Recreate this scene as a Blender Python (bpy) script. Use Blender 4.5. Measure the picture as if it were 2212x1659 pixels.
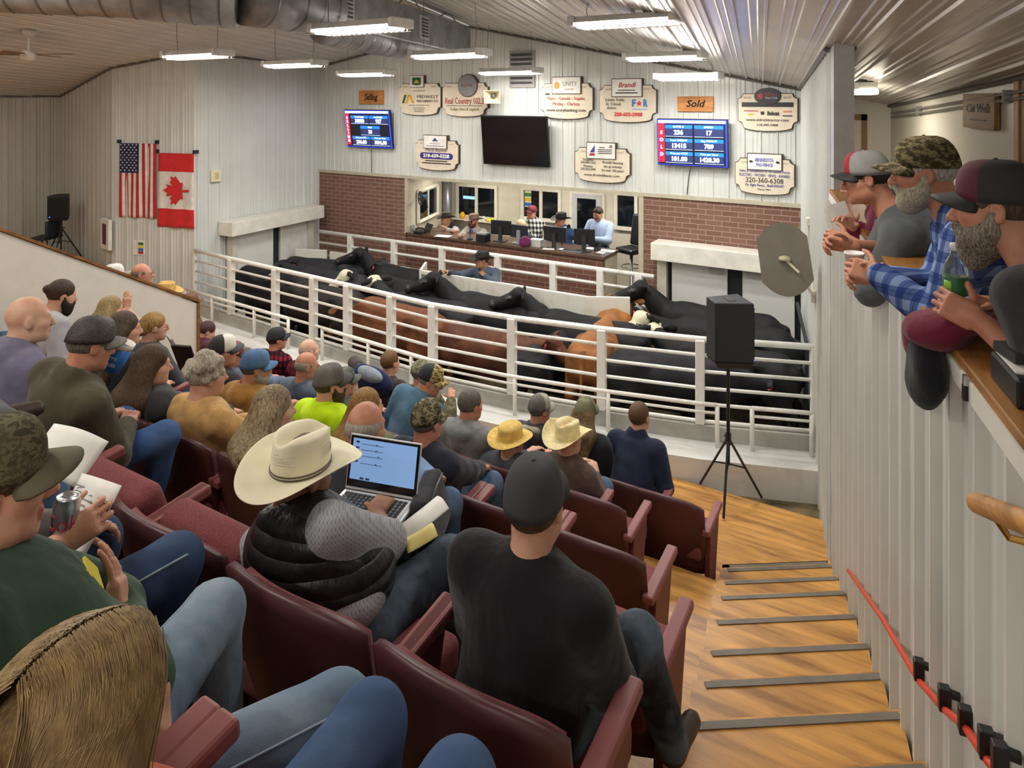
import bpy, math, random
import numpy as np
from mathutils import Vector, Matrix
for _o in list(bpy.data.objects): bpy.data.objects.remove(_o)
SC = bpy.context.scene
COL = SC.collection
R = math.radians
rnd = random.Random(7)
# ------------------------------------------------------------------ camera, world, exposure
F, CX, HY, EYE = 1500.0, 1106.0, 215.0, 4.0
YAW = R(30.93)
RX, RY = math.cos(YAW), math.sin(YAW)          # camera right in world x, y
cam_d = bpy.data.cameras.new('camera'); cam = bpy.data.objects.new('camera', cam_d); COL.objects.link(cam)
cam.location = (0, 0, EYE); cam.rotation_euler = (R(90), 0, YAW)
cam_d.sensor_fit = 'HORIZONTAL'; cam_d.sensor_width = 36.0; cam_d.lens = 36.0 * F / 2212
cam_d.shift_y = -(829.5 - HY) / 2212; cam_d.clip_start = 0.05
SC.camera = cam
wd = bpy.data.worlds.new('world'); SC.world = wd; wd.use_nodes = True
wd.node_tree.nodes['Background'].inputs[0].default_value = (1.0, 0.96, 0.9, 1)
wd.node_tree.nodes['Background'].inputs[1].default_value = 0.30
SC.view_settings.view_transform = 'Standard'; SC.view_settings.look = 'None'
SC.view_settings.gamma = 1.0; SC.view_settings.use_curve_mapping = False
SC.view_settings.exposure = 0.75
SC.cycles.use_adaptive_sampling = True; SC.cycles.adaptive_threshold = 0.05; SC.cycles.max_bounces = 6; SC.cycles.diffuse_bounces = 3; SC.cycles.glossy_bounces = 2
SC.cycles.transparent_max_bounces = 6; SC.cycles.sample_clamp_indirect = 6.0
LAMP_POWER = 24.0

def PX(px, py, d):                              # photo pixel + distance along the view axis -> world point
    X = (px - CX) / F * d; Z = -(py - HY) / F * d
    return Vector((X * RX - d * RY, X * RY + d * RX, EYE + Z))
def on_y(px, py, y):                            # where the line of sight meets the vertical plane y = const
    u = (px - CX) / F
    return PX(px, py, y / (u * RY + RX))
def on_x(px, py, x):
    u = (px - CX) / F
    return PX(px, py, x / (u * RX - RY))
def on_z(px, py, z): return PX(px, py, (EYE - z) * F / (py - HY))
def on_line(px, py, a, b):                      # vertical plane through plan points a, b
    u = (px - CX) / F; dx, dy = u * RX - RY, u * RY + RX
    ex, ey = b[0] - a[0], b[1] - a[1]
    d = (a[0] * ey - a[1] * ex) / (dx * ey - dy * ex)
    return PX(px, py, d)
# ------------------------------------------------------------------ materials
MATS = {}
def lin(h):
    h = h.lstrip('#'); c = [int(h[i:i + 2], 16) / 255 for i in (0, 2, 4)]
    return tuple((x / 12.92 if x <= .04045 else ((x + .055) / 1.055) ** 2.4) for x in c) + (1,)
class NT:
    def __init__(s, name):
        s.m = bpy.data.materials.new(name); s.m.use_nodes = True; s.t = s.m.node_tree; s.b = s.t.nodes['Principled BSDF']
        s.tc = None
    def n(s, ty, **kw):
        x = s.t.nodes.new(ty)
        for k, v in kw.items(): setattr(x, k, v)
        return x
    def l(s, a, b): s.t.links.new(a, b)
    def co(s, scale=(1, 1, 1), rot=(0, 0, 0), out='Object'):
        if s.tc is None: s.tc = s.n('ShaderNodeTexCoord')
        mp = s.n('ShaderNodeMapping'); mp.inputs['Scale'].default_value = scale; mp.inputs['Rotation'].default_value = rot
        s.l(s.tc.outputs[out], mp.inputs[0]); return mp.outputs[0]
    def noise(s, co, sc, det=3, rough=.55):
        x = s.n('ShaderNodeTexNoise'); x.inputs['Scale'].default_value = sc; x.inputs['Detail'].default_value = det
        x.inputs['Roughness'].default_value = rough; s.l(co, x.inputs['Vector']); return x.outputs['Fac']
    def ramp(s, fac, stops, interp='LINEAR'):
        x = s.n('ShaderNodeValToRGB'); x.color_ramp.interpolation = interp; e = x.color_ramp.elements
        while len(e) < len(stops): e.new(.5)
        for i, (p, c) in enumerate(stops): e[i].position = p; e[i].color = lin(c) if isinstance(c, str) else c
        s.l(fac, x.inputs[0]); return x.outputs['Color']
    def mix(s, fac, a, b, mode='MIX'):
        x = s.n('ShaderNodeMix'); x.data_type = 'RGBA'; x.blend_type = mode
        for v, i in ((fac, 0), (a, 6), (b, 7)):
            if isinstance(v, (int, float)): x.inputs[i].default_value = v
            elif isinstance(v, (tuple, str)): x.inputs[i].default_value = lin(v) if isinstance(v, str) else v
            else: s.l(v, x.inputs[i])
        return x.outputs[2]
    def mth(s, op, a, b=0.0):
        x = s.n('ShaderNodeMath'); x.operation = op
        for i, v in enumerate((a, b)):
            if isinstance(v, (int, float)): x.inputs[i].default_value = v
            else: s.l(v, x.inputs[i])
        return x.outputs[0]
    def col(s, c):
        if isinstance(c, (str, tuple)): s.b.inputs['Base Color'].default_value = lin(c) if isinstance(c, str) else c
        else: s.l(c, s.b.inputs['Base Color'])
    def bump(s, h, st=.3, dist=.01):
        x = s.n('ShaderNodeBump'); x.inputs['Strength'].default_value = st; x.inputs['Distance'].default_value = dist
        s.l(h, x.inputs['Height']); s.l(x.outputs[0], s.b.inputs['Normal'])
    def fin(s, rough=.6, metal=0, spec=.5):
        s.b.inputs['Roughness'].default_value = rough; s.b.inputs['Metallic'].default_value = metal
        s.b.inputs['Specular IOR Level'].default_value = spec; return s.m
def memo(f):
    def g(*a, **k):
        key = (f.__name__,) + a + tuple(sorted(k.items()))
        if key not in MATS: MATS[key] = f(*a, **k)
        return MATS[key]
    return g
def shade(h, f):
    h = h.lstrip('#'); return '#' + ''.join('%02x' % max(0, min(255, int(int(h[i:i + 2], 16) * f))) for i in (0, 2, 4))
@memo
def plain(c, rough=.5, metal=0.0, var=.045, sc=6.0, spec=.5, bump=0.0):
    t = NT('painted'); n = t.noise(t.co(), sc, 4)
    t.col(t.ramp(n, [(.3, shade(c, 1 - var)), (.7, shade(c, 1 + var))]))
    if bump: t.bump(t.noise(t.co(), sc * 6, 2), bump)
    return t.fin(rough, metal, spec)
@memo
def dirty(c, d='#8f8155', amt=.55, sc=2.2, rough=.45):
    t = NT('dirty_paint'); co = t.co(); n = t.noise(co, sc, 6, .65); n2 = t.noise(t.co((1, 1, .35)), sc * 3, 5, .7)
    f = t.ramp(t.mth('MULTIPLY', n, n2), [(.27, (0, 0, 0, 1)), (.45, (1, 1, 1, 1))])
    t.col(t.mix(t.mth('MULTIPLY', f, amt), c, d)); return t.fin(rough)
@memo
def cloth(c, var=.16, fold=.45, sc=9.0, weave=900.0, rough=.9):
    t = NT('cloth'); co = t.co(); n = t.noise(co, sc, 4)
    t.col(t.ramp(n, [(.3, shade(c, 1 - var)), (.7, shade(c, 1 + var))]))
    fo = t.noise(t.co((1, 1, .55), (.3, .5, .2)), 13, 2, .4); w = t.noise(co, weave * .35, 1)
    t.bump(t.mth('ADD', fo, t.mth('MULTIPLY', w, .06)), fold, .035)
    t.b.inputs['Sheen Weight'].default_value = .15
    return t.fin(rough, 0, .2)
@memo
def denim(c, fade='#9db6cf', amt=.35):
    t = NT('denim'); co = t.co(); n = t.noise(co, 5, 4); w = t.noise(t.co((1, 1, .08)), 420, 2)
    base = t.mix(t.mth('MULTIPLY', t.ramp(n, [(.42, (0, 0, 0, 1)), (.7, (1, 1, 1, 1))]), amt), c, fade)
    t.col(t.mix(t.mth('MULTIPLY', w, .35), base, shade(c, .55)))
    fo = t.noise(t.co((1, .8, .6), (.2, .4, .6)), 11, 2, .45)
    t.bump(t.mth('ADD', fo, t.mth('MULTIPLY', w, .05)), .5, .04); return t.fin(.85, 0, .2)
@memo
def plaid(a, b, c, size=.09, line='', rot=0.0):
    t = NT('plaid'); co = t.co((1, 1, 1), (0, 0, rot)); sp = t.n('ShaderNodeSeparateXYZ'); t.l(co, sp.inputs[0])
    def band(ax, off=0.0, w=.5, s=size):
        v = t.mth('FRACT', t.mth('ADD', t.mth('DIVIDE', ax, s), 100 + off)); return t.mth('LESS_THAN', v, w)
    hx = t.mth('ADD', sp.outputs[0], t.mth('MULTIPLY', sp.outputs[1], 1.0))
    u, v = band(hx), band(sp.outputs[2])
    k = t.mix(u, a, b); k2 = t.mix(v, k, t.mix(u, b, c))
    if line:
        for ax in (hx, sp.outputs[2]): k2 = t.mix(t.mth('MULTIPLY', band(ax, .25, .06), .6), k2, line)
    t.col(k2); t.bump(t.noise(t.co((1, 1, .6)), 12, 2, .4), .45, .035); return t.fin(.9, 0, .2)
@memo
def camo(a='#5a5440', b='#8a8266', c='#33301f', sc=16.0, d=''):
    t = NT('camouflage'); co = t.co((1, 1, 1.6)); n = t.noise(co, sc, 3, .6); n2 = t.noise(t.co((1.3, 1, 1.9), (.4, 1, .3)), sc * 1.3, 3, .6)
    k = t.ramp(n, [(.0, c), (.44, a), (.52, b), (.6, a)], 'CONSTANT'); k = t.mix(t.ramp(n2, [(.0, (0, 0, 0, 1)), (.57, (1, 1, 1, 1))], 'CONSTANT'), k, d or c)
    t.col(k); t.bump(t.noise(co, 300, 1), .1); return t.fin(.9, 0, .2)
@memo
def skin(c='#c98f73', red='#b4604e'):
    t = NT('skin'); co = t.co(); n = t.noise(co, 14, 4, .6); f = t.noise(co, 160, 2)
    t.col(t.mix(t.ramp(n, [(.42, (0, 0, 0, 1)), (.72, (.75, .75, .75, 1))]), c, red)); t.bump(f, .12, .004)
    t.b.inputs['Subsurface Weight'].default_value = .08; t.b.inputs['Subsurface Radius'].default_value = (.012, .005, .003)
    t.b.inputs['Subsurface Scale'].default_value = 1.0
    return t.fin(.5, 0, .35)
@memo
def hairm(a, b, st=(60, 60, 7), rough=.5, bump=.6):
    t = NT('hair'); n = t.noise(t.co(st), 2.2, 4, .65); n2 = t.noise(t.co(), 9, 2)
    t.col(t.ramp(t.mth('ADD', t.mth('MULTIPLY', n, .75), t.mth('MULTIPLY', n2, .25)), [(.38, a), (.62, b)])); t.bump(n, bump, .012)
    t.b.inputs['Anisotropic'].default_value = .4; return t.fin(rough, 0, .3)
@memo
def strand(a, b):
    t = NT('hair_strands'); n = t.noise(t.co((1, 1, .25)), 55, 3); t.col(t.ramp(n, [(.35, a), (.65, b)])); return t.fin(.42, 0, .45)
@memo
def fur(c, var=.35, dirt='#6a5a3e', rough=.62):
    t = NT('cattle_hide'); co = t.co(); n = t.noise(co, 3.5, 5, .6); h = t.noise(t.co((1, 5, 1)), 70, 2)
    base = t.ramp(n, [(.3, shade(c, 1 - var)), (.7, shade(c, 1 + var))])
    sp = t.n('ShaderNodeSeparateXYZ'); t.l(co, sp.inputs[0])
    low = t.mth('MULTIPLY', t.ramp(sp.outputs[2], [(.15, (1, 1, 1, 1)), (.75, (0, 0, 0, 1))]), t.ramp(t.noise(co, 9, 4), [(.5, (0, 0, 0, 1)), (.68, (.6, .6, .6, 1))]))
    t.col(t.mix(low, base, dirt)); t.bump(t.mth('ADD', t.mth('MULTIPLY', h, .35), n), .35, .03); return t.fin(rough, 0, .3)
@memo
def brick(a='#866353', b='#775547', m='#b09a8b'):
    t = NT('brick'); x = t.n('ShaderNodeTexBrick'); sp = t.n('ShaderNodeSeparateXYZ'); cb = t.n('ShaderNodeCombineXYZ')
    t.l(t.co(), sp.inputs[0]); t.l(sp.outputs[0], cb.inputs[0]); t.l(sp.outputs[2], cb.inputs[1]); t.l(cb.outputs[0], x.inputs['Vector'])
    for k, v in (('Scale', 1.0), ('Mortar Size', .005), ('Brick Width', .24), ('Row Height', .078), ('Bias', -.1)): x.inputs[k].default_value = v
    x.inputs['Color1'].default_value = lin(a); x.inputs['Color2'].default_value = lin(b); x.inputs['Mortar'].default_value = lin(m)
    n = t.noise(t.co(), 30, 4); t.col(t.mix(t.mth('MULTIPLY', n, .4), x.outputs['Color'], shade(b, .75)))
    t.bump(t.mth('SUBTRACT', t.mth('MULTIPLY', n, .3), x.outputs['Fac']), .5, .01); return t.fin(.85)
@memo
def wood(a='#a8712f', b='#6e431a', ax=0, sc=1.0, rough=.5, wide=0.0):
    t = NT('wood'); s = [9 * sc] * 3; s[ax] = .9 * sc; co = t.co(tuple(s)); n = t.noise(co, 2.0, 6, .62); n2 = t.noise(t.co((1, 1, 1)), 2.3 * sc, 3)
    k = t.ramp(n, [(.33, b), (.5, a), (.68, shade(a, 1.15))]); k = t.mix(t.ramp(n2, [(.5, (0, 0, 0, 1)), (.75, (.6, .6, .6, 1))]), k, b)
    t.col(k); t.bump(n, .15, .01); return t.fin(rough)
@memo
def emit(c, st):
    t = NT('lit'); t.b.inputs['Emission Color'].default_value = lin(c); t.b.inputs['Emission Strength'].default_value = st; t.col(c); return t.fin(.4)
@memo
def glass(c='#ffffff', rough=.03, tr=.95):
    t = NT('glass'); t.col(c); t.b.inputs['Transmission Weight'].default_value = tr; t.b.inputs['IOR'].default_value = 1.2; return t.fin(rough)
@memo
def metal(c='#b9bcbf', rough=.35, var=.1): return plain(c, rough, 1.0, var, 5.0)
# ------------------------------------------------------------------ objects
def tag(o, label=None, cat=None, group=None, kind=None):
    if label: o['label'] = label
    if cat: o['category'] = cat
    if group: o['group'] = group
    if kind: o['kind'] = kind
    return o
def empty(name, loc=(0, 0, 0), rz=0.0, label=None, cat=None, group=None):
    o = bpy.data.objects.new(name, None); COL.objects.link(o); o.location = loc; o.rotation_euler = (0, 0, rz); o.empty_display_size = .1
    return tag(o, label, cat, group)
def mesh_obj(name, V, Fc, mats, parent=None, smooth=False, mi=None):
    me = bpy.data.meshes.new(name); me.from_pydata([tuple(v) for v in V], [], [tuple(f) for f in Fc])
    for m in (mats if isinstance(mats, (list, tuple)) else [mats]): me.materials.append(m)
    if mi is not None: me.polygons.foreach_set('material_index', np.asarray(mi, dtype=np.int32))
    if smooth: me.polygons.foreach_set('use_smooth', np.ones(len(me.polygons), dtype=bool))
    me.update(); o = bpy.data.objects.new(name, me); COL.objects.link(o)
    if parent is not None: o.parent = parent
    return o
class MB:                                        # collects simple shapes into ONE mesh
    def __init__(s): s.V, s.F, s.M, s.S = [], [], [], []
    def add(s, V, Fc, m=0):
        b = len(s.V); s.V += [Vector(v) for v in V]; s.F += [tuple(i + b for i in f) for f in Fc]; s.M += [m] * len(Fc); return s
    def box(s, c, h, rz=0.0, m=0, mat=None):
        Rm = mat or Matrix.Rotation(rz, 3, 'Z'); c = Vector(c)
        V = [c + Rm @ Vector((x * h[0], y * h[1], z * h[2])) for x in (-1, 1) for y in (-1, 1) for z in (-1, 1)]
        return s.add(V, [(0, 1, 3, 2), (4, 6, 7, 5), (0, 4, 5, 1), (2, 3, 7, 6), (0, 2, 6, 4), (1, 5, 7, 3)], m)
    def bbox(s, lo, hi, m=0):
        lo, hi = Vector(lo), Vector(hi); return s.box((lo + hi) / 2, (hi - lo) / 2, 0, m)
    def hexa(s, low, high, m=0):                 # two matching polygons joined by side walls
        n = len(low); b = list(low) + list(high)
        return s.add(b, [tuple(range(n - 1, -1, -1)), tuple(range(n, 2 * n))] + [(i, (i + 1) % n, n + (i + 1) % n, n + i) for i in range(n)], m)
    def tube(s, pts, r, seg=8, m=0, cap=True, rads=None):
        pts = [Vector(p) for p in pts]; n = len(pts); rings = []; up = Vector((0, 0, 1)); prev = None
        for i, p in enumerate(pts):
            d = (pts[min(i + 1, n - 1)] - pts[max(i - 1, 0)]).normalized()
            if prev is None:
                a = d.cross(up)
                if a.length < .05: a = d.cross(Vector((1, 0, 0)))
            else: a = prev - d * prev.dot(d)
            a.normalize(); prev = a; c = d.cross(a); rr = rads[i] if rads else r
            rings.append([p + (a * math.cos(t) + c * math.sin(t)) * rr for t in [2 * math.pi * k / seg for k in range(seg)]])
        V = [v for q in rings for v in q]
        Fc = [(i * seg + k, i * seg + (k + 1) % seg, (i + 1) * seg + (k + 1) % seg, (i + 1) * seg + k) for i in range(n - 1) for k in range(seg)]
        if cap: Fc += [tuple(range(seg - 1, -1, -1)), tuple((n - 1) * seg + k for k in range(seg))]
        return s.add(V, Fc, m)
    def lathe(s, prof, c=(0, 0, 0), seg=20, m=0, mat=None):
        c = Vector(c); Rm = mat or Matrix.Identity(3); n = len(prof)
        V = [c + Rm @ Vector((r * math.cos(2 * math.pi * k / seg), r * math.sin(2 * math.pi * k / seg), z)) for r, z in prof for k in range(seg)]
        Fc = [(i * seg + k, i * seg + (k + 1) % seg, (i + 1) * seg + (k + 1) % seg, (i + 1) * seg + k) for i in range(n - 1) for k in range(seg)]
        Fc += [tuple(range(seg - 1, -1, -1)), tuple((n - 1) * seg + k for k in range(seg))]
        return s.add(V, Fc, m)
    def prism(s, poly, y0, y1, m=0, frame=None):  # polygon in local x,z pushed along local y
        f = frame or (lambda x, y, z: Vector((x, y, z)))
        return s.hexa([f(x, y0, z) for x, z in poly], [f(x, y1, z) for x, z in poly], m)
    def build(s, name, mats, parent=None, smooth=False, bevel=0.0):
        o = mesh_obj(name, s.V, s.F, mats, parent, smooth, s.M)
        if bevel:
            b = o.modifiers.new('bevel', 'BEVEL'); b.width = bevel; b.segments = 2; b.limit_method = 'ANGLE'; b.angle_limit = R(40)
        return o
def grid_solid(name, fn, nu, nv, th, mats, parent=None, mi=None, closed_u=False):  # surface fn(u,v)->(point, normal) with thickness
    A, B = [], []
    for j in range(nv + 1):
        for i in range(nu + (0 if closed_u else 1)):
            p, n = fn(i / nu, j / nv); A.append(p + n * th / 2); B.append(p - n * th / 2)
    w = nu if closed_u else nu + 1; N = len(A); Fc = []; ms = []
    for j in range(nv):
        for i in range(nu):
            a, b, c, d = j * w + i, j * w + (i + 1) % w, (j + 1) * w + (i + 1) % w, (j + 1) * w + i
            m = mi((i + .5) / nu, (j + .5) / nv) if mi else 0
            Fc += [(a, b, c, d), (N + d, N + c, N + b, N + a)]; ms += [m, m]
    def edge(idx):
        for a, b in zip(idx, idx[1:]): Fc.append((a, N + a, N + b, b)); ms.append(mi(.5, .5) if mi else 0)
    ring = lambda j: [j * w + i % w for i in range(nu + 1)]
    edge(ring(0)); edge(ring(nv)[::-1])
    if not closed_u: edge([j * w for j in range(nv + 1)][::-1]); edge([j * w + nu for j in range(nv + 1)])
    return mesh_obj(name, A + B, Fc, mats, parent, True, ms)
def text_obj(name, s, size, mat, parent, loc, rot, align='CENTER', ext=.002, sx=1.0, shear=0.0, bold=0.0):
    cu = bpy.data.curves.new(name, 'FONT'); cu.body = s; cu.size = size; cu.align_x = align; cu.align_y = 'CENTER'; cu.extrude = ext; cu.shear = shear
    cu.resolution_u = 2; cu.offset = bold
    o = bpy.data.objects.new(name, cu); COL.objects.link(o); bpy.context.view_layer.update()
    me = bpy.data.meshes.new_from_object(o.evaluated_get(bpy.context.evaluated_depsgraph_get())); bpy.data.objects.remove(o); bpy.data.curves.remove(cu)
    me.materials.clear(); me.materials.append(mat)
    t = bpy.data.objects.new(name, me); COL.objects.link(t); t.parent = parent; t.location = loc; t.rotation_euler = rot; t.scale = (sx, 1, 1); return t
def copy_tree(o, parent=None):
    c = o.copy(); COL.objects.link(c)
    if parent is not None: c.parent = parent; c.matrix_parent_inverse = o.matrix_parent_inverse.copy()
    for ch in list(o.children): copy_tree(ch, c)
    return c
# ------------------------------------------------------------------ rounded bodies: blended shapes on a grid -> one skin
class Blob:
    def __init__(s): s.p = []
    def cap(s, a, b, r1, r2=None, k=.03, m=0, op='u'):
        s.p.append(('c', np.array(a, float), np.array(b, float), r1, r1 if r2 is None else r2, k, m, op)); return s
    def ell(s, c, r, Rm=None, k=.03, m=0, op='u'):
        s.p.append(('e', np.array(c, float), np.array(r, float), np.eye(3) if Rm is None else np.array(Rm, float), None, k, m, op)); return s
    def box(s, c, h, Rm=None, rad=.01, k=.01, m=0, op='u'):
        s.p.append(('b', np.array(c, float), np.array(h, float), np.eye(3) if Rm is None else np.array(Rm, float), rad, k, m, op)); return s
    def bounds(s, q):
        if q[0] == 'c': lo = np.minimum(q[1] - q[3], q[2] - q[4]); hi = np.maximum(q[1] + q[3], q[2] + q[4])
        else:
            e = np.abs(q[3]) @ q[2] + (q[4] or 0); lo, hi = q[1] - e, q[1] + e
        return lo, hi
    def dist(s, q, X, Y, Z):
        if q[0] == 'c':
            a, b = q[1], q[2]; ba = b - a; L = max(float(ba @ ba), 1e-9)
            px, py, pz = X - a[0], Y - a[1], Z - a[2]
            t = np.clip((px * ba[0] + py * ba[1] + pz * ba[2]) / L, 0, 1)
            return np.sqrt((px - ba[0] * t) ** 2 + (py - ba[1] * t) ** 2 + (pz - ba[2] * t) ** 2) - (q[3] + (q[4] - q[3]) * t)
        c, h, Rm = q[1], q[2], q[3]; px, py, pz = X - c[0], Y - c[1], Z - c[2]
        l = [px * Rm[0, i] + py * Rm[1, i] + pz * Rm[2, i] for i in range(3)]
        if q[0] == 'e':
            k0 = np.sqrt(sum((l[i] / h[i]) ** 2 for i in range(3))); k1 = np.sqrt(sum((l[i] / h[i] ** 2) ** 2 for i in range(3))) + 1e-9
            return k0 * (k0 - 1) / k1
        d = [np.abs(l[i]) - h[i] for i in range(3)]
        return np.sqrt(sum(np.maximum(x, 0) ** 2 for x in d)) + np.minimum(np.maximum(np.maximum(d[0], d[1]), d[2]), 0) - q[4]
    def build(s, name, res, mats, parent=None, noise=None):
        bs = [s.bounds(q) for q in s.p if q[7] == 'u']; lo = np.min([b[0] for b in bs], 0) - 3 * res; hi = np.max([b[1] for b in bs], 0) + 3 * res
        n = np.ceil((hi - lo) / res).astype(int) + 1; ax = [(lo[i] + res * np.arange(n[i])).astype(np.float32) for i in range(3)]
        D = np.full(n, .2, np.float32); M = np.zeros(n, np.int8); B = np.full(n, .2, np.float32)
        for q in s.p:
            a, b = s.bounds(q); k = q[5]; mg = k + 2.5 * res + (.02 if q[7] == 'u' else 0)
            i0 = np.clip(np.floor((a - mg - lo) / res).astype(int), 0, n - 1); i1 = np.clip(np.ceil((b + mg - lo) / res).astype(int) + 1, 1, n)
            if (i1 <= i0).any(): continue
            sl = tuple(slice(i0[i], i1[i]) for i in range(3))
            X, Y, Z = ax[0][sl[0]][:, None, None], ax[1][sl[1]][None, :, None], ax[2][sl[2]][None, None, :]
            d = s.dist(q, X, Y, Z).astype(np.float32); o = D[sl]
            if q[7] == 'u':
                if k > 0: h = np.maximum(k - np.abs(o - d), 0) / k; D[sl] = np.minimum(o, d) - h * h * k * .25
                else: D[sl] = np.minimum(o, d)
                w = d < B[sl]; M[sl] = np.where(w, q[6], M[sl]); B[sl] = np.where(w, d, B[sl])
            elif q[7] == 's':
                d = -d
                if k > 0: h = np.maximum(k - np.abs(o - d), 0) / k; D[sl] = np.maximum(o, d) + h * h * k * .25
                else: D[sl] = np.maximum(o, d)
            elif q[7] == 'm':                     # repaint only
                M[sl] = np.where(d < 0, q[6], M[sl])
        if noise is not None: D += noise(ax[0][:, None, None], ax[1][None, :, None], ax[2][None, None, :]).astype(np.float32)
        D[0] = D[-1] = .1; D[:, 0] = D[:, -1] = .1; D[:, :, 0] = D[:, :, -1] = .1
        return nets(name, D, M, lo, res, mats, parent)
def nets(name, D, M, lo, res, mats, parent):
    S = D < 0; c = np.zeros(tuple(x - 1 for x in S.shape), np.int8); offs = [(i, j, k) for i in (0, 1) for j in (0, 1) for k in (0, 1)]
    sh = c.shape
    for (i, j, k) in offs: c += S[i:i + sh[0], j:j + sh[1], k:k + sh[2]]
    act = (c > 0) & (c < 8); I = np.argwhere(act); ix = np.full(sh, -1, np.int32); ix[act] = np.arange(len(I))
    Vv = np.stack([D[I[:, 0] + i, I[:, 1] + j, I[:, 2] + k] for (i, j, k) in offs], 1); P = np.zeros((len(I), 3)); cnt = np.zeros(len(I))
    for a in range(8):
        for b in range(a + 1, 8):
            if sum(x != y for x, y in zip(offs[a], offs[b])) != 1: continue
            va, vb = Vv[:, a], Vv[:, b]; m = (va < 0) != (vb < 0); t = np.where(m, va / np.where(m, va - vb, 1), 0)
            P += np.where(m[:, None], np.array(offs[a]) + t[:, None] * (np.array(offs[b]) - np.array(offs[a])), 0); cnt += m
    P = lo + res * (I + P / cnt[:, None]); quads = []
    for axn in range(3):
        s0 = [slice(None)] * 3; s1 = [slice(None)] * 3; s0[axn] = slice(0, -1); s1[axn] = slice(1, None)
        ch = S[tuple(s0)] != S[tuple(s1)]; E = np.argwhere(ch); u, v = [(1, 2), (2, 0), (0, 1)][axn]
        ok = (E[:, u] > 0) & (E[:, v] > 0) & (E[:, u] < sh[u]) & (E[:, v] < sh[v]); E = E[ok]
        inside = S[E[:, 0], E[:, 1], E[:, 2]]
        def g(du, dv):
            q = E.copy(); q[:, u] -= du; q[:, v] -= dv; return ix[q[:, 0], q[:, 1], q[:, 2]]
        Q = np.stack([g(1, 1), g(0, 1), g(0, 0), g(1, 0)], 1); Q[~inside] = Q[~inside][:, ::-1]; quads.append(Q)
    Q = np.concatenate(quads); me = bpy.data.meshes.new(name); nf = len(Q)
    me.vertices.add(len(P)); me.vertices.foreach_set('co', P.astype(np.float32).ravel())
    me.loops.add(nf * 4); me.loops.foreach_set('vertex_index', Q.astype(np.int32).ravel())
    me.polygons.add(nf); me.polygons.foreach_set('loop_start', np.arange(0, nf * 4, 4, dtype=np.int32))
    me.polygons.foreach_set('use_smooth', np.ones(nf, bool))
    ms = mats if isinstance(mats, (list, tuple)) else [mats]
    for m in ms: me.materials.append(m)
    if len(ms) > 1:
        mv = M[I[:, 0], I[:, 1], I[:, 2]]; me.polygons.foreach_set('material_index', np.clip(mv[Q[:, 0]], 0, len(ms) - 1).astype(np.int32))
    me.update(calc_edges=True); o = bpy.data.objects.new(name, me); COL.objects.link(o)
    if parent is not None: o.parent = parent
    return o
# ================================================================== the building
WHITE = plain('#d3d6d2', .32, 0.0, .03, 1.5); WHITE2 = plain('#e3e2da', .45, 0.0, .03, 2.0)
CEILM = plain('#cfccc6', .27, 0.0, .04, 1.2); RAILW = dirty('#ecebe4', '#8a7a58', .35, 3.0, .35)
DARK = plain('#1d2026', .4); BLACK = plain('#131416', .45); BLKMET = plain('#17181a', .35)
zcr = lambda x, y: 4.994 - .21 * x - .11 * y
zcl = lambda x, y: 6.934 + .169 * x - .0346 * y
zc = lambda x, y: min(zcr(x, y), zcl(x, y))
lw = lambda y: .57 - .2 * y                      # catwalk parapet line
ow = lambda y: 2.12 - .242 * y                   # outer wall behind the catwalk
YB = 10.5
def ribbed(name, path, z0, zt, mat, step=.23, dep=.022, flip=False, parent=None, thick=.0):
    P, N = [], []
    for a, b in zip(path, path[1:]):
        a, b = Vector((a[0], a[1], 0)), Vector((b[0], b[1], 0)); L = (b - a).length; t = (b - a) / L; n = Vector((t.y, -t.x, 0)) * (1 if flip else -1)
        k = 0.0
        while k < L:
            for u, h in ((0, 0), (.35, 0), (.42, .35), (.49, 0), (.62, 0), (.69, .35), (.76, 0), (.86, 0), (.9, 1), (.97, 1)):
                q = k + u * step
                if q < L: P.append(a + t * q + n * h * dep)
            k += step
        P.append(b)
    V = []; z0f = z0 if callable(z0) else (lambda x, y: z0)
    for p in P: V += [(p.x, p.y, z0f(p.x, p.y)), (p.x, p.y, zt(p.x, p.y))]
    Fc = [(2 * i, 2 * i + 2, 2 * i + 3, 2 * i + 1) for i in range(len(P) - 1)]
    if not flip: Fc = [f[::-1] for f in Fc]
    o = mesh_obj(name, V, Fc, mat, parent); return tag(o, kind='structure')
# ceiling: two ribbed slopes meeting at the ridge
rd = Vector((-.196, .981, 0)).normalized(); ra = Vector((rd.y, -rd.x, 0))
def ceiling(name, zf, x0, x1, inside):
    V = []; pr = []; w = x0
    while w < x1:
        for u, h in ((0, 0), (.4, 0), (.45, .4), (.5, 0), (.66, 0), (.71, .4), (.76, 0), (.88, 0), (.91, 1), (.98, 1)): pr.append((w + u * .23, h * .02))
        w += .23
    base = Vector((-7.2, 10.5, 0))
    for w, h in pr:
        for v in (-16.5, 6.5):
            p = base + ra * w + rd * v; V.append((p.x, p.y, zf(p.x, p.y) - h))
    Fc = [(2 * i, 2 * i + 1, 2 * i + 3, 2 * i + 2) for i in range(len(pr) - 1)]
    return tag(mesh_obj(name, V, Fc, CEILM), kind='structure')
ceiling('ceiling', zcr, 0.0, 11.5, 1); ceiling('ceiling', zcl, -11.04, 0.0, 1)
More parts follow.
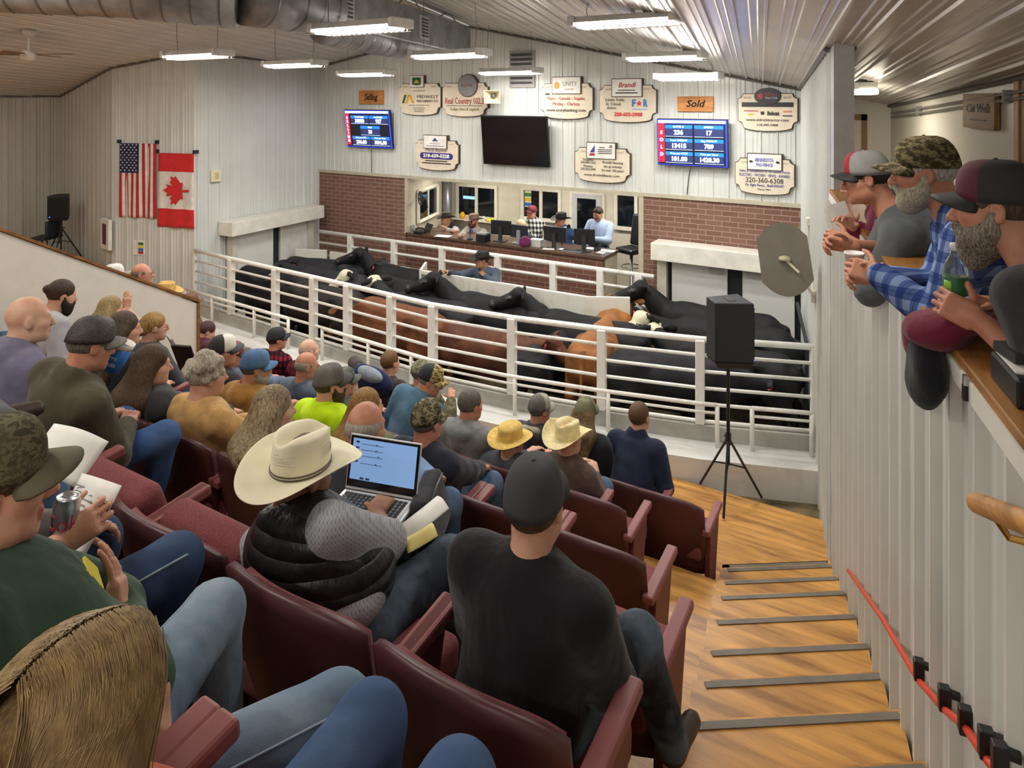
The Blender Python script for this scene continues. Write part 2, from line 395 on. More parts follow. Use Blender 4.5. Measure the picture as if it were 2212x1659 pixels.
# back wall, gable sheet above the brick
XL = on_y(690, 400, YB).x; XR = lw(YB)
XO0, XO1 = on_y(877, 400, YB).x, on_y(1388, 425, YB).x
ribbed('wall_back', [(XL, YB), (XR, YB)], 2.52, zc, WHITE, flip=True)
BR = brick()
def wall_box(name, lo, hi, mat): b = MB(); b.bbox(lo, hi); return tag(b.build(name, mat), kind='structure')
wall_box('wall_back_brick', (XL, YB, 0), (XO0, YB + .14, 2.50), BR)
wall_box('wall_back_brick', (XO1, YB, 0), (XR, YB + .14, 2.50), BR)
TAN = plain('#b9b29c', .5)
b = MB(); b.bbox((XL, YB - .03, 2.47), (XR, YB + .14, 2.53)); tag(b.build('trim_1', TAN), kind='structure')
b = MB(); b.bbox((XO1 - .06, YB - .02, .4), (XO1 + .02, YB + .16, 2.47)); tag(b.build('trim_2', TAN), kind='structure')
b = MB(); b.bbox((XO0 - .02, YB - .02, 1.4), (XO0 + .05, YB + .16, 2.47)); tag(b.build('trim_3', TAN), kind='structure')
# side walls on the left
C1, C2 = (-10.88, 7.47), (-12.5, 6.96); C3, C4 = (-15.3, 7.5), (-15.6, 6.5)
ribbed('wall_left_ring', [(XL, YB), C1, C2], 0.0, zc, WHITE)
ribbed('wall_left_return', [C2, C3], 0.0, zc, plain('#c3c2bb', .35, 0, .03, 1.5))
ribbed('wall_left', [C3, C4, (-15.9, 0.0)], 0.0, zc, plain('#c3c2bb', .35, 0, .03, 1.5))
# right: full-height wall up to the post, parapet beyond, outer wall and end of the catwalk
YP = 6.4
ribbed('wall_right', [(XR, YB), (lw(YP), YP)], 0.0, zc, WHITE, flip=True)
b = MB(); b.hexa([Vector((lw(YP) + .002, YP, 0)), Vector((lw(6.1) + .002, 6.1, 0)), Vector((lw(6.1) + .15, 6.1, 0)), Vector((lw(YP) + .15, YP, 0))],
                 [Vector((lw(YP) + .002, YP, zc(lw(YP), YP))), Vector((lw(6.1) + .002, 6.1, zc(lw(6.1), 6.1))), Vector((lw(6.1) + .15, 6.1, zc(lw(6.1) + .15, 6.1))), Vector((lw(YP) + .15, YP, zc(lw(YP) + .15, YP)))])
b.hexa([Vector((lw(YP) + .1, YP, 2.2)), Vector((lw(YP) + .15, YP, 2.2)), Vector((lw(YB) + .15, YB, 2.2)), Vector((lw(YB) + .1, YB, 2.2))],
       [Vector((lw(YP) + .1, YP, 4.6)), Vector((lw(YP) + .15, YP, 4.6)), Vector((lw(YB) + .15, YB, 4.4)), Vector((lw(YB) + .1, YB, 4.4))])
tag(b.build('wall_right_post', plain('#a9a8a6', .35)), kind='structure')
ZL, ZCW = 3.28, 2.2
ribbed('wall_right_parapet', [(lw(6.1), 6.1), (lw(-.6), -.6)], 0.0, lambda x, y: ZL - .045, WHITE, step=.25, dep=.03, flip=True)
ledge = MB()
def strip(y0, y1, x0, x1, z0, z1, m=0): ledge.hexa([Vector((lw(y0) + x0, y0, z0)), Vector((lw(y0) + x1, y0, z0)), Vector((lw(y1) + x1, y1, z0)), Vector((lw(y1) + x0, y1, z0))], [Vector((lw(y0) + x0, y0, z1)), Vector((lw(y0) + x1, y0, z1)), Vector((lw(y1) + x1, y1, z1)), Vector((lw(y1) + x0, y1, z1))], m)
strip(-.6, 6.1, -.03, .2, ZL - .03, ZL)
o = ledge.build('trim_4', wood('#9a6a35', '#6f4520', 1), bevel=.004); tag(o, kind='structure')
ledge = MB(); strip(-.6, 6.1, -.035, .012, ZL - .085, ZL - .03); tag(ledge.build('trim_5', WHITE2), kind='structure')
ledge = MB(); strip(-.6, 10.5, .05, 2.0, ZCW - .1, ZCW); tag(ledge.build('floor_catwalk', wood('#8a6034', '#5c3a1c', 1)), kind='structure')
OW = plain('#d6d1c5', .4, 0, .03, 1.2)
b = MB(); b.hexa([Vector((ow(y) + o, y, 2.2)) for y, o in ((-.8, 0), (-.8, .1), (11, .1), (11, 0))], [Vector((ow(y) + o, y, zc(ow(y) + o, y))) for y, o in ((-.8, 0), (-.8, .1), (11, .1), (11, 0))])
tag(b.build('wall_right_outer', OW), kind='structure')
b = MB(); b.bbox((lw(YB) + .1, YB + .02, 2.2), (ow(YB) + .1, YB + .12, 4.45)); tag(b.build('wall_catwalk_end', OW), kind='structure')
# tiers of seats
TY = {1: .37, 2: 1.32, 3: 2.25, 4: 3.15, 5: 4.15, 6: 5.1, 7: 7.6}; TZ = {0: 2.5, 1: 2.1, 2: 1.7, 3: 1.3, 4: .9, 5: .5, 6: .1}
xe = lambda y: -.30 - .2 * y
WOODF = wood('#c08c48', '#8a5c2c', 0, .8, .42); KICK = plain('#3a2a22', .7)
for k in range(0, 7):
    y0 = -1.6 if k == 0 else TY[k]; y1 = TY[k + 1]; z = TZ[k]
    b = MB(); e0, e1 = (xe(y0), xe(y1)) if k > 1 else (lw(y0) + .05, lw(y1) + .05)
    if k == 6: y1, e0, e1 = 7.0, lw(y0) + .05, lw(7.0) + .05
    if k == 1: e0, e1 = lw(y0) + .05, lw(y1) + .05
    pts = [(-16.2, y0), (e0, y0), (e1, y1), (-16.2, y1)]
    b.hexa([Vector((x, y, z - .45)) for x, y in pts], [Vector((x, y, z)) for x, y in pts])
    tag(b.build('floor_tier', WOODF), kind='structure')
tag(MB().bbox((-16.2, 5.2, -.1), (.6, 14, 0)).build('floor', plain('#6d6046', .9, 0, .3, 5.0, bump=.3)), kind='structure')
# aisle steps along the parapet
STEP = wood('#c08c48', '#8f602c', 0, .7, .4); STRIP = plain('#6e675c', .55, 0, .1)
edges = [(1.32, 1.7), (2.3, 1.7), (2.75, 1.5), (3.2, 1.3), (3.65, 1.1), (4.15, .9), (4.65, .7), (5.1, .5), (5.55, .3), (5.9, .1)]
sk = lambda y, x: y + (x - xe(y)) * .68
for (ya, za), (yb2, zb) in zip(edges, edges[1:]):
    b = MB(); pts = []
    for y, n in ((ya, 1), (yb2, 0)):
        xw = lw(sk(y, lw(y))); pts.append(((xe(y), y), (xw, sk(y, xw) if y > 1.4 else y)))
    q = [pts[0][0], pts[0][1], pts[1][1], pts[1][0]]
    b.hexa([Vector((x, y, zb - .5)) for x, y in q], [Vector((x, y, zb)) for x, y in q])
    o = tag(b.build('floor_step', STEP), kind='structure')
    s = MB(); a, c = Vector((*q[3], zb)), Vector((*q[2], zb)); d = (c - a).normalized(); nn = Vector((d.y, -d.x, 0))
    a, c = a + d * .05 + nn * .015, c - d * .02 + nn * .015
    s.hexa([a, c, c + nn * .035, a + nn * .035], [p + Vector((0, 0, .006)) for p in (a, c, c + nn * .035, a + nn * .035)])
    s.build('nosing_strip', STRIP, o)
# white half wall with wooden cap on the far aisle
XP = -7.3
pa, pb = on_x(0, 500, XP), on_x(425, 655, XP); pe = pa + (pa - pb) * .6
prof = [(pe.y, 0.1), (pb.y, 0.1), (pb.y, pb.z), (pe.y, pe.z)]
b = MB(); b.hexa([Vector((XP - .1, y, z)) for y, z in prof], [Vector((XP, y, z)) for y, z in prof]); tag(b.build('wall_partition', plain('#d9d5ca', .5, 0, .02)), kind='structure')
b = MB(); up = Vector((0, 0, .03)); A, B_ = Vector((0, pe.y, pe.z)), Vector((0, pb.y + .03, pb.z))
b.hexa([A + Vector((XP - .12, 0, 0)), B_ + Vector((XP - .12, 0, 0)), B_ + Vector((XP + .02, 0, 0)), A + Vector((XP + .02, 0, 0))], [v + up for v in (A + Vector((XP - .12, 0, 0)), B_ + Vector((XP - .12, 0, 0)), B_ + Vector((XP + .02, 0, 0)), A + Vector((XP + .02, 0, 0)))])
b.bbox((XP - .12, pb.y, .1), (XP + .02, pb.y + .03, pb.z))
tag(b.build('trim_6', wood('#8a5a2c', '#5e3a1a', 1)), kind='structure')
# ------------------------------------------------------------------ sale ring: kerb, ledge, fence
FP = []
for px, yt in ((420, 540.6), (499, 559), (595, 580.7), (677, 599), (751, 616), (845, 638), (935, 659), (1106, 686.5), (1300, 711), (1512, 733), (1719, 743)):
    p = on_z(px, yt, 1.4); FP.append(Vector((p.x, p.y, 0)))
FP[0] = Vector((-10.85, FP[0].y, 0)); FP[-1] = Vector((lw(FP[-1].y) - .02, FP[-1].y, 0))
def offs(P, d):
    out = []
    for i, p in enumerate(P):
        t = (P[min(i + 1, len(P) - 1)] - P[max(i - 1, 0)]).normalized(); out.append(p + Vector((t.y, -t.x, 0)) * d)
    return out
def curb(name, d0, d1, z0, z1, mat):
    A, B_ = offs(FP, d0), offs(FP, d1); V = []
    for a, c in zip(A, B_): V += [(a.x, a.y, z0), (c.x, c.y, z0), (c.x, c.y, z1), (a.x, a.y, z1)]
    Fc = [(4 * i + k, 4 * i + (k + 1) % 4, 4 * i + 4 + (k + 1) % 4, 4 * i + 4 + k) for i in range(len(FP) - 1) for k in range(4)] + [(3, 2, 1, 0), tuple(len(V) - 4 + k for k in range(4))]
    return tag(mesh_obj(name, V, Fc, mat), kind='structure')
curb('floor_kerb', -.05, .06, 0, .49, plain('#b4b4ac', .6, 0, .06))
curb('floor_ledge', .06, .46, 0, .33, dirty('#dcdcd8', '#a09a88', .3, 2.0))
fence = empty('ring_fence', (0, 0, 0), 0, 'long curved white pipe fence between the cattle and the spectators', 'fence')
for i, p in enumerate(FP):
    w = .05 if i not in (0, 10) else .035
    MB().box((p.x, p.y, .945), (w, w, .455), math.atan2(FP[min(i + 1, 10)].y - FP[max(i - 1, 0)].y, FP[min(i + 1, 10)].x - FP[max(i - 1, 0)].x)).build('post', RAILW, fence, bevel=.012)
for f, r in ((0, .036), (.19, .02), (.385, .02), (.585, .02), (.775, .02), (.985, .024)):
    z = 1.4 - .9 * f; P = offs(FP, .0); MB().tube([Vector((p.x, p.y, z)) for p in P], r, 8).build('rail', RAILW, fence, True)
def handrail(idx, lab):
    h = empty('handrail', (0, 0, 0), 0, lab, 'handrail'); G = offs(FP, .17); n = len(G) - 1
    at = lambda t: G[min(int(t), n - 1)].lerp(G[min(int(t), n - 1) + 1], t - min(int(t), n - 1))
    ts = [idx[0]] + [k for k in range(1, n) if idx[0] < k < idx[-1]] + [idx[-1]]; ts = sorted(set(ts))
    MB().tube([at(t) + Vector((0, 0, .775)) for t in ts], .024, 8).build('rail', RAILW, h, True)
    MB().tube([at(t) + Vector((0, 0, .69)) for t in ts], .016, 8).build('rail', RAILW, h, True)
    for t in idx: MB().tube([at(t) + Vector((0, 0, .33)), at(t) + Vector((0, 0, .77))], .024, 8).build('post', RAILW, h, True)
handrail([.02, .75, 1.75, 2.6], 'low white handrail on the ledge, left of the gap')
handrail([3.55, 4.7, 5.7, 7.1, 8.1, 9.15], 'low white handrail on the ledge, longest stretch')
handrail([9.45, 9.95], 'short low white handrail behind the loudspeaker')
# rail in front of the auction block
YF = 9.88
bf = empty('walkway_fence', (0, 0, 0), 0, 'straight white pipe fence below the brick auction counter', 'fence')
xa, xb = on_y(690, 500, YF).x, on_y(1412, 592, YF).x
for px in (757, 851, 955, 1075, 1195, 1297, 1380):
    x = on_y(px, 560, YF).x; MB().bbox((x - .055, YF - .04, 0), (x + .055, YF + .04, 1.38)).build('post', RAILW, bf, bevel=.01)
for z, r in ((1.38, .036), (1.16, .024), (.92, .024), (.68, .024)): MB().tube([(xa, YF, z), (xb, YF, z)], r, 8).build('rail', RAILW, bf, True)
PANEL = dirty('#e2e0d4', '#9a8a55', .6, 1.6)
def board(name, pts, z0, z1, lab, th=.04, mat=None):
    o = empty(name, (0, 0, 0), 0, lab, 'panel')
    for a, c in zip(pts, pts[1:]):
        d = (Vector(c) - Vector(a)).normalized(); n = Vector((-d.y, d.x)) * th
        q = [Vector((*a, 0)), Vector((*c, 0)), Vector((c[0] + n.x, c[1] + n.y, 0)), Vector((a[0] + n.x, a[1] + n.y, 0))]
        MB().hexa([v + Vector((0, 0, z0)) for v in q], [v + Vector((0, 0, z1)) for v in q]).build('board', mat or PANEL, o)
        MB().hexa([v + Vector((0, 0, z1)) for v in q], [v + Vector((0, 0, z1 + .02)) for v in q]).build('edge_strip', plain('#ebe9e0', .4), o)
    return o
s0, s1 = on_z(889, 592, 1.25), on_z(1276, 637, 1.25); YS = (s0.y + s1.y) / 2
board('shield_panel', [(s0.x - .28, YS + .5), (s0.x, YS), (s1.x, YS), (s1.x + .55, YS + .28)], .0, 1.25, 'long white shield panel the ringman leans over')
p0, p1, p2 = on_y(655, 548, 9.7), on_y(703, 548, 9.7), on_y(752, 550, 9.7)
board('gate_board', [(p0.x, 9.5), (p1.x, 9.72)], .0, 1.05, 'small white board by the left gate, stained yellow at its foot')
board('gate_board', [(p1.x + .03, 9.78), (p2.x, 9.8)], .0, 1.02, 'low white board on the walkway fence beside the left gate')
# ------------------------------------------------------------------ sliding gates
def gate(name, a, c, zt, hd, panels, lab, depth=.38):
    a, c = Vector((*a, 0)), Vector((*c, 0)); t = (c - a).normalized(); n = Vector((t.y, -t.x, 0)); g = empty(name, (0, 0, 0), 0, lab, 'gate'); L = (c - a).length
    def slab(u0, u1, d0, d1, z0, z1, nm, mat, bev=0):
        q = [a + t * u0 + n * d0, a + t * u1 + n * d0, a + t * u1 + n * d1, a + t * u0 + n * d1]
        return MB().hexa([v + Vector((0, 0, z0)) for v in q], [v + Vector((0, 0, z1)) for v in q]).build(nm, mat, g, bevel=bev)
    slab(0, L, .02, depth, zt, zt + hd, 'track_box', plain('#e6e3d8', .45), .01)
    for kind, u0, u1 in panels:
        if kind == 'p': slab(u0 * L, u1 * L, .1, .15, 0.02, zt, 'door_panel', dirty('#dededa', '#a2936a', .5, 1.3))
        elif kind == 'd': slab(u0 * L, u1 * L, .06, .09, 0.02, zt, 'dark_gap', plain('#20242c', .6))
        elif kind == 'f': slab(u0 * L, u1 * L, .05, .2, 0.0, zt, 'jamb', dirty('#cfcbbb', '#8f8155', .4, 2.0))
        elif kind == 'k': slab(u0 * L, u1 * L, .16, .19, zt - .13, zt - .05, 'latch', plain('#b8b5aa', .4))
    return g, slab
gl0, gl1 = on_line(470, 470, (XL, YB), C1), on_line(671, 470, (XL, YB), C1)
for (a, c) in (((gl0.x, gl0.y), (gl1.x, gl1.y)),):
    gl, slab = gate('sliding_gate', a, c, on_line(560, 500, (XL + .38, YB), (C1[0] + .38, C1[1])).z - .0, .25,
         (('f', .07, .12), ('p', .13, .50), ('d', .44, .60), ('p', .58, .88), ('f', .88, .95)), 'white sliding gate with a long track box on the left wall')
gr0, gr1 = on_y(1405, 555, 10.12).x, on_y(1652, 590, 10.12).x
zr = on_y(1500, 570, 10.12).z
gr, slab = gate('sliding_gate', (gr0, YB), (XR - .01, YB), zr - .02, .26, (('f', .02, .09), ('d', .09, .125), ('p', .125, .525), ('d', .50, .64), ('p', .63, .97), ('d', .97, 1.0), ('k', .4, .5), ('k', .66, .75)),
     'white sliding gate with a track box in front of the right brick wall')
# ------------------------------------------------------------------ auction block
YR = 12.6
XC = on_y(1305, 558, YB).x; ZK = 1.43
ct = empty('auction_counter', (0, 0, 0), 0, 'long brick-faced auction counter with a brown worktop', 'counter')
MB().bbox((XO0, YB + .02, 0), (XC - .03, YB + .1, ZK - .05)).build('front', brick('#7d5241', '#69443a', '#a08d80'), ct)
MB().bbox((XC - .06, YB + .1, 0), (XC - .02, YB + .6, ZK - .05)).build('end_panel', plain('#c9c2ad', .5), ct)
MB().bbox((XO0, YB - .02, ZK - .05), (XC, YB + .65, ZK)).build('worktop', wood('#5f4a3c', '#453329', 0, .6, .35), ct, bevel=.006)
xl2 = on_y(965, 430, YR).x
RW = plain('#cfc8b6', .55, 0, .03)
wall_box('wall_block_back', (xl2, YR, .4), (XO1 + 1.2, YR + .1, 2.6), RW)
b = MB(); b.hexa([Vector((XO0 + .05, YB + .1, .4)), Vector((XO0 + .05, YB + .14, .4)), Vector((xl2, YR, .4)), Vector((xl2 - .1, YR, .4))][::-1], [Vector((XO0 + .05, YB + .1, 2.6)), Vector((XO0 + .05, YB + .14, 2.6)), Vector((xl2, YR, 2.6)), Vector((xl2 - .1, YR, 2.6))][::-1]); tag(b.build('wall_block_left', RW), kind='structure')
wall_box('wall_block_right', (XO1 + .9, YB + .1, .4), (XO1 + 1.0, YR, 2.6), RW)
wall_box('ceiling_block', (XO0 - .6, YB + .02, 2.56), (XO1 + 1.2, YR + .1, 2.66), plain('#ddd8ca', .6))
wall_box('floor_block', (XO0 - .6, YB + .1, .3), (XO1 + 1.2, YR, .4), plain('#5a5040', .6))
FRM = plain('#ddd8c8', .4); NIGHT = plain('#10141a', .08, 0, .3, 3.0)
wn = [0]
def window(px0, py0, px1, py1, split, name=None, vert=True, y=YR):
    wn[0] += 1; a, c = on_y(px0, py0, y), on_y(px1, py1, y); x0, x1, z1, z0 = a.x, c.x, a.z, c.z
    w = tag(MB().bbox((x0, y - .012, z0), (x1, y - .004, z1)).build('window_%d' % wn[0], NIGHT), kind='structure')
    f = MB(); t = .07
    f.bbox((x0 - t, y - .05, z1), (x1 + t, y, z1 + t)).bbox((x0 - t, y - .07, z0 - t), (x1 + t, y, z0)).bbox((x0 - t, y - .05, z0), (x0, y, z1)).bbox((x1, y - .05, z0), (x1 + t, y, z1))
    xs = x0 + (x1 - x0) * split; f.bbox((xs - .035, y - .04, z0), (xs + .035, y, z1))
    f.build('window_frame', FRM, w, bevel=.006); return w, (x0, x1, z0, z1)
w1, g1 = window(992, 402, 1070, 470, .5); w2, g2 = window(1133, 410, 1207, 474, .5); w3, g3 = window(1335, 421, 1400, 494, .62)
MB().bbox((g1[0] + .12, YR - .02, g1[2] + .35), (g1[0] + .42, YR - .014, g1[3] - .2)).build('lit_monitor', emit('#7fb2ff', .9), w1)
MB().bbox((g2[0] + .02, YR - .02, g2[2] + .2), (g2[0] + .17, YR - .014, g2[2] + .55)).build('poster', plain('#d8d2b0', .6), w2)
for k, cc in enumerate(('#2f7a3c', '#d8b62c', '#2f63b8')): MB().bbox((g2[0] + .02, YR - .022, g2[2] + .22 + .1 * (2 - k)), (g2[0] + .17, YR - .019, g2[2] + .29 + .1 * (2 - k))).build('colour_bar', plain(cc, .6), w2)
# door on the block
a, c = on_y(1238, 417, YR), on_y(1300, 540, YR)
dr = tag(MB().bbox((a.x, YR - .045, .41), (c.x, YR - .005, a.z)).build('door_1', plain('#b9bbbd', .4)), kind='structure')
gx0, gx1, gz1, gz0 = on_y(1249, 427, YR).x, on_y(1289, 427, YR).x, on_y(1249, 427, YR).z, on_y(1249, 502, YR).z
MB().bbox((gx0, YR - .055, gz0), (gx1, YR - .046, gz1)).build('door_glass', NIGHT, dr)
MB().bbox((a.x - .07, YR - .03, .4), (a.x, YR, a.z + .07)).bbox((c.x, YR - .03, .4), (c.x + .07, YR, a.z + .07)).bbox((a.x, YR - .03, a.z), (c.x, YR, a.z + .07)).build('door_frame', FRM, dr)
MB().tube([(c.x - .06, YR - .06, 1.4), (c.x - .06, YR - .09, 1.4), (c.x - .14, YR - .09, 1.4)], .012).build('door_handle', metal(), dr)
# side window of the block on the slanted left wall
wn[0] += 1
lp = lambda px, py: on_line(px, py, (XO0 + .08, YB + .12), (xl2 + .01, YR)) + Vector((.02, 0, 0))
q = [lp(902, 471), lp(943, 471), lp(943, 404), lp(902, 410)]
q[0].z = q[1].z = (q[0].z + q[1].z) / 2; q[2].z = q[3].z = (q[2].z + q[3].z) / 2
w4 = tag(mesh_obj('window_%d' % wn[0], q, [(0, 1, 2, 3)], NIGHT), kind='structure')
f = MB()
for i in range(4): f.tube([q[i], q[(i + 1) % 4]], .045, 4)
m0, m1 = (q[0] + q[1]) / 2, (q[2] + q[3]) / 2; f.tube([m0, m1], .03, 4); f.build('window_frame', FRM, w4)
# ceiling edge trims along the walls
def edge_trim(i, pts, r=.03): MB().tube([Vector((x, y, zc(x, y) - .025)) for x, y in pts], r, 4).build('trim_%d' % i, plain('#6d6a66', .5)).__setitem__('kind', 'structure')
xr_ = -7.2
edge_trim(7, [(XL, YB - .03), (xr_, YB - .03), (XR, YB - .03)], .022); edge_trim(8, [(XL + .03, YB), (C1[0] + .03, C1[1]), (C2[0] + .03, C2[1] - .02), (C3[0], C3[1] - .03), (C4[0] + .03, C4[1])], .022)
edge_trim(9, [(XR - .03, YB), (lw(YP) - .03, YP)], .022); edge_trim(10, [(ow(10.5) - .03, 10.5), (ow(2) - .03, 2)], .02)
# ================================================================== lamps, duct, fan
TUBE = emit('#fff6ea', 16.0); HOUS = plain('#dcdcd8', .35)
def fixture(px, py, d, wpx, lab, pw=1.0):
    u = (px - CX) / F; L = wpx * d / (F * (RX + RY * u)); p = PX(px, py, d)
    r = empty('ceiling_light', p, 0, lab, 'light', 'hanging strip lights'); h = .15
    MB().prism([(-h, 0), (h, 0), (h * .7, .06), (-h * .7, .06)], -L / 2, L / 2, 0, lambda x, y, z: Vector((y, x, z))).build('housing', HOUS, r, bevel=.006)
    for s in (-1, 1):
        MB().bbox((s * L / 2 - .035, -h * 1.05, -.03), (s * L / 2 + .035, h * 1.05, .065)).build('end_cap', HOUS, r, bevel=.015)
        t = MB().tube([(-L / 2 + .04, s * .075, -.018), (L / 2 - .04, s * .075, -.018)], .03, 8).build('tube', TUBE, r, True)
    g = MB(); n = int(L / .07)
    for k in range(n):
        x = -L / 2 + .05 + (L - .1) * k / max(n - 1, 1); g.tube([(x, -h * 1.02, .02), (x, -h, -.05), (x, h, -.05), (x, h * 1.02, .02)], .0025, 4)
    for y in (-h, h): g.tube([(-L / 2, y, -.05), (L / 2, y, -.05)], .004, 4)
    g.build('wire_guard', metal('#e0e0e0', .3), r)
    for k in (-1, 1):
        x = k * L * .38; zt = zc(p.x + x, p.y) - p.z
        if zt > .09: MB().tube([(x, 0, .05), (x + .02 * k, 0, (zt + .05) * .5), (x, 0, zt)], .004, 5).build('hanger', metal('#888888', .4), r)
    l = bpy.data.lights.new('strip_lamp', 'AREA'); l.shape = 'RECTANGLE'; l.size = L * .95; l.size_y = .2; l.energy = LAMP_POWER * pw; l.color = (1.0, .985, .95)
    lo = bpy.data.objects.new('strip_lamp', l); COL.objects.link(lo); lo.parent = r; lo.location = (0, 0, -.06); return r
for a in ((775, 60, 6.8, 175, 'strip light hanging in front of the louvered duct section'), (1350, 46, 6.4, 215, 'largest strip light, hanging nearest above the seats on the right slope'),
          (425, 119, 9.0, 112, 'strip light hanging in front of the left wall above the flags'), (635, 139, 10.5, 106, 'strip light hanging in front of the left corner of the barn', .5),
          (790, 159, 11.8, 100, 'strip light hanging above the hanging wooden Selling sign', .5), (970, 118, 8.9, 145, 'strip light hanging under the end of the duct'),
          (1100, 155, 11.3, 120, 'strip light hanging in front of the grey wall louver', .5), (1435, 123, 8.6, 160, 'strip light hanging above the red and blue dealer plaque on the right'),
          (1486, 167, 9.4, 130, 'strip light hanging just above the wooden Sold sign', .5)): fixture(*a)
def add_fill_lamp(x, y, z, e):                        # unseen fill lamp in a strip-light housing, added to brighten walls and seats
    l = bpy.data.lights.new('strip_lamp', 'AREA'); l.shape = 'RECTANGLE'; l.size = 1.2; l.size_y = .25; l.energy = e; l.color = (1.0, .95, .86); o = bpy.data.objects.new('strip_lamp', l); COL.objects.link(o); o.location = (x, y, z)
    h = tag(MB().bbox((x - .6, y - .15, z + .02), (x + .6, y + .15, z + .08)).build('fill_lamp', HOUS), kind='structure'); MB().tube([(x - .57, y, z + .03), (x + .57, y, z + .03)], .028, 8).build('tube', TUBE, h, True); MB().tube([(x, y, z + .08), (x, y, zc(x, y))], .006, 5).build('hanger', HOUS, h)
for x, y, z, e in ((-3.2, .6, 5.0, 1), (-6.5, 2.2, 5.2, 1), (-.6, -1.4, 4.7, 1), (-5.0, -1.5, 5.0, 1), (-9.5, 3.2, 4.9, 1.5), (-13.0, 3.6, 4.6, 1.2), (-.9, 3.2, 4.6, .45)): add_fill_lamp(x, y, z, LAMP_POWER * .95 * e)
for x in (-8.0, -6.2, -4.6):                      # unseen lamps added under the block's ceiling to brighten the dark recess
    r = empty('block_fill_light', (x, 11.6, 2.56), 0, 'added fill lamp under the ceiling of the auction block', 'light', 'auction block fill lamps'); MB().bbox((-.4, -.1, -.05), (.4, .1, 0)).build('lens', emit('#fff3e0', 5.0), r, bevel=.01)
    l = bpy.data.lights.new('block_fill_lamp', 'AREA'); l.shape = 'RECTANGLE'; l.size = .8; l.size_y = .2; l.energy = 11; l.color = (1, .95, .86); lo = bpy.data.objects.new('block_fill_lamp', l); COL.objects.link(lo); lo.parent = r; lo.location = (0, 0, -.07)
# catwalk lamp on the ceiling
cp = on_line(1867, 193, (lw(10) + .45, 10), (lw(2) + .3, 2)); cp = PX(1867, 193, 7.6)
r = empty('catwalk_light', cp, R(11), 'boxy lamp fixed to the ceiling above the catwalk', 'light')
MB().bbox((-.09, -.3, 0), (.09, .3, max(.05, zc(cp.x, cp.y) - cp.z))).build('base', HOUS, r); MB().bbox((-.1, -.32, -.06), (.1, .32, 0)).build('lens', emit('#fff3dc', 7.0), r, bevel=.02)
l = bpy.data.lights.new('catwalk_lamp', 'AREA'); l.shape = 'RECTANGLE'; l.size = .2; l.size_y = .6; l.energy = 9; l.color = (1, .93, .8); lo = bpy.data.objects.new('catwalk_lamp', l); COL.objects.link(lo); lo.parent = r; lo.location = (0, 0, -.08)
# spiral duct
GALV = NT('galvanised'); _n = GALV.noise(GALV.co(), 5, 4); GALV.col(GALV.ramp(_n, [(.3, '#7f8286'), (.7, '#a9abad')])); GALV = GALV.fin(.45, .3)
du = empty('duct', (0, 0, 0), 0, 'large round galvanised air duct under the ceiling ridge', 'duct')
def ductrun(pts, r, nm, rings=True):
    MB().tube(pts, r, 28).build(nm, GALV, du, True); g = MB(); pts = [Vector(p) for p in pts]
    for a, c in zip(pts, pts[1:]):
        n = max(1, int((c - a).length / .22)); d = (c - a).normalized()
        for k in range(n): q = a.lerp(c, (k + .5) / n); g.tube([q - d * .008, q + d * .008], r + .006, 28, 0, False)
    if rings: g.build('seam', plain('#7b7d80', .4, .7), du, True)
A_ = [PX(-330, -85, 6.0), PX(0, -52, 6.15), PX(270, -38, 6.35), PX(515, -12, 6.6)]
ductrun(A_, .325, 'round_pipe'); ductrun([PX(530, -10, 6.6), PX(600, 2, 6.9), PX(705, 22, 7.6)], .29, 'elbow')
q0, q1, q2 = PX(700, 14, 7.6), PX(860, 60, 9.4), PX(985, 90, 11.6)
def boxrun(a, c, w, h, nm):
    d = (c - a).normalized(); s = d.cross(Vector((0, 0, 1))).normalized()
    MB().hexa([a + s * i * w + Vector((0, 0, j * h)) for i, j in ((-1, -1), (1, -1), (1, 1), (-1, 1))], [c + s * i * w + Vector((0, 0, j * h)) for i, j in ((-1, -1), (1, -1), (1, 1), (-1, 1))]).build(nm, GALV, du, bevel=.02); return s, d
s_, d_ = boxrun(q0, q2, .26, .24, 'flat_section')
ductrun([q0 - Vector((0, 0, .22)), q1 - Vector((0, 0, .22)), q2 - Vector((0, 0, .12))], .2, 'lower_pipe')
for px, py, w in ((741, 33, .16), (916, 84, .15)):
    u = (px - CX) / F; best = None
    for k in range(101):
        p = q0.lerp(q2, k / 100) + s_ * .27; X = (p.x * RX + p.y * RY) / (-p.x * RY + p.y * RX)
        if best is None or abs(X - u) < best[0]: best = (abs(X - u), p)
    p = best[1]; MT = Matrix((d_, s_, Vector((0, 0, 1)))).transposed()
    v = MB(); v.box(p, (w, .012, .16), 0, 0, MT).build('vent_frame', plain('#cfcfca', .4), du)
    v = MB()
    for k in range(6): v.box(p + s_ * .014 + Vector((0, 0, -.115 + .046 * k)), (w * .78, .004, .014), 0, 0, MT)
    v.build('louver', plain('#4a4d50', .4), du)
for t in (.12, .5, .85):
    p = q0.lerp(q2, t); MB().tube([p + s_ * .26 + Vector((0, 0, .2)), p + s_ * .1 + Vector((0, 0, zc(p.x, p.y) - p.z)), p - s_ * .26 + Vector((0, 0, .2))], .012, 5).build('strap', GALV, du)
for p in (A_[1], A_[3], PX(620, 4, 6.95)):
    MB().tube([p + Vector((0, 0, .3)), Vector((p.x, p.y, zc(p.x, p.y)))], .012, 5).build('strap', GALV, du)
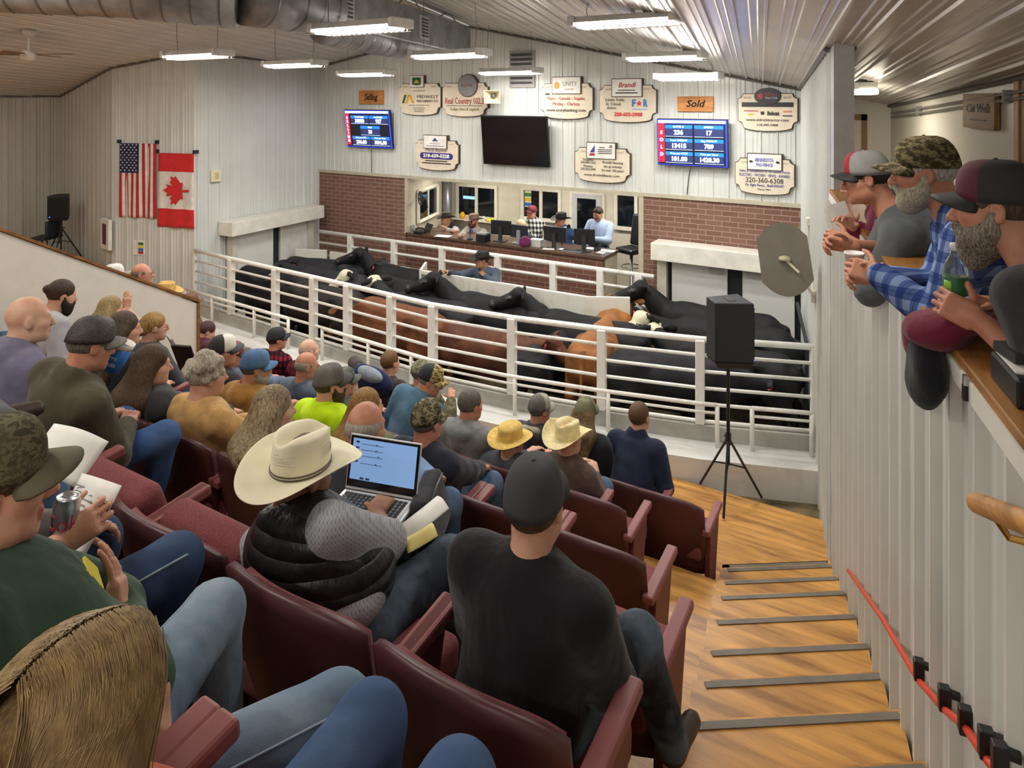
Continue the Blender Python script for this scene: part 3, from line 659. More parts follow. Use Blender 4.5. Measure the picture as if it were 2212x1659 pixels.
# ceiling fan
fp = PX(62, 116, 9.6); fan = empty('ceiling_fan', fp, 0, 'white ceiling fan with brown blades at the far left', 'fan'); zt = zc(fp.x, fp.y) - fp.z
FW = plain('#d8d4cc', .4)
MB().lathe([(.02, -.1), (.09, -.08), (.1, 0), (.06, .05)]).build('motor', FW, fan, True); MB().tube([(0, 0, .04), (0, 0, zt)], .014).build('downrod', FW, fan); MB().lathe([(.03, zt - .12), (.08, zt - .06), (.085, zt)]).build('canopy', FW, fan, True)
for k in range(4):
    a = R(31 + 90 * k); f = lambda x, y, z: Vector((x * math.cos(a) - y * math.sin(a), x * math.sin(a) + y * math.cos(a), z))
    MB().hexa([f(x, y, -.012 + y * .12) for x, y in ((.14, -.05), (.6, -.07), (.6, .07), (.14, .05))], [f(x, y, -.002 + y * .12) for x, y in ((.14, -.05), (.6, -.07), (.6, .07), (.14, .05))]).build('blade', wood('#8a6a48', '#5c4229'), fan)
# ================================================================== signs on the back wall
def arc(c, r, a0, a1, n): return [(c[0] + r * math.cos(R(a0 + (a1 - a0) * k / n)), c[1] + r * math.sin(R(a0 + (a1 - a0) * k / n))) for k in range(n + 1)]
def plaque_poly(w, h):
    a = min(w, h) * .13; P = [(-w / 2 + a, h / 2), (w / 2 - a, h / 2)]
    P += arc((w / 2, h / 2), a, 180, 270, 5); P += arc((w / 2, -h / 2 + .12 * h), a, 90, 180, 5)
    n = 12; P += [((w / 2 - a) * math.cos(math.pi * k / n), -h / 2 + .12 * h - a * .2 - .13 * h * math.sin(math.pi * k / n) * .9) for k in range(1, n)]
    P += arc((-w / 2, -h / 2 + .12 * h), a, 0, 90, 5); P += arc((-w / 2, h / 2), a, 270, 360, 5); return P
CREAM = plain('#dfd3bd', .5, 0, .03); EDGE = plain('#4b3a30', .5); INK = plain('#37332f', .6); REDI = plain('#b3343a', .6); BLUI = plain('#3a3f8f', .6); WHT = plain('#ece9e2', .5)
def wall_sign(name, px0, py0, px1, py1, lab, cat='sign', y=YB, dep=.035):
    a, c = on_y(px0, py0, y - dep), on_y(px1, py1, y - dep); z1 = (a.z + on_y(px1, py0, y - dep).z) / 2; z0 = (c.z + on_y(px0, py1, y - dep).z) / 2
    z1, z0 = on_y((px0 + px1) / 2, py0, y - dep).z, on_y((px0 + px1) / 2, py1, y - dep).z
    return empty(name, ((a.x + c.x) / 2, y - dep, (z0 + z1) / 2), 0, lab, cat), c.x - a.x, z1 - z0
def poly_slab(P, y0, y1, mat, nm, par, m=None): return MB().prism(P, y0, y1).build(nm, mat, par)
def letters(par, s, x, z, size, mat, sx=1.0, y=-.036, al='CENTER', shear=0.0, bold=0.0): return text_obj('lettering', s, size, mat, par, (x, y, z), (R(90), 0, 0), al, .0015, sx, shear, bold)
def bars(par, rows, mat, y=-.037):
    b = MB()
    for x, z, w, h in rows: b.bbox((x - w / 2, y - .001, z - h / 2), (x + w / 2, y, z + h / 2))
    b.build('small_print', mat, par)
def fit(par, s, x, z, width, h, mat, y=-.036, al='CENTER', shear=0.0, bold=0.0):
    t = letters(par, s, x, z, h * 1.35, mat, 1.0, y, al, shear, bold); w = max(v.co.x for v in t.data.vertices) - min(v.co.x for v in t.data.vertices); t.scale.x = width / w; return t
def plaque(px0, py0, px1, py1, top, lab, topkind='rect'):
    r, w, h = wall_sign('sponsor_sign', px0, py0, px1, py1, lab); P = plaque_poly(w, h)
    poly_slab([(x * 1.03, z * 1.04) for x, z in P], -.012, .034, EDGE, 'border', r); poly_slab(P, -.03, -.012, CREAM, 'board', r)
    f = MB()
    for s in (-1, 1):
        f.tube([(s * (w * .34 + .05 * math.cos(t)), -.032, h * .40 + .012 * math.sin(2 * t)) for t in [k * .5 for k in range(13)]], .003, 4)
    f.build('scrollwork', plain('#b09c86', .6), r)
    tx, tz, tw, th = (((top[0] + top[2]) / 2 - (px0 + px1) / 2) / (px1 - px0) * w, -((top[1] + top[3]) / 2 - (py0 + py1) / 2) / (py1 - py0) * h, (top[2] - top[0]) / (px1 - px0) * w, (top[3] - top[1]) / (py1 - py0) * h)
    if topkind == 'rect': Q = [(-tw / 2, -th / 2), (tw / 2, -th / 2), (tw / 2, th / 2), (-tw / 2, th / 2)]
    else: Q = [(tw / 2 * math.cos(k * math.pi / 12), th / 2 * math.sin(k * math.pi / 12)) for k in range(24)]
    poly_slab([(tx + x * 1.06, tz + z * 1.09) for x, z in Q], -.045, .03, EDGE, 'topper_border', r)
    poly_slab([(tx + x, tz + z) for x, z in Q], -.055, -.045, {'rect': WHT, 'oval': plain('#191719', .4), 'round': plain('#7b7a7c', .4)}[topkind], 'topper', r)
    return r, w, h, tx, tz, tw, th
r, w, h, tx, tz, tw, th = plaque(864, 181, 953, 247, (890, 164, 919, 188), 'cream plaque with green and yellow chevron logo beside the hanging wooden Selling sign')
poly_slab([(tx + x * tw * .32, tz + z * th * .36) for x, z in ((-1, -.8), (0, -1), (1, -.8), (1, 1), (-1, 1))], -.058, -.055, plain('#2d5a2e', .5), 'badge', r)
poly_slab([(tx + x * tw * .2, tz + z * th * .16) for x, z in ((-1, -1), (1, -1), (.6, .4), (-.2, 1))], -.06, -.058, plain('#cdb63a', .5), 'badge_mark', r)
for k, (c1, dx) in enumerate((('#2d5a2e', -.37), ('#d9a32c', -.29))): poly_slab([((dx + x) * w, z * h) for x, z in ((-.05, -.14), (0, -.14), (.06, .14), (.01, .14))], -.034, -.03, plain(c1, .5), 'chevron', r)
poly_slab([((-.20 + x) * w, z * h) for x, z in ((-.05, .14), (0, .14), (.08, -.14), (.03, -.14))], -.034, -.03, plain('#d9a32c', .5), 'chevron', r)
fit(r, 'MIDWEST', .2 * w, .07 * h, .5 * w, .11 * h, INK); fit(r, 'MACHINERY CO', .2 * w, -.07 * h, .5 * w, .085 * h, INK)
fit(r, 'www.mmcjd.com', 0, -.2 * h, .5 * w, .04 * h, INK); bars(r, [(0, .27 * h, .3 * w, .008), (0, -.29 * h, .3 * w, .01), (0, -.35 * h, .26 * w, .01), (0, -.41 * h, .24 * w, .01)], INK)
r, w, h, tx, tz, tw, th = plaque(958, 180, 1054, 250, (994, 162, 1034, 208), 'cream plaque with a grey round top and red Real Country lettering', 'round')
fit(r, 'KFML', tx, tz, tw * .6, th * .16, plain('#8c4a4c', .5), -.058)
fit(r, 'Real Country 102.3', 0, -.05 * h, .86 * w, .2 * h, REDI); bars(r, [(0, -.19 * h, .8 * w, .008)], INK); fit(r, 'Todays Stars & Legends', 0, -.3 * h, .66 * w, .09 * h, plain('#7a6f3e', .6), shear=.2)
r, w, h, tx, tz, tw, th = plaque(1170, 181, 1281, 255, (1197, 167, 1257, 202), 'cream plaque with red town names and an orange sun on its white top')
poly_slab([(tx - tw * .33 + tw * .1 * math.cos(k * .5), tz + tw * .12 * math.sin(k * .5)) for k in range(13)], -.058, -.055, plain('#e0912c', .5), 'sun_disc', r)
fit(r, 'UNITY', tx + tw * .13, tz + th * .08, tw * .5, th * .3, plain('#8d8a84', .5), -.057); fit(r, 'BANK', tx + tw * .13, tz - th * .25, tw * .3, th * .14, plain('#c0884c', .5), -.057)
fit(r, 'Pierz - Genola - Staples', 0, .07 * h, .72 * w, .1 * h, REDI); fit(r, 'Motley - Clarissa', 0, -.09 * h, .52 * w, .1 * h, REDI); fit(r, 'www.unitybanking.com', 0, -.27 * h, .76 * w, .1 * h, INK); bars(r, [(-.36 * w, .2 * h, .09 * w, .05 * h)], INK)
r, w, h, tx, tz, tw, th = plaque(1297, 185, 1418, 262, (1326, 171, 1389, 208), 'cream plaque with red phone number and blue letters around a red star')
fit(r, 'Brandl', tx, tz + th * .15, tw * .6, th * .3, REDI, -.057, shear=.3, bold=.002); bars(r, [(tx, tz - th * .15, tw * .6, th * .05), (tx, tz - th * .3, tw * .75, th * .07)], INK, -.058)
fit(r, 'Little Falls', -.22 * w, .1 * h, .34 * w, .085 * h, INK); fit(r, 'St. Cloud', -.25 * w, -.02 * h, .27 * w, .085 * h, INK); fit(r, 'Aitkin', -.28 * w, -.13 * h, .17 * w, .07 * h, INK)
fit(r, 'F', .12 * w, 0, .07 * w, .2 * h, plain('#2f74c4', .5), bold=.006); fit(r, 'R', .32 * w, 0, .08 * w, .2 * h, plain('#2f74c4', .5), bold=.006)
poly_slab([(.215 * w + (.055 if k % 2 == 0 else .024) * w * math.sin(k * math.pi / 5), (.055 if k % 2 == 0 else .024) * w * math.cos(k * math.pi / 5)) for k in range(10)], -.036, -.03, plain('#d0383a', .5), 'star', r)
bars(r, [(.22 * w, -.16 * h, .27 * w, .03 * h)], plain('#8fb4dc', .5)); fit(r, '320-632-2908', .02 * w, -.31 * h, .5 * w, .1 * h, plain('#d2484a', .5), bold=.004)
r, w, h, tx, tz, tw, th = plaque(1596, 203, 1723, 281, (1633, 191, 1688, 225), 'cream plaque with a black bar and a black oval top, upper right', 'oval')
fit(r, 'ALDRICH', tx + tw * .14, tz + th * .12, tw * .5, th * .16, plain('#b03a40', .5), -.058); fit(r, 'TRACTOR', tx + tw * .14, tz - th * .12, tw * .5, th * .14, plain('#c9c4c4', .5), -.058)
poly_slab([(tx - tw * .28 + tw * .11 * math.cos(k * .7), tz + tw * .13 * math.sin(k * .7)) for k in range(9)], -.058, -.055, plain('#b03a40', .5), 'badge', r)
poly_slab([(-.44 * w, .14 * h), (.44 * w, .14 * h), (.44 * w, .27 * h), (-.44 * w, .27 * h)], -.035, -.03, plain('#22272c', .5), 'black_bar', r)
bars(r, [(-.28 * w, .03 * h, .24 * w, .025 * h)], REDI); poly_slab([(-.28 * w + .06 * w * math.cos(k * .6), -.07 * h + .03 * h * math.sin(k * .6)) for k in range(11)], -.034, -.03, plain('#d4b92b', .5), 'yellow_badge', r)
fit(r, 'Bobcat', .1 * w, -.04 * h, .2 * w, .11 * h, INK, bold=.004); bars(r, [(-.08 * w, -.03 * h, .06 * w, .09 * h), (.34 * w, -.1 * h, .16 * w, .03 * h)], INK); bars(r, [(.34 * w, .02 * h, .14 * w, .05 * h)], plain('#d98a6a', .5))
fit(r, 'www.aldrichtractor.com', 0, -.22 * h, .72 * w, .085 * h, INK); fit(r, '218-445-5408', 0, -.36 * h, .36 * w, .07 * h, INK)
r, w, h, tx, tz, tw, th = plaque(900, 304, 991, 366, (920, 293, 968, 320), 'cream plaque with a purple band, left of the black screen')
poly_slab([(tx - tw * .13, tz + th * .06), (tx + tw * .15, tz + th * .06), (tx, tz + th * .34)], -.058, -.055, plain('#3d4585', .5), 'peak', r); bars(r, [(tx, tz - th * .12, tw * .5, .008), (tx, tz - th * .32, tw * .8, .014)], plain('#8e8e9c', .5), -.058)
fit(r, 'Mitch Barthel', 0, .17 * h, .5 * w, .1 * h, plain('#6b6478', .5))
Q = arc((.33 * w, -.03 * h), .11 * h, -90, 90, 6) + arc((-.33 * w, -.03 * h), .11 * h, 90, 270, 6); poly_slab(Q, -.035, -.03, plain('#352c84', .5), 'purple_band', r); fit(r, '218-639-5228', 0, -.03 * h, .62 * w, .12 * h, WHT, -.038, bold=.004)
bars(r, [(0, -.2 * h, .52 * w, .018), (0, -.28 * h, .68 * w, .018)], INK)
r, w, h, tx, tz, tw, th = plaque(1244, 321, 1361, 392, (1272, 309, 1332, 342), 'cream plaque with a blue and red sail emblem, right of the black screen')
poly_slab([(tx - tw * .4, tz - th * .12), (tx - tw * .22, tz - th * .12), (tx - tw * .22, tz + th * .35)], -.058, -.055, BLUI, 'sail', r); poly_slab([(tx - tw * .43, tz - th * .34), (tx - tw * .22, tz - th * .34), (tx - tw * .22, tz - th * .17), (tx - tw * .38, tz - th * .17)], -.058, -.055, REDI, 'sail_foot', r)
bars(r, [(tx + tw * .05, tz + th * .22, tw * .2, .012)] + [(tx + tw * .15, tz + th * (.08 - .12 * k), tw * .5, .012) for k in range(3)], INK, -.058); bars(r, [(tx + tw * .36, tz + th * .3, tw * .1, tw * .1)], plain('#8e8c88', .5), -.058)
fit(r, 'Staples', -.25 * w, .15 * h, .2 * w, .07 * h, INK); fit(r, '218-894-1522', -.25 * w, .06 * h, .28 * w, .07 * h, INK); fit(r, 'Motley', -.25 * w, -.05 * h, .17 * w, .07 * h, INK); fit(r, '218-352-6284', -.25 * w, -.14 * h, .28 * w, .07 * h, INK)
for k, s in enumerate(('Proudly financing', 'the ag industry', 'for over 100 years!')): fit(r, s, .2 * w, (.09 - .12 * k) * h, (.38, .33, .4)[k] * w, .08 * h, INK, shear=.25)
fit(r, 'www.firstintlbank.com', 0, -.31 * h, .66 * w, .08 * h, INK)
r, w, h, tx, tz, tw, th = plaque(1590, 344, 1716, 418, (1618, 333, 1690, 366), 'cream plaque with blue fence lettering, lower right below the black-barred one')
fit(r, 'MINNESOTA', tx, tz + th * .12, tw * .55, th * .24, plain('#7f86b8', .5), -.058, bold=.003); fit(r, 'PRO-FENCE', tx, tz - th * .2, tw * .5, th * .2, plain('#7f86b8', .5), -.058, bold=.003)
for s in (-1, 1): poly_slab([(tx + s * tw * .4 + x * tw * .05, tz + z * th * .1) for x, z in ((-1, -.6), (1, -.8), (1, .5), (-.4, 1), (-1, .6))], -.058, -.055, INK, 'ox_mark', r)
fit(r, 'Sales & Installation of HiTensile Fence', 0, .15 * h, .86 * w, .075 * h, plain('#4a51a0', .5)); fit(r, 'ELECTRIC - WOVEN - VINYL - BARBED', 0, .03 * h, .86 * w, .085 * h, plain('#4a51a0', .5)); fit(r, '320-360-6308', 0, -.12 * h, .64 * w, .15 * h, INK)
fit(r, 'Do Right Fence... Build RIGHT!', 0, -.26 * h, .66 * w, .08 * h, plain('#4a51a0', .5), shear=.2); fit(r, 'Pierz, MN', 0, -.38 * h, .22 * w, .05 * h, INK)
def wood_sign(px0, py0, px1, py1, s, lab, sh=.25):
    r, w, h = wall_sign('wooden_sign', px0, py0, px1, py1, lab); MB().bbox((-w / 2, -.02, -h / 2), (w / 2, .033, h / 2)).build('board', wood('#c98a4e', '#a86a34', 0, .8, .6), r, bevel=.004); fit(r, s, 0, 0, w * .54, h * .46, plain('#1f150d', .7), -.024, shear=sh, bold=.004); return r
wood_sign(776, 195, 829, 225, 'Selling', 'small wooden board reading Selling above the left screen'); wood_sign(1464, 208, 1541, 241, 'Sold', 'small wooden board reading Sold above the right screen')
# ------------------------------------------------------------------ screens
def tv(px0, py0, px1, py1, tilt, lab):
    y = YB - .17; a, c = on_y(px0, py0, y), on_y(px1, py1, y); zm = on_y((px0 + px1) / 2, (py0 + py1) / 2, y).z; w = c.x - a.x
    z1, z0 = on_y((px0 + px1) / 2, py0, y).z, on_y((px0 + px1) / 2, py1, y).z; h = z1 - z0
    r = empty('television', ((a.x + c.x) / 2, y, zm), 0, lab, 'screen'); r.rotation_euler = (R(tilt), 0, 0)
    MB().bbox((-w / 2, 0, -h / 2), (w / 2, .05, h / 2)).build('housing', BLACK, r, bevel=.006); MB().bbox((-.06, .05, -.1), (.06, .155, .1)).build('wall_mount', BLACK, r); return r, w, h
tL, w, h = tv(747, 237, 845, 320, 8, 'left wall screen with a blue table and red SELLING strip')
def panel(par, x0, z0, x1, z1, mat, nm, y=-.004, t=.002): return MB().bbox((x0, y - t, z0), (x1, y, z1)).build(nm, mat, par)
EBLUE, ENAVY, ERED, EWHT, ELIT = emit('#1f6bff', 1.0), emit('#2b3360', .55), emit('#e2202e', .9), emit('#e6ecff', 1.3), emit('#bcd2ff', 1.1); EDARK = emit('#171a26', .3); EFR = emit('#2a3be0', .8)
def screen(r, w, h, word, cells, wide=.08):
    s = panel(r, -w / 2 + .01, -h / 2 + .01, w / 2 - .01, h / 2 - .01, EFR, 'screen', -.001); X = lambda u: -w / 2 + u * w; Z = lambda v: h / 2 - v * h
    panel(s, X(.02), Z(.97), X(.965), Z(.10), EDARK, 'table_ground', -.003); panel(s, X(.02), Z(.09), X(.97), Z(.03), ELIT, 'title_bar', -.004)
    panel(s, X(.02), Z(.93), X(.02 + wide), Z(.10), ERED, 'red_strip', -.006)
    for k, ch in enumerate(word): text_obj('lettering', ch, h * .1, EWHT, s, (X(.02 + wide / 2), -.01, Z(.16 + (.72 if len(word) > 4 else .62) * (k + .5) / len(word) + (0 if len(word) > 4 else .06))), (R(90), 0, 0), bold=.003)
    for (u0, v0, u1, v1, head, val) in cells:
        panel(s, X(u0), Z(v0 + .075), X(u1), Z(v0), EBLUE, 'cell_header', -.006); panel(s, X(u0), Z(v1), X(u1), Z(v0 + .08), ENAVY, 'cell', -.006); panel(s, X(u0), Z(v1 + .008), X(u1), Z(v1), ELIT, 'cell_rule', -.006)
        text_obj('lettering', head, h * .06, EWHT, s, (X((u0 + u1) / 2), -.01, Z(v0 + .037)), (R(90), 0, 0)); text_obj('lettering', val, h * .13, EWHT, s, (X((u0 + u1) / 2), -.01, Z((v0 + .08 + v1) / 2)), (R(90), 0, 0), bold=.004)
screen(tL, w, h, 'SELLING', [(.14, .15, .53, .36, 'Total Weight', '30580'), (.55, .15, .95, .36, 'Avg Weight', '927'), (.34, .42, .76, .66, 'Head', '33'), (.14, .70, .53, .93, 'Price per CWT', '236.00'), (.55, .70, .95, .93, 'Price per Head', '1896.00')])
tC, w, h = tv(1041, 250, 1184, 359, 7, 'large black switched-off screen in the middle of the back wall'); panel(tC, -w / 2 + .02, -h / 2 + .02, w / 2 - .02, h / 2 - .02, plain('#0c1018', .12), 'screen')
tR, w, h = tv(1420, 257, 1573, 360, 4, 'right wall screen with blue table and red SOLD strip')
screen(tR, w, h, 'SOLD', [(.12, .13, .51, .37, 'BUYER #', '236'), (.54, .13, .94, .37, '#HEAD', '17'), (.12, .42, .51, .65, 'Total WEIGHT', '13415'), (.54, .42, .94, .65, 'Avg WEIGHT', '789'), (.12, .70, .51, .93, 'Price per CWT', '181.00'), (.54, .70, .94, .93, 'Price per Head', '1428.30')], .09)
for nm, px, y0, y1, dx in (('left', 803, 322, 373, 0), ('right', 1492, 362, 420, 8)):
    a, c = on_y(px, y0, YB - .06), on_y(px - dx, y1, YB - .03); tag(MB().tube([a, a.lerp(c, .3) + Vector((-.01, 0, 0)), c], .008, 5).build('power_cord', plain('#4a4a4c', .5)), 'thin grey cord hanging below the %s screen' % ('red SELLING' if nm == 'left' else 'red SOLD'), 'cord')
# horn loudspeaker and wall louver
p = on_y(1066, 207, YB - .22); hs = empty('horn_speaker', p, R(-28), 'cream square horn loudspeaker beside the round-topped plaque', 'loudspeaker'); hs.rotation_euler = (R(10), 0, R(20))
s = .14; q = [(-s, -.13, -s * .8), (s, -.13, -s * .8), (s, -.13, s * .8), (-s, -.13, s * .8)]; i = [(-.035, .08, -.03), (.035, .08, -.03), (.035, .08, .03), (-.035, .08, .03)]
o = mesh_obj('horn', q + i, [(0, 1, 5, 4), (1, 2, 6, 5), (2, 3, 7, 6), (3, 0, 4, 7), (4, 5, 6, 7)], plain('#e3dabd', .5), hs); m = o.modifiers.new('solid', 'SOLIDIFY'); m.thickness = .012
MB().lathe([(.03, 0), (.045, .03), (.03, .06)], (0, .02, 0), 16, 0, Matrix.Rotation(R(90), 3, 'X')).build('driver', plain('#57585c', .4), hs, True); MB().bbox((-.03, .08, -.03), (.03, .2, .03)).build('bracket', plain('#d0c8ae', .5), hs)
r, w, h = wall_sign('wall_louver', 1101, 110, 1155, 189, 'grey louvered vent high on the gable wall', 'vent'); MB().bbox((-w / 2, -.01, -h / 2), (w / 2, .034, h / 2)).build('frame', plain('#9b9a98', .4), r)
for k in range(7): MB().box((0, -.02, -h * .38 + h * .76 * k / 6), (w * .42, .035, .006), 0, 0, Matrix.Rotation(R(-35), 3, 'X')).build('slat', plain('#55565a', .4), r)
# ================================================================== left wall things
WL = lambda px, py, off=.05: on_line(px, py, (C1[0] + off, C1[1]), (C2[0] + off, C2[1])) if px < 418 else on_line(px, py, (XL + off, YB), (C1[0] + off, C1[1]))
def wframe(px, off):                              # local frame of the left wall at that pixel
    a, c = ((C1, C2) if px < 418 else ((XL, YB), C1)); t = (Vector((a[0] - c[0], a[1] - c[1], 0))).normalized(); return t, Vector((t.y, -t.x, 0))
def flag(px0, py0, px1, py1, lab, kind):
    a, c = WL(px0, py0, .06), WL(px1, py1, .06); t = (Vector((c.x - a.x, c.y - a.y, 0))); W = t.length; t.normalize(); n = Vector((t.y, -t.x, 0)); H = a.z - c.z
    r = empty('flag', (0, 0, 0), 0, lab, 'flag')
    def fn(u, v): return a + t * (u * W) - Vector((0, 0, v * H)) + n * (.012 * math.sin(u * 14 + v * 2) * (.3 + v) + .006), n
    REDF, WHF, NAVY = cloth('#b5303a', .06, .15), cloth('#e0dcd6', .05, .15), cloth('#262d52', .08, .15)
    if kind == 'us':
        grid_solid('cloth', fn, 39, 20, .004, [REDF, WHF, NAVY], r, lambda u, v: 2 if (u < 7 / 13 and v < .4) else int(u * 13) % 2)
        sb = MB()
        for i in range(11):
            for j in range(5 if i % 2 == 0 else 4):
                p, _ = fn((.045 + (j + (.5 if i % 2 else 0)) * .105), .02 + i * .0345); sb.box(p + n * .006, (.013, .002, .009), 0, 0, Matrix((t, n, Vector((0, 0, 1)))).transposed())
        sb.build('stars', WHF, r)
    else:
        RD = cloth('#cf2f30', .05, .15); grid_solid('cloth', fn, 12, 24, .004, [RD, WHF], r, lambda u, v: 1 if .25 < v < .75 else 0)
        L = [(0, .5), (-.09, .33), (-.19, .38), (-.14, .12), (-.27, .25), (-.3, .18), (-.45, .21), (-.40, .07), (-.46, .02), (-.24, -.16), (-.27, -.26), (-.03, -.22), (-.04, -.48)]
        L = L + [(-x, z) for x, z in L[::-1]]; L = [p for i, p in enumerate(L) if i == 0 or p != L[i - 1]][:-1]
        ce, _ = fn(.52, .5); S = W * .72
        MB().hexa([ce + n * .008 + t * (-z * S) + Vector((0, 0, x * S)) for x, z in L], [ce + n * .012 + t * (-z * S) + Vector((0, 0, x * S)) for x, z in L]).build('maple_leaf', RD, r)
    for s in (0.0, 1.0): MB().box(a + t * (s * W + (.01 if s else -.01)) + Vector((0, 0, .03)) - n * .02, (.03, .04, .03)).build('hook', DARK, r)
    return r
flag(259, 309, 338, 472, 'stars and stripes flag hanging upright on the white left wall', 'us'); flag(342, 330, 420, 494, 'red and white maple leaf flag hanging upright on the white left wall', 'ca')
def wbox(name, px0, py0, px1, py1, dep, mat, lab, cat, nm='case'):
    a, c = WL(px0, py0, .03), WL(px1, py1, .03); t, n = wframe((px0 + px1) / 2, 0); ce = (a + c) / 2; w = Vector((c.x - a.x, c.y - a.y, 0)).length
    r = empty(name, ce, 0, lab, cat); MT = Matrix((t, n, Vector((0, 0, 1)))).transposed(); MB().box((0, 0, 0), (w / 2, dep, (a.z - c.z) / 2), 0, 0, MT).build(nm, mat, r, bevel=.004); return r, MT, w, a.z - c.z
r, MT, w, h = wbox('thermostat', 455, 369, 476, 391, .03, plain('#e2dcc0', .5), 'small cream control box on the left wall beside the flags', 'control box'); MB().box(MT @ Vector((0, .032, 0)), (w * .2, .004, h * .28), 0, 0, MT).build('dial_plate', plain('#c8ba86', .5), r)
r, MT, w, h = wbox('colour_chart', 287, 519, 313, 552, .008, plain('#e9e7df', .6), 'white chart with green, yellow, blue and red squares on the left wall', 'chart', 'card')
for k, cc in enumerate(('#3b6b3c', '#e4d532', '#2e6fd0', '#b52a38')): MB().box(MT @ Vector((w * .2, .01, h * (.3 - .2 * k))), (w * .2, .003, h * .085), 0, 0, MT).build('colour_square', plain(cc, .6), r)
a, c = on_line(221, 470, (C2[0], C2[1] - .06), (C3[0], C3[1] - .06)), on_line(238, 541, (C2[0], C2[1] - .06), (C3[0], C3[1] - .06))
t = Vector((c.x - a.x, c.y - a.y, 0)); n = Vector((t.y, -t.x, 0)).normalized(); w = t.length; t.normalize(); MT = Matrix((t, n, Vector((0, 0, 1)))).transposed(); ce = (a + c) / 2
r = empty('framed_picture', (ce.x, ce.y, ce.z), 0, 'narrow white-framed dark picture beside the corner of the left wall', 'picture'); MB().box((0, 0, 0), (w / 2, .03, (a.z - c.z) / 2), 0, 0, MT).build('frame', WHT, r); MB().box(MT @ Vector((0, .032, 0)), (w * .22, .004, (a.z - c.z) * .34), 0, 0, MT).build('print', plain('#5b3a40', .4), r)
# left loudspeaker on its tripod, on the raised landing behind the half wall
wall_box('floor_landing', (-16, 5.0, .0), (-11.2, 6.9, 1.0), WOODF)
def speaker(base, ph, w, d, h, rz, lab, labs, grp):
    st = empty('speaker_stand', base, rz, labs, 'speaker stand'); MB().tube([(0, 0, .35), (0, 0, ph)], .018).build('pole', BLKMET, st); MB().tube([(0, 0, .55), (0, 0, .66)], .03).build('collar', BLKMET, st); MB().tube([(0, 0, .6), (.07, 0, .6)], .014).build('knob', BLKMET, st)
    for k in range(3):
        a = 2 * math.pi * k / 3 + .5; MB().tube([(0, 0, .62), (.34 * math.cos(a), .34 * math.sin(a), .012)], .012).build('leg', BLKMET, st); MB().tube([(0, 0, .36), (.17 * math.cos(a), .17 * math.sin(a), .31)], .008).build('brace', BLKMET, st)
    sp = empty('loudspeaker', Vector(base) + Vector((0, 0, ph)), rz, lab, 'loudspeaker'); c = plain('#1c1e22', .55)
    q = [(-w / 2, -d / 2), (w / 2, -d / 2), (w * .3, d / 2), (-w * .3, d / 2)]
    MB().hexa([Vector((x, y, .03)) for x, y in [(a * .8, b * .8) for a, b in q]], [Vector((x, y, .09)) for x, y in q]).build('base', c, sp)
    MB().hexa([Vector((x, y, .09)) for x, y in q], [Vector((x, y, h)) for x, y in q]).build('cabinet', c, sp, bevel=.012)
    MB().bbox((-w * .44, -d / 2 - .012, .12), (w * .44, -d / 2, h - .05)).build('grille', plain('#101114', .8), sp); MB().bbox((-.07, -.05, h), (.07, .03, h + .004)).build('handle', BLACK, sp)
    MB().bbox((-w * .4, -d / 2 - .016, .1), (-w * .4 + .02, -d / 2 - .01, .115)).build('indicator', emit('#3040ff', 4), sp); return st, sp
b_ = PX(131, 553, 13.0); speaker((b_.x, b_.y, 1.0), .72, .36, .3, .5, R(48), 'black loudspeaker on a tripod in the far left corner', 'black tripod stand in the far left corner', '')
b_ = PX(1573, 950, 6.75); speaker((b_.x, b_.y, .1), 1.30, .36, .36, .66, R(128), 'black loudspeaker standing in front of the ring fence on the right', 'black tripod stand under the loudspeaker by the ring fence', '')
def on_lw(px, py, off=0.0):
    u = (px - CX) / F; d = (.57 + off) / ((u * RX - RY) + .2 * (u * RY + RX)); return PX(px, py, d)
# grey board on an arm, conduit, pole
bp = on_lw(1758, 640, -.03); pc = PX(1695, 560, 6.6); gb = empty('metal_board', (0, 0, 0), 0, 'grey oval metal board on an arm from the white right wall', 'board')
vw = (pc - Vector((0, 0, EYE))).normalized(); nrm = Vector((vw.x, vw.y, -.25)).normalized(); sd = nrm.cross(Vector((0, 0, 1))).normalized(); upv = sd.cross(nrm)
sd, upv = (sd * math.cos(.14) + upv * math.sin(.14)), (upv * math.cos(.14) - sd * math.sin(.14)); o = []
k_ = 6.6 / F
for i in range(40):
    a = 2 * math.pi * i / 40; x, y = math.cos(a), math.sin(a); o.append(pc + sd * (x * 62 * k_ if abs(x) < .8 else math.copysign(52, x) * k_) + upv * (y * 78 * k_))
MB().hexa(o, [v + nrm * .012 for v in o]).build('plate', plain('#6f6a5e', .45, .3), gb)
MB().tube([pc - nrm * .02, pc + sd * .1 - upv * .12 - nrm * .05, bp], .013, 6).build('arm', dirty('#cfc8b0', '#8a6a40', .5), gb); MB().lathe([(.06, -.01), (.05, .02), (.02, .03)], pc - nrm * .01, 14).build('hub', plain('#b0a888', .5), gb, True)
MB().box(bp, (.02, .04, .06)).build('bracket', plain('#b9b19a', .5), gb)
a, c = on_lw(1722, 655, -.10), on_lw(1744, 748, -.05); tag(MB().tube([a, c, Vector((c.x - .02, c.y, .34))], .022, 8).build('dark_pole', DARK), 'dark pole leaning by the right end of the ring fence', 'pole')
a = on_lw(1747, 478, -.03); r = empty('junction_box', a, 0, 'small rusty box with a conduit on the white right wall', 'electrical box'); MB().box((0, 0, 0), (.03, .06, .04), R(11)).build('box', dirty('#d8d4c6', '#5a4a36', .7, 8.0), r); q = on_lw(1757, 640, -.02) - a; MB().tube([(0, 0, -.03), (.0, .0, -.3), q], .008, 6).build('conduit', dirty('#cfc8b4', '#7a5a36', .6), r)
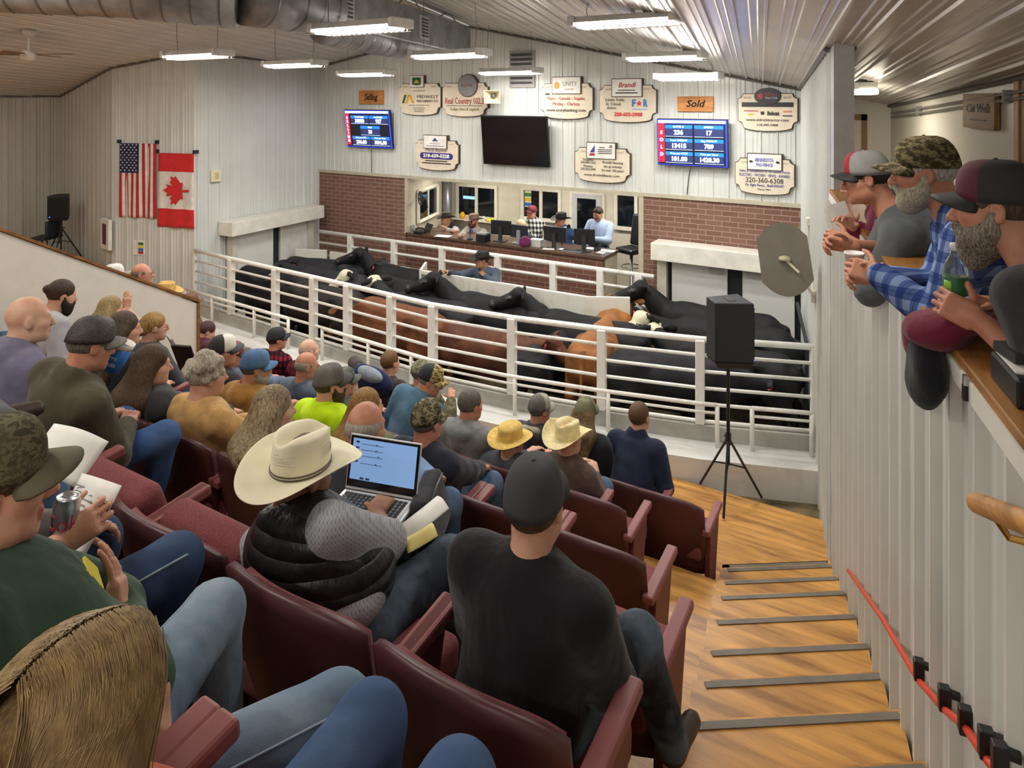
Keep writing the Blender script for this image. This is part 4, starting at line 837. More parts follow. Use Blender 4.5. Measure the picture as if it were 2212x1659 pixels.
# wooden handrail, cable and clips along the stairs
rail = [on_lw(2112, 1087, -.075), on_lw(2212, 1128, -.075)]; rail.append(rail[1] + (rail[1] - rail[0]) * 3)
r = empty('wooden_handrail', (0, 0, 0), 0, 'round wooden handrail on the corrugated parapet beside the stairs', 'handrail'); MB().tube(rail, .024, 12).build('rail', wood('#c08a4a', '#8a5a28', 1), r, True)
for t in (.12, .75): p = rail[0].lerp(rail[2], t); MB().tube([p - Vector((0, 0, .02)), p + Vector((.02, 0, -.05)), p + Vector((.075, 0, -.05))], .008, 6).build('bracket', metal('#b08a4a', .3), r)
cpts = []
for px, py in ((1832, 1232), (1905, 1340), (1985, 1465), (2040, 1530), (2085, 1580), (2130, 1632), (2160, 1668)): cpts.append(on_lw(px, py, -.045))
tag(MB().tube([p + Vector((0, 0, .012 * math.sin(i * 2))) for i, p in enumerate(cpts)], .011, 8).build('extension_cord', plain('#d8452c', .4), None, True), 'orange-red cable running along the foot of the parapet', 'cord')
for i, p in enumerate([cpts[3], cpts[4], cpts[5], cpts[6], cpts[2]]):
    tag(MB().box(p + Vector((.0, 0, .03)), (.016, .014, .035), R(11)).box(p + Vector((.02, 0, .05)), (.02, .01, .01)).build('cable_clip', BLACK, bevel=.003), 'small black clip holding the orange-red cable to the parapet', 'clip', 'cable clips on the parapet')
# ------------------------------------------------------------------ catwalk: sign, doors, pipe
t_ = Vector((-.242, 1, 0)).normalized(); n_ = Vector((-t_.y, t_.x, 0)); MW = Matrix((t_ * -1, n_ * -1, Vector((0, 0, 1)))).transposed()
def on_ow(px, py, off=-.03): u = (px - CX) / F; d = (2.12 + off) / ((u * RX - RY) + .242 * (u * RY + RX)); return PX(px, py, d)
a, c = on_ow(2085, 240), on_ow(2154, 240); ce = (a + c) / 2; W = (c - a).length; zz1, zz0 = on_ow(2118, 202).z, on_ow(2118, 278).z
r = empty('catwalk_sign', (ce.x, ce.y, (zz1 + zz0) / 2), math.atan2(-t_.y, -t_.x), 'wooden board reading Cat Walk on the catwalk wall', 'sign')
MB().bbox((-W / 2, -.02, (zz0 - zz1) / 2), (W / 2, .02, (zz1 - zz0) / 2)).build('board', wood('#94703f', '#6c4c26', 0, .8, .6), r, bevel=.004); fit(r, 'Cat Walk', 0, .02, W * .76, .075, plain('#2b2018', .6), -.022, shear=.15, bold=.002); bars(r, [(0, -.075, W * .5, .012)], plain('#2b2018', .6), -.024)
a = on_ow(2190, 200, -.01) - t_ * .66; dd = tag(MB().box((a.x, a.y, 3.2), (.55, .005, .95), 0, 0, MW).build('door_2', wood('#8a4f2a', '#5c3018', 2)), kind='structure')
for s in (-1, 1): MB().box(Vector((a.x, a.y, 3.2)) + t_ * s * .58, (.04, .015, 1.0), 0, 0, MW).build('door_frame', plain('#b7946a', .5), dd)
xa_ = (lw(YB) + ow(YB)) / 2
d3 = tag(MB().bbox((xa_ - .22, YB - .01, 2.2), (xa_ + .2, YB + .02, 3.72)).build('door_3', plain('#d5cdbd', .5)), kind='structure'); MB().bbox((xa_ - .29, YB - .02, 2.2), (xa_ - .22, YB + .02, 3.8)).bbox((xa_ + .2, YB - .02, 2.2), (xa_ + .27, YB + .02, 3.8)).bbox((xa_ - .29, YB - .02, 3.72), (xa_ + .27, YB + .02, 3.8)).build('door_frame', plain('#8a6844', .5), d3)
pp = [Vector((ow(y) - .04, y, zc(ow(y), y) - .12)) for y in (10.3, 7.5, 5.0, 3.0, 1.5)]; pc_ = empty('conduit_pipe', (0, 0, 0), 0, 'pair of grey conduit pipes under the catwalk ceiling', 'pipe')
for dz in (0, -.05): MB().tube([p + Vector((0, 0, dz)) for p in pp], .012, 6).build('pipe', plain('#8d8a86', .4, .5), pc_)
for y in (9.0, 6.5, 4.4, 3.2): MB().box(Vector((ow(y) - .03, y, zc(ow(y), y) - .14)), (.03, .01, .05)).build('clamp', plain('#8d8a86', .4, .5), pc_)
# ------------------------------------------------------------------ things on the auction counter
K = lambda px, py: on_z(px, py, ZK)
PAPER = plain('#ecebe6', .6)
def monitor(px, py, w, h, rz, lab, mat, sil='#2a2c30'):
    p = K(px, py); p.y = max(10.72, min(p.y, 10.98)); r = empty('monitor', p, rz, lab, 'monitor'); MB().bbox((-w / 2, .0, .11), (w / 2, .03, .11 + h)).build('screen', mat, r, bevel=.006); MB().bbox((-w / 2 + .015, .03, .125), (w / 2 - .015, .033, .095 + h)).build('display', plain('#20242c', .2), r)
    MB().bbox((-.035, -.035, .01), (.035, -.005, .11 + h * .6)).build('neck', plain(sil, .4), r); MB().bbox((-.12, -.09, 0), (.12, .07, .012)).build('base', plain(sil, .4), r, bevel=.004); return r
monitor(1062, 527, .40, .26, R(8), 'black monitor seen from behind, next to the man in the tan hat', BLACK); monitor(1108, 530, .36, .21, R(-6), 'dark blue-grey monitor with a silver foot in front of the blond woman', plain('#23262f', .4), '#8d9096')
monitor(1197, 535, .42, .25, R(2), 'wide black monitor in front of the man in the black hat', BLACK); monitor(1262, 542, .36, .26, R(14), 'black monitor turned aside, in front of the man in the light blue shirt', BLACK)
def item(name, px, py, lab, cat, parts, rz=0.0):
    p = K(px, py); p.y = max(10.54, min(p.y, 11.1)); r = empty(name, p, rz, lab, cat)
    for nm, mb, mt, sm in parts: mb.build(nm, mt, r, sm, 0 if sm else .003)
    return r
tb = lambda a, c: MB().bbox(a, c)
tl = MB().box((0, 0, .085), (.13, .006, .09), 0, 0, Matrix.Rotation(R(-28), 3, 'X')); item('tablet', 925, 502, 'black tablet propped on a white stand at the left end of the counter', 'tablet', [('screen', tl, BLACK, False), ('stand', MB().box((-.03, -.07, .07), (.012, .006, .085), 0, 0, Matrix.Rotation(R(28), 3, 'X')), WHT, False)], R(-25))
item('paper_sheet', 954, 511, 'white sheet of paper in front of the man in the dark vest', 'paper', [('sheet', tb((-.15, -.1, 0), (.15, .1, .004)), PAPER, False)], .2)
item('speaker_box', 1028, 526, 'small black box with a grey top beside the left monitor', 'box', [('box', tb((-.1, -.09, 0), (.1, .09, .13)), BLACK, False), ('lid', tb((-.1, -.09, .13), (.1, .09, .16)), plain('#8a8c8c', .4), False)])
item('handbag', 1132, 533, 'plum-coloured bag on the counter in front of the checked shirt', 'bag', [('pouch', MB().lathe([(.08, 0), (.11, .05), (.1, .13), (.05, .17), (.03, .18)], (0, 0, 0), 16), cloth('#6b2450'), True)])
item('document_tray', 1160, 532, 'clear acrylic tray holding papers beside the plum bag', 'tray', [('tray', tb((-.1, -.07, 0), (.1, .07, .12)), plain('#b8bab4', .2), False), ('papers', tb((-.11, -.06, .12), (.11, .06, .13)), PAPER, False)])
for px, py, w, d, rz, lab in ((1185, 538, .1, .06, .3, 'white slip of paper left of the wide black monitor'), (1212, 538, .07, .05, -.2, 'white slip of paper right of the wide black monitor'), (1278, 537, .1, .07, .1, 'white papers behind the turned monitor'), (1312, 542, .13, .08, .1, 'white sheets at the right end of the counter'), (1298, 546, .07, .05, -.15, 'small white card at the front right corner of the counter')):
    item('paper_sheet', px, py, lab, 'paper', [('sheet', tb((-w, -d, 0), (w, d, .005)), PAPER, False)], rz)
item('keyboard', 1236, 543, 'grey keyboard in front of the turned monitor', 'keyboard', [('case', tb((-.17, -.06, 0), (.17, .06, .02)), plain('#7d8086', .4), False), ('keys', tb((-.155, -.045, .02), (.155, .045, .026)), plain('#2b2d31', .5), False)], .15)
item('card_reader', 1291, 541, 'small black card terminal near the right end of the counter', 'terminal', [('case', MB().box((0, 0, .06), (.06, .015, .065), 0, 0, Matrix.Rotation(R(-20), 3, 'X')), BLACK, False)])
item('water_glass', 882, 504, 'clear glass at the far left end of the counter', 'glass', [('glass', MB().lathe([(.035, 0), (.045, .14), (.041, .14), (.032, .01)], (0, 0, 0), 16), glass('#dfeeee', .05, .8), True)])
item('desk_microphone', 1007, 520, 'black gooseneck microphone before the man in the tan hat', 'microphone', [('base', MB().lathe([(.06, 0), (.05, .025)], (0, 0, 0), 14), BLACK, True), ('stem', MB().tube([(0, 0, .02), (0, 0, .2), (.01, .03, .3)], .006), BLACK, True), ('head', MB().tube([(.01, .03, .3), (.012, .05, .35)], .016), BLACK, True)])
item('telephone', 903, 505, 'black desk telephone with coiled handset at the left end of the counter', 'telephone', [('base', tb((-.1, -.08, 0), (.1, .08, .045)), BLACK, False), ('handset', MB().tube([(-.08, -.05, .07), (-.04, 0, .1), (.05, .03, .09), (.1, .05, .06)], .018), BLACK, True)])
item('phone_holder', 1214, 530, 'phone on a tilted arm beside the man in the black hat', 'phone', [('arm', MB().tube([(0, 0, 0), (.02, 0, .2), (.08, .0, .3)], .008), BLACK, True), ('phone', MB().box((.1, -.01, .33), (.075, .006, .03), 0, 0, Matrix.Rotation(R(-28), 3, 'Y')), BLACK, False), ('display', MB().box((.07, -.018, .32), (.035, .002, .02), 0, 0, Matrix.Rotation(R(-28), 3, 'Y')), WHT, False)])
# black swivel chair, stove pipe and ledge things inside the block
p = PX(1364, 560, 12.0); p.z = .4; r = empty('swivel_stool', p, R(-25), 'tall black swivel stool with chrome foot ring beside the brick wall', 'stool')
MB().lathe([(.05, .02), (.03, .06), (.028, .95)]).build('post', metal(), r, True); MB().box((0, 0, 1.0), (.2, .2, .045)).build('seat', plain('#15171b', .35), r, bevel=.03); MB().box((.0, .2, 1.32), (.19, .035, .27), 0, 0, Matrix.Rotation(R(-8), 3, 'X')).build('backrest', plain('#15171b', .35), r, bevel=.03)
MB().tube([(.17 * math.cos(a * .3927), .17 * math.sin(a * .3927), .72) for a in range(17)], .011, 8).build('foot_ring', metal(), r, True)
for k in range(5): MB().tube([(0, 0, .06), (.24 * math.cos(k * 1.2566), .24 * math.sin(k * 1.2566), .03)], .016).build('leg', metal(), r, True)
p = on_y(966, 430, YR - .25); tag(MB().tube([(p.x, p.y, .4), (p.x, p.y, 2.56)], .1, 20).build('stove_pipe', plain('#8b8d8f', .35, .6), None, True), 'grey vertical pipe in the left corner of the auction block', 'pipe')
wf = lp(893, 428); r = empty('wall_fan', wf + Vector((.12, .05, 0)), R(-30), 'dark wall fan hung on the left wall of the auction block', 'fan')
MB().tube([(.13 * math.cos(k * .3927), 0, .13 * math.sin(k * .3927)) for k in range(17)], .012, 6).build('cage_ring', DARK, r, True)
for k in range(4): MB().box((.06 * math.cos(k * 1.571 + .4), 0, .06 * math.sin(k * 1.571 + .4)), (.055, .006, .03), 0, 0, Matrix.Rotation(-k * 1.571 - .4, 3, 'Y')).build('blade', DARK, r)
MB().tube([(0, .02, 0), (0, .1, -.02), (-.06, .16, -.2)], .02).build('bracket', DARK, r, True)
item_y = lambda name, px, py, lab, cat, mb, mt, nm: mb.build(nm, mt, empty(name, on_y(px, py, YR - .12), 0, lab, cat))
sill = g1[2] - .07
for px, lab, c, w, hh in ((999, 'yellow squeeze bottle on the window sill behind the tan hat', '#d8a51e', .07, .12), (1045, 'white cup on the window sill behind the tan hat', '#e8e6df', .05, .08), (1059, 'yellow box on the window sill behind the tan hat', '#d9cf2b', .1, .06)):
    p = on_y(px, 470, YR - .1); r = empty('sill_item', (p.x, YR - .1, sill + .0), 0, lab, lab.split()[1]); r.name = {'yellow squeeze': 'squeeze_bottle', 'white cup on': 'cup', 'yellow box on': 'box'}[' '.join(lab.split()[:2]) if 'squeeze' in lab else ' '.join(lab.split()[:3])]
    MB().lathe([(w * .8, 0), (w, hh * .5), (w * .6, hh), (w * .3, hh * 1.2)], (0, 0, 0), 14).build('body', plain(c, .4), r, True)
tag(MB().bbox((g1[0] - .1, YR - .19, sill - .025), (g1[1] + .1, YR - .05, sill)).build('trim_11', FRM), kind='structure')
# ================================================================== chairs
SHELL = plain('#512c2e', .42, 0, .06); FAB = NT('seat_fabric'); _n = FAB.noise(FAB.co(), 260, 2); FAB.col(FAB.ramp(_n, [(.38, '#6a3138'), (.62, '#8a4c50')])); FAB.bump(_n, .3, .004); FAB = FAB.fin(.9)
ARMM = plain('#8a4f50', .5, 0, .04)
def chair_proto(up):
    r = empty('auditorium_chair', (0, 0, 0), 0)
    def back(u, v, off=0.0, sh=1.0):
        x = (u - .5) * .60 * sh; a = (u - .5) * 2; top = .87 - .05 * a * a - .03 * abs(a) ** 6; z = .27 + (top - .27) * v; y = -.145 - .11 * (z - .27) / .6 + .075 * a * a + off
        return Vector((x, y, z)), Vector((-.3 * a, 1, .18)).normalized()
    grid_solid('back_shell', lambda u, v: back(u, v), 14, 10, .026, SHELL, r)
    grid_solid('back_pad', lambda u, v: back(u, .16 + v * .78, .03, .9), 14, 8, .035, FAB, r)
    b = Blob(); T = (lambda p: p)
    if up: b.box((0, .06, .54), (.20, .022, .15), [[1, 0, 0], [0, .95, -.31], [0, .31, .95]], .05, .01)
    else: b.box((0, .09, .415), (.235, .215, .03), [[1, 0, 0], [0, .995, .1], [0, -.1, .995]], .035, .01)
    b.build('seat', .014, FAB, r)
    for s in (-1, 1):
        a = MB(); a.box((s * .312, .02, .645), (.03, .2, .022), 0, 0, Matrix.Rotation(R(6), 3, 'X')).build('armrest', ARMM, r, bevel=.01)
        MB().hexa([Vector((s * .312 + i * .018, j, 0)) for i, j in ((-1, -.16), (1, -.16), (1, .0), (-1, .0))], [Vector((s * .312 + i * .018, j, .62)) for i, j in ((-1, -.1), (1, -.1), (1, .15), (-1, .15))]).build('stand', plain('#6a3538', .5), r)
    return r
CH = {u: chair_proto(u) for u in (False, True)}; used_ch = {False: False, True: False}
def chair(x, k, label, up=False, rz=0.0):
    src = CH[up]; c = src if not used_ch[up] else copy_tree(src); used_ch[up] = True
    c.location = (x, TY[k] + .31, TZ[k]); c.rotation_euler = (0, 0, rz); tag(c, label, 'chair', 'maroon auditorium chairs'); return c
# ================================================================== people
def rotm(yaw=0.0, pitch=0.0, roll=0.0): return np.array(Matrix.Rotation(yaw, 3, 'Z') @ Matrix.Rotation(pitch, 3, 'X') @ Matrix.Rotation(roll, 3, 'Y'))
def ik(a, c, l1, l2, pole):
    a, c, pole = np.array(a, float), np.array(c, float), np.array(pole, float); d = c - a; L = np.linalg.norm(d)
    if L > (l1 + l2) * .995: l1, l2 = l1 * L / (l1 + l2) * 1.005, l2 * L / (l1 + l2) * 1.005
    u = d / L; t = (l1 * l1 - l2 * l2 + L * L) / (2 * L); h = math.sqrt(max(l1 * l1 - t * t, 1e-6)); p = pole - u * (pole @ u); n = np.linalg.norm(p); p = p / n if n > 1e-6 else np.array([0, 0, -1.0])
    return a + u * t + p * h
def head_blob(b, C, Rm, S=1.0, m=0, near=False, ears=True, mouth=True):
    P = lambda x, y, z: C + Rm @ (np.array([x, y, z]) * S); E = lambda c, r, k=.03, op='u', mm=m: b.ell(P(*c), np.array(r) * S, Rm, k * S, mm, op); Cp = lambda a, c, r1, r2=None, k=.02, mm=m: b.cap(P(*a), P(*c), r1 * S, (r2 if r2 is not None else r1) * S, k * S, mm)
    E((0, -.014, .03), (.075, .094, .09)); E((0, .03, -.03), (.06, .064, .085)); E((0, .044, -.08), (.047, .047, .036), .035); Cp((-.012, .08, -.1), (.012, .08, -.1), .017, None, .02)
    for s in (-1, 1): E((s * .047, .02, -.07), (.02, .04, .03), .04); Cp((s * .04, .064, -.022), (s * .05, .04, -.02), .022, None, .025)
    Cp((-.036, .08, .024), (.036, .08, .024), .012, None, .022)
    Cp((0, .09, .012), (0, .116, -.03), .0085, .0135, .014)
    for s in (-1, 1): Cp((s * .010, .1, -.034), (s * .013, .104, -.034), .0085, None, .008)
    for s in (-1, 1): E((s * .032, .104, .002), (.017, .016, .011), .014, 's')
    for s in (-1, 1): E((s * .032, .082, .003), (.0145, .0125, .0125), .003, 'u', 2 if near else m)
    if near:
        for s in (-1, 1): Cp((s * .02, .09, .011), (s * .044, .086, .009), .0052, .0048, .004); Cp((s * .02, .088, -.008), (s * .044, .084, -.008), .004, None, .005)
    if mouth: Cp((-.02, .094, -.06), (.02, .094, -.06), .0075, None, .008, 3); Cp((-.016, .092, -.072), (.016, .092, -.072), .008, None, .008, 3); E((0, .105, -.066), (.022, .014, .0022), .003, 's')
    if ears:
        for s in (-1, 1): E((s * .079, -.012, -.006), (.009, .02, .033), .008); E((s * .09, -.008, -.004), (.008, .01, .018), .006, 's')
def hand_blob(b, W, d, n, side, curl=.5, spread=.12, S=1.0, m=0, thumb=.5, fing=(1, 1, 1, 1)):
    # W wrist, d pointing to the knuckles, n out of the back of the hand; side +1: thumb lies along cross(d, n)
    d = np.array(d, float); d /= np.linalg.norm(d); n = np.array(n, float); n = n - d * (n @ d); n /= np.linalg.norm(n); t = np.cross(d, n) * side; W = np.array(W, float)
    Rm = np.stack([t, d, n], 1); b.box(W + d * .048 * S, np.array([.031, .036, .007]) * S, Rm, .009 * S, .012 * S, m)
    b.cap(W - d * .02, W + d * .02 * S, .025 * S, .024 * S, .015 * S, m); b.ell(W + d * .035 * S + t * .022 * S - n * .01 * S, np.array([.018, .03, .015]) * S, Rm, .012 * S, m)
    for i, (off, ln, bs) in enumerate(((.03, .078, .088), (.010, .088, .092), (-.011, .082, .089), (-.031, .064, .081))):
        p = W + t * off * S + d * bs * S; c = curl * fing[i]; ang = c * .6; sp = (1.5 - i) * spread
        for s, (f, r1, r2) in enumerate(((.45, .0092, .0085), (.32, .0085, .0078), (.25, .0078, .0068))):
            q = p + (d * math.cos(ang) + t * math.sin(sp) * .5 * (1 if s == 0 else .6) - n * math.sin(ang)) * ln * f * S; b.cap(p, q, r1 * S, r2 * S, .003 * S, m); p = q; ang += c * (.95 if s == 0 else .7)
    p = W + d * .02 * S + t * .026 * S - n * .006 * S
    for s, (f, r1, r2) in enumerate(((.042, .0125, .011), (.034, .0105, .0095), (.026, .0095, .0075))):
        v = t * (math.cos(thumb) * (1 - .25 * s)) + d * (.55 + .3 * s) - n * math.sin(thumb) * (.6 + .3 * s); v /= np.linalg.norm(v); q = p + v * f * S; b.cap(p, q, r1 * S, r2 * S, .004 * S, m); p = q
def wrinkle(seed, amp):
    rs = np.random.RandomState(seed); ks = rs.uniform(-1, 1, (5, 3)) * np.array([26, 26, 38]); ph = rs.uniform(0, 6.28, 5)
    return lambda X, Y, Z: amp * sum(np.sin(k[0] * X + k[1] * Y + k[2] * Z + 1.6 * np.sin(9 * Z + 7 * X + q) + q) for k, q in zip(ks, ph)) / 5
def shell_cap(par, C, Rm, S, front, back, brim, button=None, panel=.25, brimlen=.072, under=None, up=0.0, name='cap', backwards=False):
    def fn(u, v):
        a = u * 2 * math.pi; ph = v * math.pi / 2; cr = math.cos(ph) ** .56; rx, ry = .0875, .108
        tall = 1.0 + .12 * max(0, math.sin(a)) * math.cos(ph)
        p = np.array([math.cos(a) * rx * cr, -.012 + math.sin(a) * ry * cr, .032 + up + .104 * math.sin(ph) * tall - .012 * (1 - math.sin(a)) * (1 - v)]); n = np.array([math.cos(a) * cr, math.sin(a) * cr, math.sin(ph)])
        return Vector(C + Rm @ (p * S)), Vector(Rm @ n)
    isf = lambda u: abs(((u - .25 + .5) % 1) - .5) < panel
    o = grid_solid(name, fn, 32, 8, .004, [front, back], par, lambda u, v: 0 if isf(u) else 1, True)
    MB().lathe([(.008, 0), (.006, .006), (.001, .008)], Vector(C + Rm @ (np.array([0, -.012, .134 + up]) * S)), 10).build('button', button or back, o, True)
    def bf(u, v):
        a = R(25 + 130 * u); w = math.cos(a); r0 = .088; r1 = r0 + brimlen * (math.sin((a - R(25)) * 180 / 130 / 1) ** .45 if 0 < u < 1 else 0)
        rr = r0 + (r1 - r0) * v; x, y = rr * w * .84, -.012 + rr * math.sin(a) * 1.08
        p = np.array([x, y, .036 + up + .010 - .040 * (w * w) * (.4 + v) - .008 * v]); return Vector(C + Rm @ (p * S)), Vector(Rm @ np.array([.3 * w, 0, 1.0]))
    grid_solid('brim', bf, 18, 5, .005, [brim], o); return o
def beanie(par, C, Rm, S, mat, name='knit_hat'):
    def fn(u, v):
        a = u * 2 * math.pi; ph = v * math.pi / 2; c = math.cos(ph) ** .75; return Vector(C + Rm @ (np.array([math.cos(a) * .088 * c, -.012 + math.sin(a) * .106 * c, .02 + .108 * math.sin(ph)]) * S)), Vector(Rm @ np.array([math.cos(a) * c, math.sin(a) * c, math.sin(ph)]))
    return grid_solid(name, fn, 28, 8, .006, [mat], par, None, True)
def cowboy(par, C, Rm, S, mat, band, brimw=.10, curl=.055, crown=.125, flat=False, straw=False, name='cowboy_hat', round_top=False, tilt=(0, 0, 0), grow=1.0, holes=False):
    Rm = Rm @ rotm(*tilt); S = S * grow
    V, Fc = [], []; n = 48; rings = []
    for k, (f, zz) in enumerate([(1, 0), (.86, 1), (.6, 2), (.3, 3), (0.04, 4)]): rings.append(('b', f))
    rings += [('w', 0.0), ('w', .12), ('w', .4), ('w', .7), ('w', .9), ('t', 1.0), ('t', .82), ('t', .6), ('t', .38), ('t', .18), ('t', .03)]
    for ty, f in rings:
        for i in range(n):
            a = 2 * math.pi * i / n; c, s = math.cos(a), math.sin(a); rx, ry = .086, .106
            if ty == 'b':
                w = brimw * (1.0 + .12 * s * s); x, y = (rx + w * f) * c, (ry + w * f) * s; z = curl * (abs(c) ** 2.2) * f ** 1.6 - .02 * (s * s) * f * f + .004 * f
                if curl > .04: x *= 1 - .1 * f * abs(c)
            elif ty == 'w':
                x, y = rx * c * (1 - .10 * f), ry * s * (1 - .06 * f); z = f * crown * (.93 if not round_top else .8)
                if not round_top:
                    pin = max(0, s) ** 2 * abs(c) ** .8 * f; x *= 1 - .32 * pin
            else:
                x, y = rx * c * .88 * f ** .9, ry * s * .93 * f; r = f
                if round_top: z = crown * (.8 + .2 * math.sqrt(max(0, 1 - f * f)))
                else:
                    ridge = math.exp(-((abs(x) - .04) / .02) ** 2); dent = math.exp(-(x / .026) ** 2); z = crown * (.94 + .08 * ridge * (1 if f < .95 else .3) - .42 * dent * (1 - .55 * f)) - .02 * max(0, s) * f * crown / .125 * .5
            V.append(Vector(C + Rm @ (np.array([x, y - .012, z + .028]) * S)))
    m = len(rings)
    for j in range(m - 1):
        for i in range(n): Fc.append((j * n + i, j * n + (i + 1) % n, (j + 1) * n + (i + 1) % n, (j + 1) * n + i))
    Fc.append(tuple((m - 1) * n + i for i in range(n)))
    o = mesh_obj(name, V, Fc, mat, par, True); mo = o.modifiers.new('solid', 'SOLIDIFY'); mo.thickness = .004; mo.offset = 1
    su = o.modifiers.new('smooth', 'SUBSURF'); su.levels = su.render_levels = 1
    if holes:
        b = MB()
        for zz, ph in ((.052, 0), (.060, .1), (.066, .05), (.073, .2), (.084, 0)):
            for i in range(64):
                a = 2 * math.pi * (i + ph) / 64; f = zz / crown; z2 = zz + .004 * math.sin(a * 4)
                if math.sin(a * 3 + zz * 60) > .75: continue
                for k in (0,): b.tube([Vector(C + Rm @ (np.array([.086 * (1 - .10 * f) * math.cos(t) * 1.03, .106 * (1 - .06 * f) * math.sin(t) * 1.03 - .012, z2 + .028]) * S)) for t in (a - .03, a + .03)], .0009, 4)
        b.build('vent_pattern', plain('#6f6a58', .7), o)
    if band is not None:
        b = MB()
        for zz in ((.036, .046) if band[1] else (.042,)): b.tube([Vector(C + Rm @ (np.array([.088 * math.cos(2 * math.pi * i / 40), .108 * math.sin(2 * math.pi * i / 40) - .012, zz]) * S)) for i in range(41)], .0035 if band[1] else .009, 6)
        b.build('hat_band', band[0], o, True)
    return o
def glasses(par, C, Rm, S, mat):
    P = lambda x, y, z: Vector(C + Rm @ (np.array([x, y, z]) * S)); g = MB()
    for s in (-1, 1):
        g.tube([P(s * .033 + .022 * math.cos(k * .4189), .106 - .004 * abs(math.cos(k * .4189)), .0 + .016 * math.sin(k * .4189)) for k in range(16)], .0016, 5); g.tube([P(s * .055, .104, .004), P(s * .076, .06, .006), P(s * .08, -.01, .006)], .0016, 5)
    g.tube([P(-.011, .108, .004), P(.011, .108, .004)], .0016, 5); g.build('glasses', mat, par, True)
EYE_M = plain('#3a2a22', .15); LIP = skin('#b0695a', '#a04f48')
SK = {'fair': ('#cd9e84', '#bd7c68'), 'red': ('#c08a70', '#ad6854'), 'pale': ('#d3aa90', '#c7907a'), 'tan': ('#b08466', '#9a644e')}
def lerp(a, c, t): return np.array(a, float) * (1 - t) + np.array(c, float) * t
def person(label, base, head, yaw=0.0, hyaw=0.0, hpitch=0.0, hroll=0.0, stand=False, skin_='fair', top='#555555', topmat=None, pants='#3c5474', pantmat=None, sleeve=.97, shoulder=.185, belly=.0, res=.013, S=1.0,
           hair=None, hairc=('#4a3524', '#6b5038'), bald=False, cap=None, hat=None, beard=None, glass_=None, hood=False, collar=None, vest=None, vestmat=None, hands=None, elbows=None, knees=None, feet=None, near=False, hip=None, handpose=None,
           legs=True, topname='jacket', neckup=.0, extra=None, puff=1.0, wr=.004, wseed=3, moust=None, mouth=True, curlh=.6, armS=1.0, ndrop=.0, nback=.0, seam=False):
    rt = empty('person', base, yaw, label, 'person'); Mi = Matrix.Rotation(-yaw, 3, 'Z'); B0 = Vector(base)
    L = lambda p: np.array(Mi @ (Vector(p) - B0))
    H = L(head); hz = .93 if stand else .5
    Hp = np.array(hip if hip is not None else (0, 0, hz), float)
    Rm = rotm(hyaw, hpitch, hroll); N = H + Rm @ np.array([0, -.03, -.115]) * S + np.array([0, -.015 - nback, -.035 - ndrop]); up = N - Hp; ln = np.linalg.norm(up); up = up / ln
    fw = np.array([0, 1.0, 0]); fw = fw - up * (fw @ up); fw /= np.linalg.norm(fw); rg = np.cross(fw, up)
    shd = N - up * .055 * S; SL, SR = shd - rg * shoulder * S - up * .01, shd + rg * shoulder * S - up * .01
    chest = lerp(Hp, N, .66) + fw * .02; bel = lerp(Hp, N, .30) + fw * (.02 + belly * .5)
    if knees is None: knees = ((-.13, .45, .5), (.13, .45, .5)) if not stand else ((-.1, .02, .5), (.1, .02, .5))
    if feet is None: feet = ((-.13, .44, .08), (.13, .44, .08)) if not stand else ((-.11, 0, .08), (.11, 0, .08))
    if hands is None: hands = ((-.1, .36, .64), (.1, .36, .64)) if not stand else ((-.25, .08, .95), (.25, .08, .95))
    else: hands = [L(h) if h is not None and isinstance(h, Vector) else h for h in hands]; hands = [h if h is not None else d for h, d in zip(hands, ((-.1, .36, .64), (.1, .36, .64)))]
    arms = []
    for i, (sh, hd) in enumerate(((SL, hands[0]), (SR, hands[1]))):
        s = (-1, 1)[i]; pole = (s * .55, -.45, -.75) if elbows is None or elbows[i] is None else elbows[i]
        el = ik(sh, hd, .285 * S * armS, .255 * S * armS, pole); arms.append((sh, el, np.array(hd, float)))
    sk = skin(*SK[skin_]); mats = [sk, sk, EYE_M, LIP]
    # ---- body: one continuous skin
    b = Blob(); head_blob(b, H, Rm, S, 0, near, hair != 'long', mouth); b.cap(H + Rm @ np.array([0, -.028, -.06]) * S, N - up * .03, .056 * S, .062 * S, .03)
    b.cap(N - up * .03, shd, .06, .08, .05); b.cap(SL + rg * .03, SR - rg * .03, .05, .05, .05); b.ell(chest, np.array([.12, .08, .15]) * S, np.stack([rg, fw, up], 1), .06); b.cap(bel, Hp, .09, .1, .08)
    for i, (sh, el, wr_) in enumerate(arms):
        b.cap(sh, el, .042, .036, .03); b.cap(el, wr_, .040, .026, .02)
        hp = (handpose or {}).get(i, {}); d = hp.get('d', wr_ - el); n = hp.get('n', (0, 0.2, 1)); hand_blob(b, wr_, np.array(d, float), n, hp.get('side', 1 if i == 0 else -1), hp.get('curl', .55), hp.get('spread', .12), S, 0, hp.get('thumb', .5), hp.get('fing', (1, 1, 1, 1)))
    if legs:
        for i in (0, 1):
            k, f = np.array(knees[i], float), np.array(feet[i], float); b.cap(Hp + rg * (.09 * (-1, 1)[i]), k, .06, .045, .05); b.cap(k, f, .04, .035, .03)
    b.build('body', res if not near else near, mats, rt)
    # ---- top
    tm = topmat or cloth(top); g = .03 * puff; b = Blob(); Bm = np.stack([rg, fw, up], 1)
    b.ell(chest, np.array([.155 + g, .105 + g + belly * .25, .2]) * S, Bm, .06); b.ell(bel, np.array([.145 + g + belly * .3, .11 + g + belly * .6, .17]) * S, Bm, .08); b.ell(Hp + up * .05 - fw * .01, np.array([.16 + g * .8 + belly * .2, .125 + g * .5 + belly * .3, .1]) * S, Bm, .06)
